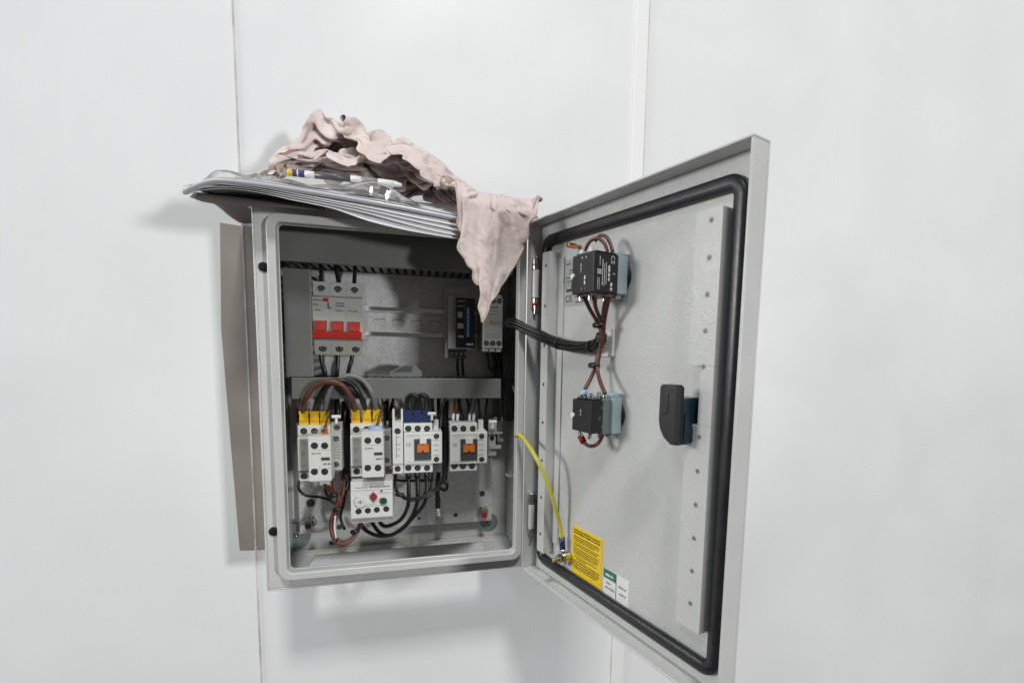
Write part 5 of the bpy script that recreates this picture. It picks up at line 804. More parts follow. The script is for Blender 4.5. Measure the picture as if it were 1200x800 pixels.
[1004,-81,1900,1016,-68,1900,1028,-57,1900,1035,-36,1900,1042,-14,1900,1054,3,1900,1039,24,1900,1032,29,1900,1017,45,1900,1028,56,1903,1024,75,1908,1019,81,1907,1001,66,1902,986,89,1911,985,108,1919,969,120,1924,954,127,1921,957,127,1930,935,115,1929,919,112,1931,903,112,1942,891,123,1958,884,120,1974,896,130,1980,907,126,1984,899,106,1989,889,101,2009,872,108,2021,852,90,2018,829,65,2015,805,48,2014,793,73,2027,802,103,2047,809,120,2065,803,148,2073,780,141,2068,769,120,2056,756,145,2066,733,141,2057,713,163,2067,728,168,2082,738,189,2105,716,210,2115,692,204,2112,682,236,2125,700,243,2130,693,245,2113,674,262,2120,661,285,2126,647,304,2134,628,325,2143,616,344,2154,595,354,2149,574,360,2152,554,339,2150,534,350,2154,525,333,2127,501,317,2116,490,292,2091,477,252,2060,455,249,2054,434,234,2033,421,243,2028,434,258,2022,417,264,2023,411,287,2025,433,312,2042,435,367,2073,455,375,2090,467,350,2089,484,372,2106,476,398,2108],
[1012,-78,1900,1025,-63,1900,1019,-49,1900,1026,-28,1900,1024,-7,1900,1024,1,1900,1020,20,1901,1008,33,1900,1027,38,1900,1007,50,1903,1028,56,1899,1004,66,1907,1006,86,1913,993,98,1921,972,104,1930,956,118,1939,961,102,1926,946,94,1923,936,100,1936,918,91,1935,920,107,1945,909,120,1957,902,112,1970,889,106,1982,876,108,1989,869,87,2003,860,65,2015,844,75,2036,829,92,2041,805,74,2037,783,53,2034,775,86,2044,782,111,2060,787,132,2084,777,156,2087,764,129,2072,748,147,2077,738,115,2058,714,136,2068,698,159,2080,711,182,2102,724,206,2127,711,237,2146,689,236,2143,681,259,2151,678,256,2130,669,220,2101,650,235,2098,628,258,2109,614,280,2117,596,292,2122,583,316,2128,566,328,2130,547,334,2123,530,317,2127,511,329,2147,504,302,2118,499,265,2086,473,253,2078,457,274,2086,433,249,2062,435,278,2067,451,278,2054,450,292,2050,437,313,2056,422,310,2061,415,340,2067,431,387,2108,455,393,2122,463,376,2123,481,409,2139,462,425,2139],
[1009,-61,1900,1005,-64,1900,1016,-45,1900,1008,-26,1900,1002,-3,1900,1019,14,1900,1001,8,1899,1002,17,1906,1001,39,1907,1022,44,1907,1011,57,1909,1012,76,1915,991,92,1927,988,115,1935,968,129,1943,964,107,1940,946,101,1940,960,82,1928,935,73,1929,929,89,1945,916,97,1957,903,105,1953,894,97,1963,879,92,1974,858,74,1987,846,62,2002,837,49,2013,824,61,2030,807,86,2055,798,59,2041,791,86,2052,771,80,2053,789,103,2071,767,106,2067,773,145,2091,756,160,2092,744,121,2073,729,150,2084,706,131,2080,691,164,2100,693,201,2123,705,217,2150,696,247,2173,671,262,2173,657,262,2147,661,233,2121,656,267,2131,634,242,2108,625,283,2133,601,284,2136,586,299,2137,575,328,2155,557,307,2130,541,292,2114,516,272,2101,500,295,2130,481,292,2117,481,248,2094,456,257,2095,443,280,2100,445,300,2101,465,287,2079,476,296,2069,471,322,2076,450,323,2082,441,353,2095,415,339,2089,428,399,2133,446,381,2133,468,392,2159,469,422,2177,444,429,2164],
[983,-68,1900,988,-51,1900,998,-35,1900,1008,-15,1900,1017,15,1900,995,23,1900,980,20,1906,984,28,1912,1004,26,1912,1008,46,1913,1010,66,1919,1009,91,1928,1002,108,1935,976,102,1941,959,121,1955,947,111,1950,961,89,1939,948,72,1939,926,59,1941,917,77,1953,906,79,1946,897,92,1940,880,85,1954,859,57,1975,853,46,1993,830,23,1994,817,31,2006,801,39,2024,811,51,2041,797,64,2058,780,49,2044,783,72,2064,765,61,2053,773,98,2078,755,103,2073,763,134,2096,746,159,2101,729,134,2085,722,167,2102,705,185,2120,688,192,2130,685,222,2148,663,239,2180,649,242,2161,650,235,2140,639,243,2136,646,245,2126,634,268,2144,618,279,2158,600,302,2173,581,314,2171,559,326,2169,531,321,2152,519,295,2130,517,257,2105,496,249,2098,487,276,2126,467,259,2116,460,295,2129,461,320,2133,474,306,2112,488,321,2104,493,339,2101,465,322,2091,466,355,2119,441,337,2103,419,334,2109,414,378,2135,440,388,2163,444,407,2164,447,425,2199,438,450,2203],
[965,-50,1900,969,-34,1900,982,-12,1900,984,10,1900,998,41,1900,988,43,1905,978,46,1912,995,53,1916,994,42,1920,1013,44,1918,1015,70,1928,1008,90,1937,988,91,1940,973,101,1952,960,95,1948,949,102,1960,934,97,1957,920,82,1960,901,66,1966,895,65,1957,879,63,1961,878,42,1950,857,22,1961,841,11,1974,830,-4,1996,823,9,2006,818,31,2027,806,18,2018,788,26,2032,799,36,2046,783,42,2056,768,35,2045,769,62,2068,750,67,2059,756,92,2078,739,107,2078,748,135,2102,741,165,2115,729,190,2131,711,203,2152,690,215,2167,669,219,2172,655,216,2154,644,203,2125,630,229,2136,623,181,2093,623,233,2126,613,256,2142,590,267,2146,577,278,2161,558,292,2157,543,299,2141,522,293,2151,526,271,2132,506,266,2131,496,252,2122,474,255,2130,479,289,2148,477,318,2157,488,329,2143,496,346,2137,504,362,2130,482,365,2132,473,323,2114,450,328,2110,455,370,2142,433,366,2153,416,374,2171,433,398,2192,421,408,2174,418,432,2182,422,445,2225],
[945,-25,1900,957,-4,1901,958,19,1901,971,36,1905,974,62,1906,982,73,1914,990,72,1920,997,74,1928,996,60,1931,1014,49,1929,1011,71,1939,983,72,1947,967,84,1957,961,76,1945,945,70,1958,940,83,1955,930,87,1968,906,95,1975,889,88,1974,874,60,1975,878,39,1968,862,20,1971,839,-20,1977,854,20,1989,838,4,2007,842,34,2019,821,7,2017,805,16,2031,796,-12,2015,779,0,2029,777,10,2043,756,46,2066,745,46,2056,756,79,2081,725,80,2079,722,81,2068,716,118,2081,711,157,2108,702,167,2124,686,182,2147,668,200,2162,672,208,2140,675,215,2129,654,215,2119,628,217,2114,609,218,2111,605,257,2123,587,250,2119,573,280,2130,564,254,2123,551,288,2130,541,273,2138,536,267,2153,528,248,2136,508,213,2113,495,257,2145,498,281,2155,505,304,2159,504,331,2167,504,358,2173,514,371,2158,495,383,2162,482,360,2157,461,341,2143,435,335,2130,447,364,2170,449,386,2203,434,404,2224,411,390,2197,413,418,2211,389,418,2177,394,434,2226],
[923,-2,1911,936,25,1911,951,31,1914,947,56,1913,956,68,1920,972,61,1925,970,74,1933,978,69,1940,989,58,1940,996,37,1940,985,55,1954,962,67,1964,959,55,1951,947,55,1943,930,62,1954,924,66,1968,905,76,1976,885,82,1993,885,62,1982,868,49,1990,861,10,1983,860,-9,1970,842,-27,1988,857,11,2001,860,39,2014,842,12,2020,828,27,2033,817,-12,2018,794,-16,2027,763,-18,2032,739,5,2045,729,44,2064,752,63,2081,738,98,2099,747,107,2094,730,111,2091,709,139,2106,686,137,2094,680,153,2115,661,172,2131,661,191,2134,675,170,2107,667,182,2096,657,197,2090,622,216,2090,611,238,2099,597,256,2106,578,267,2110,552,262,2104,533,261,2112,540,238,2115,550,237,2131,552,244,2159,532,237,2147,516,251,2151,506,274,2171,529,294,2172,535,321,2175,536,350,2177,530,379,2184,512,398,2195,486,387,2190,466,368,2184,446,349,2172,416,342,2156,426,371,2193,441,392,2238,413,388,2232,410,414,2243,389,390,2199,372,390,2166,366,416,2212],
[910,10,1927,914,37,1924,933,49,1927,962,43,1918,950,53,1931,960,50,1936,980,54,1929,970,53,1940,981,36,1937,972,48,1949,966,33,1956,949,46,1959,934,51,1959,923,37,1948,905,50,1964,903,59,1977,910,82,1988,891,67,1992,877,57,2006,875,32,1993,879,14,1977,859,-27,1984,857,-11,2000,849,-1,2016,864,27,2023,849,38,2036,829,4,2033,813,17,2042,789,26,2055,765,28,2057,744,48,2079,731,77,2094,750,92,2107,754,129,2119,733,137,2114,718,117,2103,698,105,2088,665,109,2086,657,133,2098,643,154,2109,665,166,2114,648,163,2100,634,198,2104,634,222,2105,595,189,2079,585,215,2084,568,224,2081,554,235,2102,531,225,2085,513,241,2111,520,226,2116,523,208,2127,537,218,2156,542,256,2179,531,276,2178,511,304,2194,515,322,2186,540,339,2206,542,365,2211,527,395,2227,501,412,2235,472,395,2225,455,371,2213,435,357,2199,403,346,2187,413,369,2223,429,382,2264,412,402,2272,390,393,2239,366,400,2218,351,374,2166,340,393,2168],
[930,16,1923,921,23,1935,942,36,1934,964,27,1919,973,40,1921,967,28,1928,982,31,1929,993,43,1930,1008,30,1928,984,23,1939,965,29,1944,949,33,1943,924,31,1947,914,28,1965,904,38,1980,921,56,1976,917,68,1992,892,69,2007,892,44,1994,872,11,2004,880,1,1988,864,-29,1996,854,-20,2018,856,-3,2030,842,5,2035,852,23,2044,832,27,2050,815,52,2065,792,63,2074,770,72,2088,751,66,2097,733,85,2113,741,122,2131,727,121,2121,716,150,2132,696,147,2124,668,137,2112,650,104,2102,633,128,2102,647,156,2123,642,188,2132,623,186,2116,606,178,2101,603,227,2124,586,220,2108,570,231,2109,564,201,2082,540,205,2088,519,204,2089,487,218,2101,502,240,2135,505,235,2150,513,250,2174,518,274,2195,539,296,2210,541,318,2210,513,333,2212,515,345,2202,512,360,2192,501,377,2206,489,378,2226,470,377,2246,445,370,2246,426,356,2231,403,333,2208,407,356,2252,401,370,2236,388,375,2264,363,382,2251,343,383,2223,326,374,2175,334,355,2138],
[940,1,1926,947,19,1920,962,10,1922,967,15,1909,984,11,1912,988,4,1917,1006,20,1916,1015,20,1919,1004,7,1925,985,9,1928,962,9,1933,939,11,1944,935,23,1957,932,42,1969,918,29,1982,927,55,1988,905,39,2000,884,37,2020,888,22,2004,883,2,1998,868,-20,2013,849,-51,2017,846,-33,2038,834,-28,2044,840,-10,2051,828,15,2065,819,44,2080,799,67,2093,774,55,2092,771,83,2110,757,99,2127,736,118,2143,719,106,2129,714,136,2145,700,123,2132,699,154,2148,683,146,2135,658,156,2133,635,163,2137,625,178,2135,626,199,2134,629,226,2151,614,236,2150,592,244,2148,570,236,2128,566,188,2096,550,214,2106,533,180,2093,507,189,2104,489,202,2119,483,234,2148,484,259,2174,493,283,2194,505,305,2214,522,327,2226,541,347,2245,524,368,2243,505,367,2226,497,344,2195,482,358,2184,467,355,2202,448,352,2219,444,335,2222,422,324,2229,403,318,2231,386,338,2227,373,347,2214,382,367,2207,361,368,2193,343,339,2165,316,329,2135,310,315,2108],
[947,4,1912,953,-5,1918,979,-10,1908,994,-2,1900,1004,-5,1901,1016,-2,1905,1026,-1,1907,1021,-7,1914,1000,-9,1917,981,-13,1926,959,-6,1943,954,13,1951,938,23,1968,949,43,1973,936,39,1990,916,24,1994,903,32,2015,888,10,2021,878,-20,2016,875,-35,2003,857,-49,2024,842,-60,2040,824,-61,2040,822,-39,2061,817,-7,2077,816,20,2087,805,59,2105,780,69,2114,765,47,2103,742,68,2113,747,88,2136,724,86,2132,721,113,2154,706,105,2137,689,127,2154,672,149,2167,681,170,2165,666,187,2167,649,177,2156,645,200,2161,640,226,2170,620,240,2176,595,240,2171,573,227,2150,583,204,2121,559,212,2127,540,199,2121,521,162,2102,501,179,2120,507,217,2148,499,230,2176,505,258,2201,511,285,2225,521,308,2238,532,331,2261,514,353,2261,499,341,2236,480,354,2231,472,332,2196,460,330,2166,439,337,2181,419,331,2197,422,305,2191,407,289,2190,385,299,2185,371,315,2173,385,337,2174,364,335,2151,349,343,2130,334,282,2092,312,237,2061,291,274,2092],
[945,-11,1916,962,-19,1904,979,-17,1898,1010,-27,1900,1021,-18,1900,1028,-24,1900,1012,-15,1909,1020,-32,1908,1008,-17,1920,992,-5,1933,975,7,1948,956,-5,1958,956,17,1967,934,22,1979,936,16,1990,913,2,2002,904,15,1995,895,-10,2000,883,-40,2003,860,-71,2017,837,-73,2021,819,-89,2040,801,-69,2059,796,-34,2072,798,-3,2078,789,23,2088,791,27,2102,771,43,2117,750,58,2124,726,55,2121,730,71,2145,714,89,2161,701,90,2144,702,113,2166,694,140,2180,679,168,2192,659,169,2184,652,203,2199,632,187,2176,625,216,2178,609,199,2139,598,211,2153,579,210,2169,561,199,2138,568,165,2110,546,170,2106,541,199,2137,521,165,2124,508,192,2148,512,213,2180,517,240,2195,536,263,2206,540,291,2236,533,309,2269,511,322,2265,489,334,2260,472,346,2249,467,324,2214,449,329,2194,451,313,2165,429,320,2151,412,319,2164,418,281,2143,398,287,2152,393,313,2166,369,287,2117,376,318,2120,370,353,2133,342,269,2067,319,267,2060,294,249,2054,285,209,2029],
[964,-36,1903,979,-31,1902,999,-40,1900,1002,-33,1899,1018,-44,1900,1017,-48,1901,1000,-41,1914,1003,-46,1920,996,-33,1931,972,-22,1942,978,-17,1950,964,-7,1966,940,1,1982,938,7,1971,921,10,1984,910,-10,1983,897,8,1985,877,-30,1993,862,-70,1996,835,-99,2013,810,-105,2027,790,-101,2039,778,-74,2053,784,-42,2058,784,-9,2070,777,-6,2084,779,-6,2097,757,14,2114,734,30,2125,710,42,2131,707,63,2129,701,64,2147,688,87,2166,679,111,2173,669,137,2198,656,164,2212,640,186,2216,620,201,2203,606,204,2179,616,184,2145,593,158,2113,583,176,2135,572,177,2154,567,160,2128,547,138,2102,536,155,2118,545,184,2149,521,174,2153,526,196,2170,539,221,2175,546,241,2201,550,271,2233,535,276,2257,513,284,2251,493,299,2242,480,311,2224,459,319,2246,445,320,2230,453,308,2198,437,314,2180,437,300,2159,416,292,2161,410,306,2141,391,278,2113,396,329,2144,378,273,2088,358,260,2063,355,304,2081,331,272,2045,306,231,2016,304,202,2008,289,240,2033],
[978,-46,1900,984,-56,1900,1003,-59,1900,1003,-60,1898,998,-37,1908,994,-61,1911,989,-60,1920,978,-39,1931,973,-51,1940,969,-37,1952,949,-23,1962,936,-24,1980,922,-11,1983,935,-8,1963,918,12,1970,898,-9,1973,880,-26,1980,854,-59,1992,834,-77,2009,816,-98,2018,789,-120,2016,782,-104,2030,759,-69,2047,765,-48,2049,770,-44,2064,776,-47,2072,762,-39,2088,732,-17,2104,706,3,2112,703,25,2107,690,38,2119,682,72,2135,664,83,2152,651,106,2174,643,130,2192,626,150,2194,611,167,2190,599,177,2170,611,176,2156,591,154,2131,571,126,2106,558,139,2121,579,149,2137,563,95,2090,542,121,2109,546,164,2139,531,160,2155,535,185,2185,553,205,2184,531,219,2202,552,240,2225,534,251,2241,519,258,2219,493,265,2226,482,276,2208,464,284,2223,461,299,2210,436,286,2207,428,284,2183,451,296,2172,437,272,2147,426,274,2131,413,270,2115,411,306,2124,400,310,2109,387,295,2081,365,276,2050,343,231,2007,322,194,1992,301,153,1950,282,180,1979,289,173,1989],
[988,-77,1900,990,-84,1900,985,-74,1900,980,-62,1910,970,-43,1922,981,-35,1924,965,-52,1929,950,-51,1945,950,-36,1953,946,-51,1962,922,-40,1983,907,-24,1991,910,-26,1975,914,-11,1963,905,11,1962,878,-14,1976,863,-60,1972,847,-85,1983,831,-104,1998,801,-124,2001,793,-114,2013,760,-98,2011,748,-50,2045,744,-50,2056,751,-46,2066,749,-11,2094,732,-24,2083,716,-40,2078,701,-9,2089,691,15,2091,681,40,2106,663,76,2125,666,104,2147,666,128,2168,649,150,2176,635,169,2180,617,160,2157,600,153,2146,599,111,2104,584,102,2092,574,95,2107,565,103,2109,574,116,2126,566,140,2138,545,135,2139,544,153,2170,558,175,2174,562,207,2207,538,206,2218,540,233,2247,521,228,2224,502,254,2238,498,236,2202,483,244,2185,468,254,2206,470,263,2186,449,265,2198,460,276,2180,450,269,2158,470,284,2163,459,292,2147,444,298,2130,429,294,2112,413,289,2093,394,252,2054,377,229,2024,356,178,1975,333,131,1932,307,100,1919,298,136,1962,273,125,1954,264,180,2005],
[964,-86,1900,974,-69,1900,964,-58,1908,981,-33,1909,977,-16,1920,960,-19,1934,942,-38,1941,940,-24,1955,925,-39,1968,918,-64,1974,895,-46,1995,892,-39,1985,887,-26,1979,895,-15,1957,887,3,1952,867,-25,1969,853,-60,1974,838,-96,1977,813,-121,1988,801,-116,1998,790,-74,2040,780,-76,2033,766,-30,2047,759,-16,2071,759,3,2091,740,21,2105,725,5,2099,725,-7,2080,709,3,2078,690,11,2068,678,59,2101,686,74,2122,684,109,2138,662,133,2151,653,162,2162,632,158,2150,617,145,2125,603,109,2116,590,125,2126,586,88,2108,563,54,2094,557,90,2114,543,105,2128,570,130,2154,574,152,2164,568,176,2198,548,175,2208,559,201,2237,544,224,2259,521,235,2266,502,247,2257,479,235,2230,469,229,2200,462,214,2164,471,231,2156,459,237,2183,454,245,2163,437,259,2174,468,255,2155,456,251,2130,448,255,2116,435,247,2096,422,243,2075,395,213,2042,371,182,2006,355,203,2016,339,194,1997,334,143,1966,311,86,1932,285,81,1934,277,138,1988,252,150,2002],
[951,-65,1900,953,-50,1906,962,-31,1913,953,-32,1926,951,-6,1929,939,-8,1947,922,-28,1959,928,-48,1951,921,-65,1964,891,-76,1986,870,-83,1997,879,-57,1977,882,-47,1961,872,-46,1952,859,-46,1952,844,-45,1968,821,-84,1981,824,-87,1990,819,-95,1995,806,-77,2031,799,-56,2049,787,-17,2059,782,0,2064,771,16,2088,753,29,2097,742,2,2085,731,35,2104,712,35,2105,699,45,2103,704,49,2093,695,83,2116,682,84,2111,675,114,2129,664,151,2143,644,144,2135,629,127,2121,616,129,2132,606,120,2143,594,137,2158,578,111,2139,566,80,2130,564,109,2151,543,99,2145,542,128,2161,564,142,2186,573,165,2222,561,187,2245,535,190,2232,516,209,2256,514,212,2229,491,216,2231,497,219,2199,480,208,2181,487,209,2160,467,204,2137,451,219,2144,439,231,2173,435,238,2151,436,253,2153,433,231,2124,411,234,2105,398,225,2079,392,253,2085,371,190,2036,363,224,2047,336,181,2011,326,212,2024,311,148,1980,311,126,1982,288,96,1969,264,106,1981,271,153,2014],
[933,-43,1904,940,-25,1908,935,-26,1921,928,-20,1933,936,-27,1940,915,-19,1949,903,-35,1961,906,-40,1968,893,-57,1977,882,-87,1973,859,-106,1985,859,-83,1981,863,-75,1957,840,-93,1958,837,-82,1970,842,-49,1991,824,-58,1996,826,-61,2008,809,-74,2011,818,-59,2035,813,-17,2060,806,14,2072,791,35,2083,768,33,2083,761,12,2075,749,40,2091,731,14,2086,720,35,2094,720,61,2109,713,89,2115,701,81,2102,693,108,2116,677,112,2116,656,116,2128,641,121,2132,638,136,2147,631,141,2164,611,137,2175,605,107,2157,588,89,2141,584,113,2165,565,96,2165,562,121,2178,542,123,2185,541,152,2207,554,152,2236,539,171,2258,519,190,2258,517,182,2223,496,193,2225,512,196,2201,505,189,2172,492,181,2144,471,189,2143,448,190,2144,429,201,2137,419,217,2141,431,247,2181,413,242,2146,410,262,2145,384,217,2097,394,251,2110,375,231,2085,366,245,2083,345,252,2075,326,199,2040,307,218,2046,288,174,2014,302,178,2037,286,157,2029,286,106,2000,286,175,2056],
[940,-44,1919,923,-48,1914,914,-40,1928,935,-47,1926,921,-42,1940,920,-40,1950,907,-51,1947,906,-67,1957,893,-54,1963,873,-83,1967,851,-109,1970,831,-120,1983,826,-122,1963,819,-108,1976,829,-86,2000,843,-54,2008,838,-33,2009,820,-48,2013,811,-34,2034,803,-27,2048,817,2,2051,804,21,2061,788,30,2067,768,28,2071,752,25,2076,746,-5,2072,739,37,2084,732,57,2099,715,69,2094,717,92,2097,704,113,2111,687,87,2097,673,81,2100,662,88,2122,650,113,2146,630,116,2146,630,119,2172,622,114,2187,603,92,2181,580,86,2167,592,109,2195,572,114,2208,550,103,2189,549,124,2220,530,133,2211,525,148,2246,518,164,2230,491,173,2243,496,160,2209,505,163,2191,493,184,2202,501,174,2173,482,184,2170,458,202,2179,441,216,2176,416,213,2172,416,247,2192,400,231,2157,398,256,2169,381,228,2126,391,270,2152,375,281,2139,356,242,2101,338,213,2066,336,278,2114,315,268,2101,299,231,2075,271,220,2062,278,219,2079,269,187,2070,266,127,2028,275,96,1997],
[938,-64,1906,943,-60,1915,925,-68,1924,933,-65,1934,940,-56,1940,924,-70,1949,921,-82,1934,901,-75,1940,886,-68,1947,869,-86,1952,847,-113,1952,802,-157,1970,802,-138,1977,801,-94,2006,803,-70,2024,827,-39,2031,829,-15,2035,831,-19,2016,807,-56,2019,789,-32,2042,801,-7,2039,782,-11,2045,768,4,2059,751,-5,2051,730,12,2062,720,6,2071,714,29,2078,720,34,2072,714,52,2072,701,71,2076,678,86,2082,667,122,2114,645,93,2108,637,98,2127,638,87,2133,633,89,2153,613,95,2148,621,80,2166,591,69,2141,597,70,2170,586,76,2192,564,81,2207,541,93,2215,523,109,2224,508,128,2229,511,141,2212,488,147,2237,472,154,2218,469,165,2207,486,151,2184,485,165,2176,473,186,2195,473,214,2211,454,229,2219,432,239,2214,406,242,2207,397,219,2168,391,250,2198,377,230,2159,378,262,2177,362,253,2137,359,284,2166,341,294,2140,331,228,2097,316,201,2061,302,256,2113,279,277,2127,254,260,2109,257,193,2052,253,138,2014,243,110,2003,257,69,1967],
[934,-84,1910,955,-82,1910,952,-60,1921,960,-68,1926,944,-77,1941,933,-89,1938,902,-95,1948,890,-77,1959,870,-112,1960,850,-129,1968,829,-136,1980,804,-150,1985,786,-147,1987,774,-101,2017,774,-89,2029,788,-68,2030,806,-25,2034,809,-43,2009,790,-64,2017,784,-60,2027,785,-44,2024,762,-25,2039,749,-20,2051,734,-13,2058,733,-21,2044,713,-8,2048,705,2,2066,701,30,2071,691,57,2086,678,49,2073,657,70,2086,626,101,2100,628,103,2119,615,59,2104,612,68,2123,617,53,2121,604,52,2125,605,51,2148,579,47,2140,573,69,2148,559,85,2177,536,68,2179,515,78,2196,514,100,2192,490,118,2202,517,123,2200,495,137,2193,475,126,2175,460,143,2180,467,159,2169,465,178,2187,465,196,2229,453,220,2239,434,213,2210,410,212,2197,386,222,2211,372,210,2166,373,238,2209,366,256,2202,355,233,2140,347,262,2177,335,267,2151,317,291,2164,308,237,2109,305,170,2056,283,224,2102,261,240,2121,241,218,2094,239,166,2044,228,143,2010,235,78,1960,236,27,1935],
[927,-100,1922,928,-83,1921,941,-86,1926,954,-100,1925,943,-107,1939,915,-102,1957,891,-92,1971,868,-124,1974,854,-137,1970,837,-141,1982,835,-123,2000,820,-135,1995,797,-144,2000,779,-145,1994,759,-114,2007,759,-90,2027,790,-83,2018,805,-82,1999,789,-103,1998,778,-85,2013,773,-60,2026,744,-49,2028,730,-46,2046,731,-34,2060,717,-34,2051,692,-23,2051,674,-5,2063,687,23,2082,670,35,2079,660,66,2097,640,55,2087,609,78,2094,609,100,2129,601,59,2102,594,5,2074,599,15,2103,594,30,2124,586,30,2146,572,52,2167,555,61,2157,542,80,2146,522,82,2163,495,76,2172,485,98,2177,510,104,2172,519,121,2165,506,145,2167,479,150,2153,457,149,2141,446,163,2177,445,171,2200,444,190,2242,426,214,2250,407,220,2230,387,200,2199,365,194,2171,360,213,2205,353,217,2169,345,242,2202,333,218,2142,326,238,2138,315,273,2187,300,265,2152,315,207,2106,298,163,2074,269,201,2103,259,175,2070,238,155,2051,215,148,2040,206,145,2023,205,98,1979,214,30,1932],
[921,-105,1915,942,-109,1910,947,-110,1918,937,-120,1932,913,-107,1945,897,-121,1955,877,-126,1969,849,-136,1982,831,-139,1993,822,-139,2002,812,-136,2017,800,-127,2028,812,-126,2008,784,-144,2009,775,-151,1997,751,-133,2003,764,-102,2020,783,-114,2016,782,-133,2009,778,-116,2013,764,-75,2028,723,-73,2028,701,-49,2049,704,-35,2065,691,-12,2071,674,-29,2062,663,7,2083,661,41,2103,644,33,2089,645,66,2112,623,74,2112,588,65,2096,586,80,2121,592,65,2123,589,34,2112,577,12,2110,573,3,2117,555,27,2144,538,42,2158,524,58,2152,520,52,2131,499,76,2134,512,91,2152,492,87,2151,487,109,2157,494,125,2147,498,135,2129,485,165,2148,465,180,2173,446,190,2191,432,198,2218,418,190,2225,400,203,2261,380,219,2248,361,201,2217,343,174,2176,341,188,2153,341,218,2209,324,213,2172,319,245,2198,324,266,2207,307,229,2148,292,228,2135,289,167,2078,269,141,2067,250,145,2063,253,112,2027,244,69,1982,224,72,1974,202,87,1989,182,112,2005,185,54,1957],
[929,-134,1914,923,-117,1919,924,-128,1929,915,-104,1934,895,-117,1942,876,-128,1955,854,-142,1960,837,-145,1967,826,-146,1977,808,-147,1989,809,-144,1996,795,-144,2006,788,-132,2024,769,-122,2026,746,-146,2007,766,-156,1988,763,-130,2011,752,-122,2020,761,-103,2035,747,-90,2039,723,-102,2028,717,-66,2051,687,-71,2049,673,-42,2062,689,-13,2083,675,10,2095,659,16,2105,642,20,2094,638,54,2118,619,39,2102,585,34,2095,568,30,2084,559,36,2101,572,15,2094,573,50,2122,559,42,2134,548,11,2118,524,9,2128,526,32,2129,508,41,2142,499,61,2151,504,35,2116,505,50,2110,500,87,2126,479,114,2133,462,133,2152,468,128,2128,457,165,2133,438,185,2158,424,200,2185,406,187,2194,387,195,2227,374,187,2251,358,214,2275,340,197,2238,324,193,2206,315,193,2167,323,232,2243,313,250,2235,291,240,2196,291,262,2190,284,222,2144,283,163,2100,281,100,2041,266,84,2011,239,93,2022,217,129,2037,219,75,1988,220,14,1946,204,23,1943,179,66,1988,163,70,1984],
[901,-136,1939,916,-144,1921,910,-119,1920,899,-101,1927,884,-124,1932,864,-136,1943,865,-134,1955,844,-144,1959,826,-148,1969,812,-150,1978,796,-152,1986,790,-157,1980,790,-147,2002,764,-139,2021,740,-149,2001,757,-159,1981,772,-154,1992,770,-146,2008,745,-132,2025,728,-112,2038,706,-100,2046,688,-65,2063,691,-32,2083,663,-28,2085,679,18,2115,670,55,2131,652,72,2135,643,30,2121,630,6,2095,613,5,2088,578,-14,2073,549,-2,2078,547,-6,2095,567,-7,2096,553,28,2112,538,45,2122,516,8,2103,516,-12,2099,500,16,2122,487,27,2115,480,52,2141,482,67,2138,475,51,2115,469,100,2139,451,98,2126,437,134,2140,436,161,2157,425,160,2139,411,184,2139,393,197,2160,379,180,2167,364,175,2199,349,177,2239,336,197,2286,317,215,2279,306,223,2255,298,221,2202,295,248,2273,287,262,2248,271,265,2213,261,245,2155,262,192,2109,254,125,2066,254,64,2018,247,41,1985,226,61,1991,195,121,2030,195,80,1998,203,16,1965,189,2,1947,167,15,1953,160,43,1985],
[889,-149,1935,897,-133,1923,905,-120,1909,891,-101,1914,874,-132,1920,879,-121,1933,873,-109,1945,851,-132,1952,834,-144,1961,811,-157,1961,790,-160,1963,793,-160,1970,778,-160,1976,773,-146,2007,759,-148,2003,762,-147,2005,784,-139,2020,774,-121,2041,748,-115,2047,724,-93,2062,711,-55,2077,687,-39,2095,679,-2,2112,648,15,2122,666,41,2144,653,64,2157,630,65,2144,619,14,2106,612,-29,2080,590,-46,2058,565,-40,2071,543,-36,2069,551,-37,2089,554,-18,2114,532,-22,2102,532,-14,2089,519,-22,2071,495,-5,2091,473,2,2106,465,27,2125,462,28,2109,457,68,2140,449,82,2132,456,114,2170,432,121,2156,443,144,2180,423,149,2165,415,175,2173,395,162,2145,370,153,2120,352,160,2137,335,171,2182,324,173,2214,309,178,2263,294,188,2238,279,197,2210,300,199,2201,280,217,2210,274,225,2175,249,233,2184,238,227,2142,232,185,2096,228,121,2051,223,79,2030,218,42,1987,196,122,2046,177,127,2050,192,62,2005,175,47,2002,172,16,1974,158,-12,1947,140,7,1967],
[880,-155,1919,877,-135,1916,890,-122,1902,874,-134,1900,872,-128,1915,864,-137,1930,874,-94,1930,859,-109,1940,836,-147,1947,816,-160,1947,797,-160,1947,778,-160,1963,764,-160,1974,781,-156,1986,774,-146,2007,748,-140,2020,760,-132,2037,760,-120,2059,750,-77,2079,725,-54,2091,706,-27,2106,691,8,2125,666,4,2132,642,23,2144,640,48,2167,627,60,2158,616,20,2122,597,-11,2098,584,-40,2076,568,-87,2043,538,-74,2049,548,-78,2061,550,-62,2082,537,-49,2095,532,-56,2076,524,-48,2070,501,-49,2070,476,-45,2080,454,-31,2090,440,-1,2104,438,38,2121,431,78,2136,441,96,2164,427,120,2179,419,145,2197,431,168,2215,412,172,2199,395,155,2178,381,163,2168,370,134,2130,360,154,2169,348,156,2205,327,151,2221,310,153,2188,307,175,2180,288,172,2162,294,179,2145,279,196,2141,256,199,2163,264,197,2132,245,167,2098,229,134,2074,205,143,2080,201,117,2054,202,57,2013,173,141,2076,174,90,2044,162,104,2037,154,82,2019,155,34,1999,166,-12,1966,150,-29,1961],
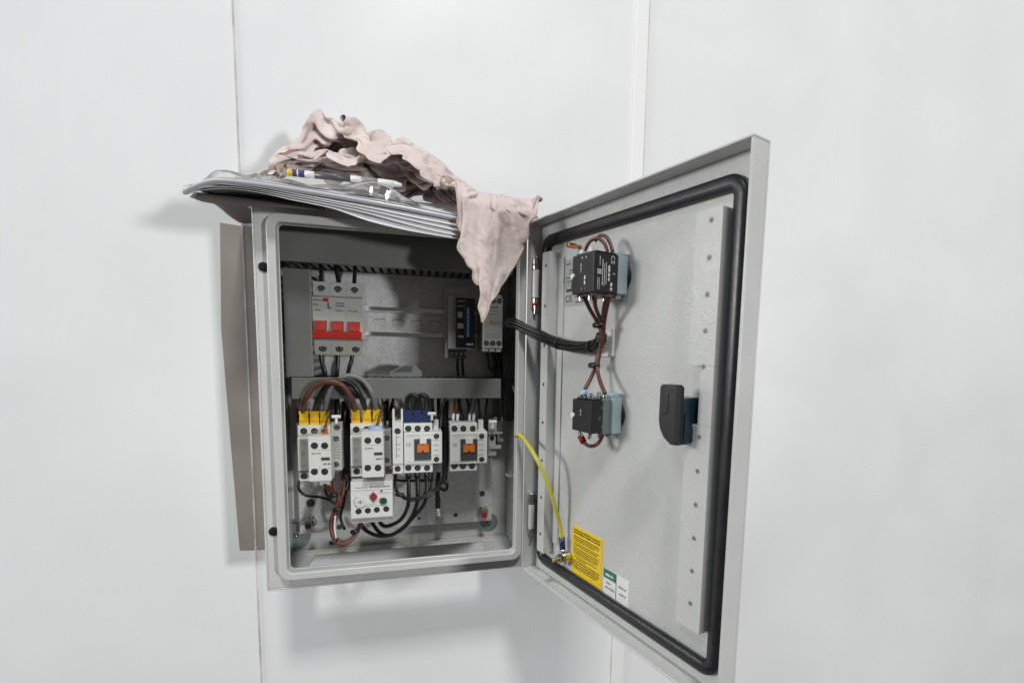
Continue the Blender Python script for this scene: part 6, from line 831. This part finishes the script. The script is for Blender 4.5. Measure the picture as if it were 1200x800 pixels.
[852,-160,1912,873,-154,1908,862,-149,1905,850,-150,1911,845,-151,1923,847,-149,1926,854,-141,1942,836,-153,1936,831,-152,1951,811,-155,1967,801,-159,1967,779,-160,1974,758,-156,1987,751,-152,1995,738,-148,2004,730,-136,2028,732,-125,2049,728,-107,2071,726,-81,2095,714,-42,2117,695,-10,2133,675,9,2150,655,24,2171,629,33,2173,609,38,2164,619,33,2142,590,-13,2110,572,-24,2097,568,-56,2075,557,-107,2044,533,-115,2034,533,-107,2057,530,-85,2080,522,-86,2064,507,-81,2055,514,-42,2091,503,-23,2097,475,-1,2115,457,22,2136,446,43,2150,437,68,2166,429,94,2181,420,114,2200,418,138,2224,433,163,2233,411,176,2243,393,177,2230,372,163,2206,369,140,2175,371,117,2139,344,112,2130,343,131,2190,336,138,2162,324,149,2144,307,129,2115,288,113,2093,271,137,2109,264,175,2144,255,143,2103,237,185,2137,219,172,2118,221,113,2075,201,97,2062,182,133,2089,186,69,2040,159,133,2088,146,140,2083,135,120,2057,144,88,2047,156,42,2024,166,-8,1991,162,-54,1959],
[868,-160,1925,854,-160,1920,865,-144,1921,860,-140,1932,836,-150,1948,824,-158,1942,853,-143,1937,840,-148,1950,818,-153,1965,808,-151,1979,790,-151,1993,774,-153,1994,767,-144,2011,747,-139,2021,723,-136,2027,705,-131,2037,708,-106,2057,701,-86,2078,699,-52,2100,683,-56,2111,668,-23,2140,647,-2,2168,627,16,2173,613,1,2130,595,5,2119,595,-10,2128,577,-5,2130,555,-46,2104,548,-97,2069,543,-126,2045,526,-138,2023,519,-125,2049,513,-98,2074,497,-76,2082,484,-50,2081,490,-11,2116,501,23,2143,487,46,2158,464,59,2173,468,72,2162,459,97,2175,449,121,2196,442,143,2226,432,161,2261,409,162,2255,399,146,2220,376,152,2230,386,138,2189,361,124,2187,349,110,2157,359,83,2130,328,90,2121,319,122,2151,306,91,2107,283,88,2096,290,148,2147,272,131,2130,267,102,2095,238,146,2122,235,119,2090,218,155,2127,194,158,2125,175,153,2117,174,104,2087,162,77,2063,140,103,2071,119,129,2083,113,97,2055,126,64,2045,132,27,2027,137,-12,1990,148,0,1990],
[841,-167,1937,861,-160,1938,875,-145,1934,855,-141,1946,830,-158,1953,817,-157,1954,818,-160,1938,839,-150,1941,824,-150,1968,799,-155,1979,792,-147,1999,779,-141,2017,759,-133,2033,740,-126,2048,718,-121,2057,693,-120,2060,681,-106,2060,688,-73,2074,679,-49,2097,662,-19,2127,643,-11,2143,621,-20,2150,626,-9,2136,638,-9,2127,605,-60,2078,578,-65,2076,575,-55,2100,560,-78,2101,536,-101,2083,527,-126,2047,512,-131,2037,491,-131,2034,507,-108,2047,513,-59,2097,493,-42,2111,471,-10,2119,473,32,2152,483,53,2191,483,78,2194,461,81,2196,475,105,2200,462,130,2234,444,135,2260,426,132,2237,398,134,2250,377,135,2244,389,121,2199,380,102,2151,356,87,2142,356,114,2201,333,99,2156,310,94,2140,295,72,2110,275,67,2096,289,134,2160,279,169,2203,266,165,2161,256,133,2134,251,72,2083,227,81,2070,206,105,2087,188,112,2106,161,131,2123,144,117,2104,138,74,2069,118,103,2089,97,68,2050,90,37,2015,105,39,2029,116,33,2017,136,45,2021,132,20,2001],
[845,-160,1937,848,-160,1950,853,-160,1931,842,-151,1934,817,-160,1935,804,-160,1955,808,-160,1953,821,-160,1940,799,-160,1971,777,-160,1986,764,-156,2001,750,-142,2019,734,-130,2041,718,-119,2062,705,-109,2082,685,-84,2090,666,-69,2088,663,-69,2076,659,-26,2099,641,-3,2119,607,-27,2115,597,-41,2119,640,-47,2124,637,-94,2068,610,-101,2061,573,-114,2040,561,-90,2078,557,-113,2075,538,-107,2086,518,-111,2079,498,-107,2078,487,-79,2083,501,-55,2085,507,-13,2123,495,-2,2155,479,26,2172,459,39,2175,460,72,2207,471,89,2230,459,110,2231,450,92,2195,437,113,2216,421,115,2254,408,111,2231,396,110,2200,377,104,2228,370,93,2187,369,68,2133,345,89,2183,340,113,2225,328,131,2213,307,128,2180,285,118,2152,263,85,2123,258,113,2133,250,154,2185,238,168,2170,247,126,2112,249,52,2048,229,51,2032,203,62,2046,189,59,2060,165,75,2081,143,68,2087,120,62,2078,118,53,2055,89,-1,2010,76,-45,1965,93,20,1999,109,69,2028,130,87,2033,137,57,2005],
[823,-160,1955,834,-160,1936,842,-156,1919,823,-160,1925,801,-160,1940,775,-160,1967,791,-160,1948,801,-160,1956,774,-160,1976,758,-157,1986,747,-147,2005,730,-139,2021,710,-132,2035,692,-125,2051,677,-114,2073,657,-95,2097,617,-58,2102,640,-40,2099,639,-62,2076,627,-30,2090,600,-39,2096,590,-52,2101,586,-85,2096,586,-125,2049,585,-136,2027,569,-125,2050,546,-123,2054,525,-124,2051,509,-118,2063,492,-105,2090,497,-81,2106,492,-44,2119,472,-22,2122,484,7,2136,462,7,2165,459,21,2195,461,45,2219,451,73,2244,445,95,2246,435,102,2234,421,87,2196,443,75,2195,411,85,2207,391,82,2200,390,76,2155,377,75,2179,351,54,2133,338,41,2112,325,83,2157,312,110,2190,302,136,2228,289,159,2231,269,138,2185,249,121,2173,239,104,2133,239,116,2126,222,138,2138,215,109,2106,225,32,2047,217,8,2015,201,2,2002,174,37,2033,162,27,2041,137,33,2046,119,6,2037,96,-18,2008,114,13,2020,104,0,1995,103,11,1987,115,43,1992,122,76,2004,146,73,1995],
[813,-160,1938,832,-160,1920,822,-160,1914,790,-160,1929,768,-160,1956,761,-160,1973,759,-160,1964,747,-160,1951,755,-160,1972,740,-160,1994,720,-147,2006,703,-143,2014,690,-136,2027,676,-127,2045,658,-113,2064,620,-88,2080,600,-71,2089,602,-69,2076,613,-86,2061,616,-98,2045,591,-80,2055,580,-94,2070,568,-114,2063,548,-136,2027,557,-143,2013,553,-138,2024,535,-132,2036,503,-129,2041,482,-122,2056,477,-114,2072,471,-74,2101,463,-40,2125,457,-7,2146,454,11,2142,441,22,2168,444,46,2192,436,61,2223,422,77,2258,407,103,2264,417,84,2230,432,74,2216,430,42,2173,425,53,2167,401,61,2157,374,51,2145,352,36,2136,327,44,2135,308,47,2127,293,62,2123,282,101,2157,274,126,2202,266,151,2243,246,158,2223,229,150,2188,213,135,2159,226,88,2117,228,60,2081,203,72,2091,195,59,2072,195,11,2033,195,-41,1990,178,-27,1991,153,-10,2003,139,-22,2006,119,-26,2001,90,-68,1966,106,-33,1978,125,-26,1972,132,1,1983,149,19,1980,134,30,1973,155,15,1947],
[808,-160,1920,824,-161,1903,799,-160,1926,789,-160,1945,765,-160,1956,745,-160,1976,744,-160,1980,727,-160,1962,692,-160,1958,704,-160,1992,691,-147,2015,681,-137,2025,664,-134,2031,660,-121,2058,646,-112,2076,622,-108,2085,594,-99,2071,589,-86,2070,591,-122,2038,610,-134,2032,594,-138,2017,565,-139,2021,553,-137,2025,532,-143,2012,523,-147,2006,526,-138,2023,501,-139,2022,498,-132,2035,493,-122,2055,476,-98,2057,469,-51,2094,453,-18,2118,436,1,2138,417,23,2129,403,49,2179,427,28,2195,419,45,2225,405,62,2227,384,85,2254,392,74,2215,421,46,2190,422,9,2158,410,18,2147,402,26,2154,375,64,2185,352,84,2206,329,84,2195,304,95,2195,283,97,2191,258,85,2168,248,110,2187,235,139,2233,230,122,2187,209,123,2186,199,112,2148,201,68,2103,220,10,2058,207,6,2041,178,48,2081,164,36,2060,168,-13,2020,169,-67,1979,155,-68,1964,134,-49,1972,111,-63,1967,87,-93,1932,85,-53,1947,106,-8,1968,124,-10,1960,146,-34,1937,152,-27,1923,145,5,1927],
[805,-160,1907,794,-160,1912,777,-160,1930,760,-160,1945,742,-160,1947,730,-160,1969,726,-157,1986,723,-157,1986,708,-160,1969,682,-160,1980,666,-150,2000,652,-137,2025,642,-127,2045,643,-128,2044,625,-122,2056,612,-120,2059,594,-110,2077,583,-124,2050,590,-138,2023,576,-142,2016,585,-152,1996,554,-154,1992,557,-150,2000,536,-156,1987,517,-151,1998,504,-146,2007,477,-143,2014,476,-133,2033,466,-123,2053,488,-89,2076,457,-69,2082,435,-46,2093,418,-16,2109,387,15,2120,379,55,2186,385,18,2187,418,16,2201,396,44,2227,385,64,2262,373,66,2239,403,46,2207,398,8,2166,365,-13,2132,352,12,2136,338,54,2177,336,93,2245,322,121,2260,300,135,2244,273,126,2234,260,103,2228,247,136,2253,232,102,2199,209,112,2204,221,90,2159,217,59,2115,206,15,2076,188,45,2088,194,-18,2039,179,-15,2032,149,3,2050,139,-3,2032,140,-54,1993,136,-100,1953,133,-97,1936,123,-62,1950,104,-43,1952,85,-56,1924,96,0,1954,121,24,1964,130,-12,1936,132,-50,1904,135,-32,1898],
[781,-160,1905,782,-160,1918,757,-160,1925,735,-160,1931,716,-160,1945,724,-160,1969,711,-160,1976,707,-153,1994,707,-152,1996,684,-150,2000,660,-147,2005,638,-146,2008,657,-134,2031,630,-134,2032,608,-140,2019,591,-136,2028,579,-124,2051,584,-107,2070,579,-134,2032,575,-146,2008,556,-158,1984,562,-160,1973,542,-160,1972,520,-160,1977,497,-156,1988,492,-144,2011,464,-144,2011,448,-132,2036,458,-102,2056,457,-86,2085,446,-51,2109,428,-26,2125,405,-21,2128,391,-13,2112,369,49,2179,379,34,2199,389,10,2199,400,25,2231,378,33,2240,362,28,2214,376,60,2215,401,35,2187,373,19,2167,349,55,2215,328,71,2235,307,84,2232,294,102,2234,284,126,2272,272,151,2296,251,132,2286,232,108,2251,214,91,2215,204,77,2177,192,84,2161,200,32,2112,181,54,2119,177,19,2086,163,13,2070,164,-41,2026,154,-58,2003,129,-56,2005,110,-57,1991,107,-98,1954,102,-109,1928,97,-99,1917,104,-71,1921,115,-28,1944,111,-17,1935,106,12,1941,124,7,1927,113,-27,1904,118,-55,1898]]

# ------------------------------------------------------------------ papers, bag, pen and rag on top of the box
def frow(pts, y, n=40):
    q = [I(px, py, y) for px, py in pts]; xs = [p.x for p in q]; zs = [p.z for p in q]; out = []
    for i in range(n):
        x = xs[0] + (xs[-1]-xs[0])*i/(n-1); k = 0
        while k < len(xs)-2 and x > xs[k+1]: k += 1
        # smooth interpolation between measured points
        t = (x-xs[k])/(xs[k+1]-xs[k]); a, b_, c, d = zs[max(k-1, 0)], zs[k], zs[k+1], zs[min(k+2, len(xs)-1)]
        out.append((x, .5*((2*b_)+(c-a)*t+(2*a-5*b_+4*c-d)*t*t+(3*b_-a-3*c+d)*t**3)))
    return out
def sheet(name, pts, yf, zback, label, m, thick=.35, wob=.6, seed=0, cat='paper sheet', group='paper sheets on the box'):
    fr = frow(pts, yf); rows = []; x0, x1 = fr[0][0], fr[-1][0]
    for j in range(14):
        t = j/13; y = 92 + (yf-92)*t; row = []
        for x, z in fr:
            over = max(0., min(1., (4-y)/(4-yf))); s_ = .25*over + .75*over**2.6
            lf = max(0., -x-2)/50      # the part that hangs free past the left side of the box
            zb = zback + wob*noise.noise(Vector((x*.02, y*.03, seed)))
            k_ = max(s_, min(1, lf*1.6)*.3*(1-over)); zz = zb*(1-k_) + z*k_
            x_ = x if (x > 0 or cat == 'shade_sheet') else x*(1-.8*min(1, max(0, (y-yf)/(60))))
            row.append((x_ + 2*noise.noise(Vector((y*.02, seed, 0))), y, zz))
        rows.append(row)
    b = MB(); b.grid(rows, m); o = b.build(name, solid=thick); return tag(o, label, cat, group)
def stretch(pts): return pts
sheet('shade_sheet', [(222, 231), (235, 235.5), (250, 238.5), (275, 241), (292, 242), (330, 243), (380, 247)], -24, 365.0, 'thin sheet coloured dark for the shaded underside of the paper stack', m_underside, seed=1, cat='shade_sheet', group=None)  # dark sheet added to give the papers a shaded underside
sheet('paper_sheet', [(207, 228.5), (222, 226), (240, 222), (262, 220.5), (300, 225), (340, 234), (390, 244.5), (430, 258.5), (470, 268.5), (505, 275), (538, 280)], -36, 366.0, 'lowest white sheet drooping farthest over the box opening', m_paper, seed=2, group=None)
sheet('paper_sheet', [(210, 226), (228, 221), (250, 218), (290, 221), (330, 229), (390, 241), (430, 250), (470, 261), (505, 270), (540, 276.5)], -37, 366.9, 'white sheet just above the lowest one, its right end slightly raised', m_paper, seed=3, group=None)
sheet('paper_sheet', [(212, 222), (230, 216), (252, 214.5), (290, 219), (330, 226.5), (390, 238), (430, 246.5), (480, 258), (515, 266), (545, 272)], -38, 367.8, 'white sheet in the middle of the fanned stack', m_paper, seed=4, group=None)
sheet('paper_sheet', [(214, 219), (232, 213), (254, 212), (290, 216.5), (330, 224), (390, 235.5), (430, 243), (480, 253.5), (515, 260.5), (545, 266)], -38.5, 368.8, 'white sheet directly under the grey booklet', m_paper, seed=5, group=None)
# grey booklet with a rounded spine towards the viewer
prof_n = 9; fr = frow([(214, 221), (226, 214), (250, 207.5), (290, 210.5), (330, 216), (390, 225.5), (430, 232.5), (480, 241.5), (515, 248.5), (548, 255)], -40, 40); b = MB(); rows = []
TH = 4.0
for k in range(prof_n): 
    a = PI/2 - PI*k/(prof_n-1); rows.append([(x, -37.8 - 2.4*math.cos(a), z - TH/2 + TH/2*math.sin(a) + (0 if x > -30 else 0)) for x, z in fr])
top = [[(x, y, (z*(1-t) + (376.5)*t)) for x, z in fr] for y, t in ((92, 1), (50, 1), (4, .92), (-15, .5), (-30, .12))]
bot = [[(x, y, (z*(1-t) + (376.5)*t) - TH) for x, z in fr] for y, t in ((-30, .12), (-15, .5), (4, .92), (50, 1), (92, 1))]
b.grid(top + rows + bot, m_cover2)
o = b.build('booklet'); tag(o, 'thick grey covered booklet lying on the sheets under the plastic bag', 'booklet')
b = MB(); b.grid([[(x+1, y, (z*(1-t)+376.5*t)+.5) for x, z in fr[:]] for y, t in ((88, 1), (50, 1), (4, .92), (-15, .5), (-30, .12), (-38.5, 0))], m_paper); tag(b.build('cover_page', solid=.25), 'thin white page lying on the grey booklet', 'paper sheet')

# pen with yellow, blue, white and dark bands, lying in the bag
def PT(px, py, y=-24): return I(px, py, y)
segs = [(337, 202, 343, 202.6, m_yel), (343, 202.6, 348.5, 203.2, m_penblue), (348.5, 203.2, 350, 203.4, m_wprint), (350, 203.4, 357.5, 204.2, m_penblue), (357.5, 204.2, 369, 205.2, m_wlab), (369, 205.2, 411, 209.4, m_pendark), (411, 209.4, 424, 211, m_wlab), (424, 211, 443, 213.2, m_pengrey), (443, 213.2, 462, 215.6, m_wlab), (462, 215.6, 470, 216.8, m_wlab)]
pn = empty('marker_pen', PT(400, 208), 'marker pen with yellow and dark blue bands inside the clear bag on the papers', 'pen')
b = MB()
for i, (x1_, y1_, x2_, y2_, m) in enumerate(segs[:-1]): a_, c_ = PT(x1_, y1_), PT(x2_, y2_); b.cyl(a_, c_-a_, 2.9, (c_-a_).length, m, n=20)
b.build('barrel', pn)
a_, c_ = PT(462, 215.6), PT(471, 217); b = MB(); b.cyl(a_, c_-a_, 2.8, (c_-a_).length, m_wlab, r2=1.2, n=18); b.build('tip', pn)
# clear crumpled plastic bag
def bag(name, x0, x1, y0, y1, zf, amp, seed, label, nx=70, ny=34, fq=.03):
    b = MB()
    for side in (1, 0):
        rows = []
        for j in range(ny+1):
            v = j/ny; row = []
            for i in range(nx+1):
                u_ = i/nx; x = x0+(x1-x0)*u_; y = y0+(y1-y0)*v; e = min(1, 5*min(u_, 1-u_))*min(1, 12*min(v, 1-v))
                n1 = abs(noise.noise(Vector((x*fq*.5+y*.02, y*fq*1.3, seed)))); n2 = abs(noise.noise(Vector((x*fq*1.1-y*.05, y*fq*2.2, seed+5))))
                z = zf(x, y) + (amp*(.25+1.6*n1+.8*n2)*(.25+.75*e) if side else .6)
                row.append((x + 6*noise.noise(Vector((y*.07, seed, x*.01))), y + 5*noise.noise(Vector((x*.06, seed+2, 0))), z))
            rows.append(row)
        b.grid(rows, m_bag)
    o = b.build(name); return tag(o, label, 'plastic bag')
fz = lambda x: next((fr[i][1] + (fr[i+1][1]-fr[i][1])*(x-fr[i][0])/(fr[i+1][0]-fr[i][0]) for i in range(len(fr)-1) if fr[i][0] <= x <= fr[i+1][0]), fr[-1][1] if x > 0 else fr[0][1])
bag('plastic_bag', 14, 150, -36, 10, lambda x, y: fz(x)+1 + max(0, (y+38)/42)*1.5, 10, 1.5, 'clear crumpled plastic bag holding the pen on top of the booklet')
bag('plastic_bag', -32, 40, -30, 60, lambda x, y: fz(x)+1.2+ max(0, (y+30)/90)*3, 11, 7.7, 'clear crumpled plastic film at the left end of the paper stack')

# the rag: a crumpled cloth whose folds were settled beforehand; stored as a grid of points
pts = [[Vector(row[k:k+3])/5 for k in range(0, len(row), 3)] for row in RAG]
pts = RAGWARP(pts)
b = MB(); b.grid(pts, m_rag)
rag = b.build('rag', solid=.7, subsurf=1); tag(rag, 'dirty pale pink cloth bunched up on the papers, one corner hanging over the opening', 'rag')
b = MB(); e1 = [r[0] for r in pts]; e2 = list(pts[0])
hem = []
for i, p in enumerate(spline(e1, 4)): hem.append(p)
b.tube(hem, [.9 + .25*(k % 2) for k in range(len(hem))], m_hem, n=8); hem2 = spline(e2, 4); b.tube(hem2, [.9 + .25*(k % 2) for k in range(len(hem2))], m_hem, n=8)
b.build('hem', rag)
# a second, lower fold of the same cloth bunched in front of the heap
rows = []
for i in range(22, 70, 1):
    row = []
    for j in range(22, 70, 1):
        p = pts[i][j]; row.append(Vector((168 - (p.x-20)*.98, -20 + (p.y+30)*.55 + 4*noise.noise(p*.05), 379.5 + (p.z-379.5)*.62)))
    rows.append(row)
b = MB(); b.grid(rows, m_rag); b.build('inner_fold', rag, solid=.7, subsurf=1)

# ------------------------------------------------------------------ light
wd = bpy.data.worlds.new('World'); sc.world = wd; wd.use_nodes = True
bg = wd.node_tree.nodes['Background']; bg.inputs[0].default_value = (1, .95, .9, 1); bg.inputs[1].default_value = .07
def area(name, d, dist, sz, power, c, szy=None, target=(125, 50, 150)):
    l = bpy.data.lights.new(name, 'AREA'); l.size = sz; l.energy = power; l.color = c
    if szy: l.shape = 'RECTANGLE'; l.size_y = szy
    o = bpy.data.objects.new(name, l); col.objects.link(o); d = Vector(d).normalized(); o.location = Vector(target)*S + d*dist
    o.rotation_euler = (-d).to_track_quat('-Z', 'Y').to_euler(); return o
area('side_lamp', (.53, -.85, .06), 4.0, .22, 62, (.99, 1, 1), .35)
area('ceiling_lamp', (.03, -.60, .77), 5.0, .6, 118, (1, .975, .945))
area('ceiling_lamp', (-.42, -.50, .76), 3.6, .6, 18, (.80, .90, 1))  # cool lamp added from the left to lift and tint the left wall
area('door_fill', (-.965, -.15, .21), 3.0, .7, 47, (1, .99, .975))  # unseen fill light added at far left to brighten the open door
sc.view_settings.view_transform = 'Standard'; sc.view_settings.look = 'None'; sc.view_settings.exposure = .07; sc.view_settings.gamma = 1
sc.cycles.use_denoising = True
sc.cycles.max_bounces = 8; sc.cycles.transparent_max_bounces = 16
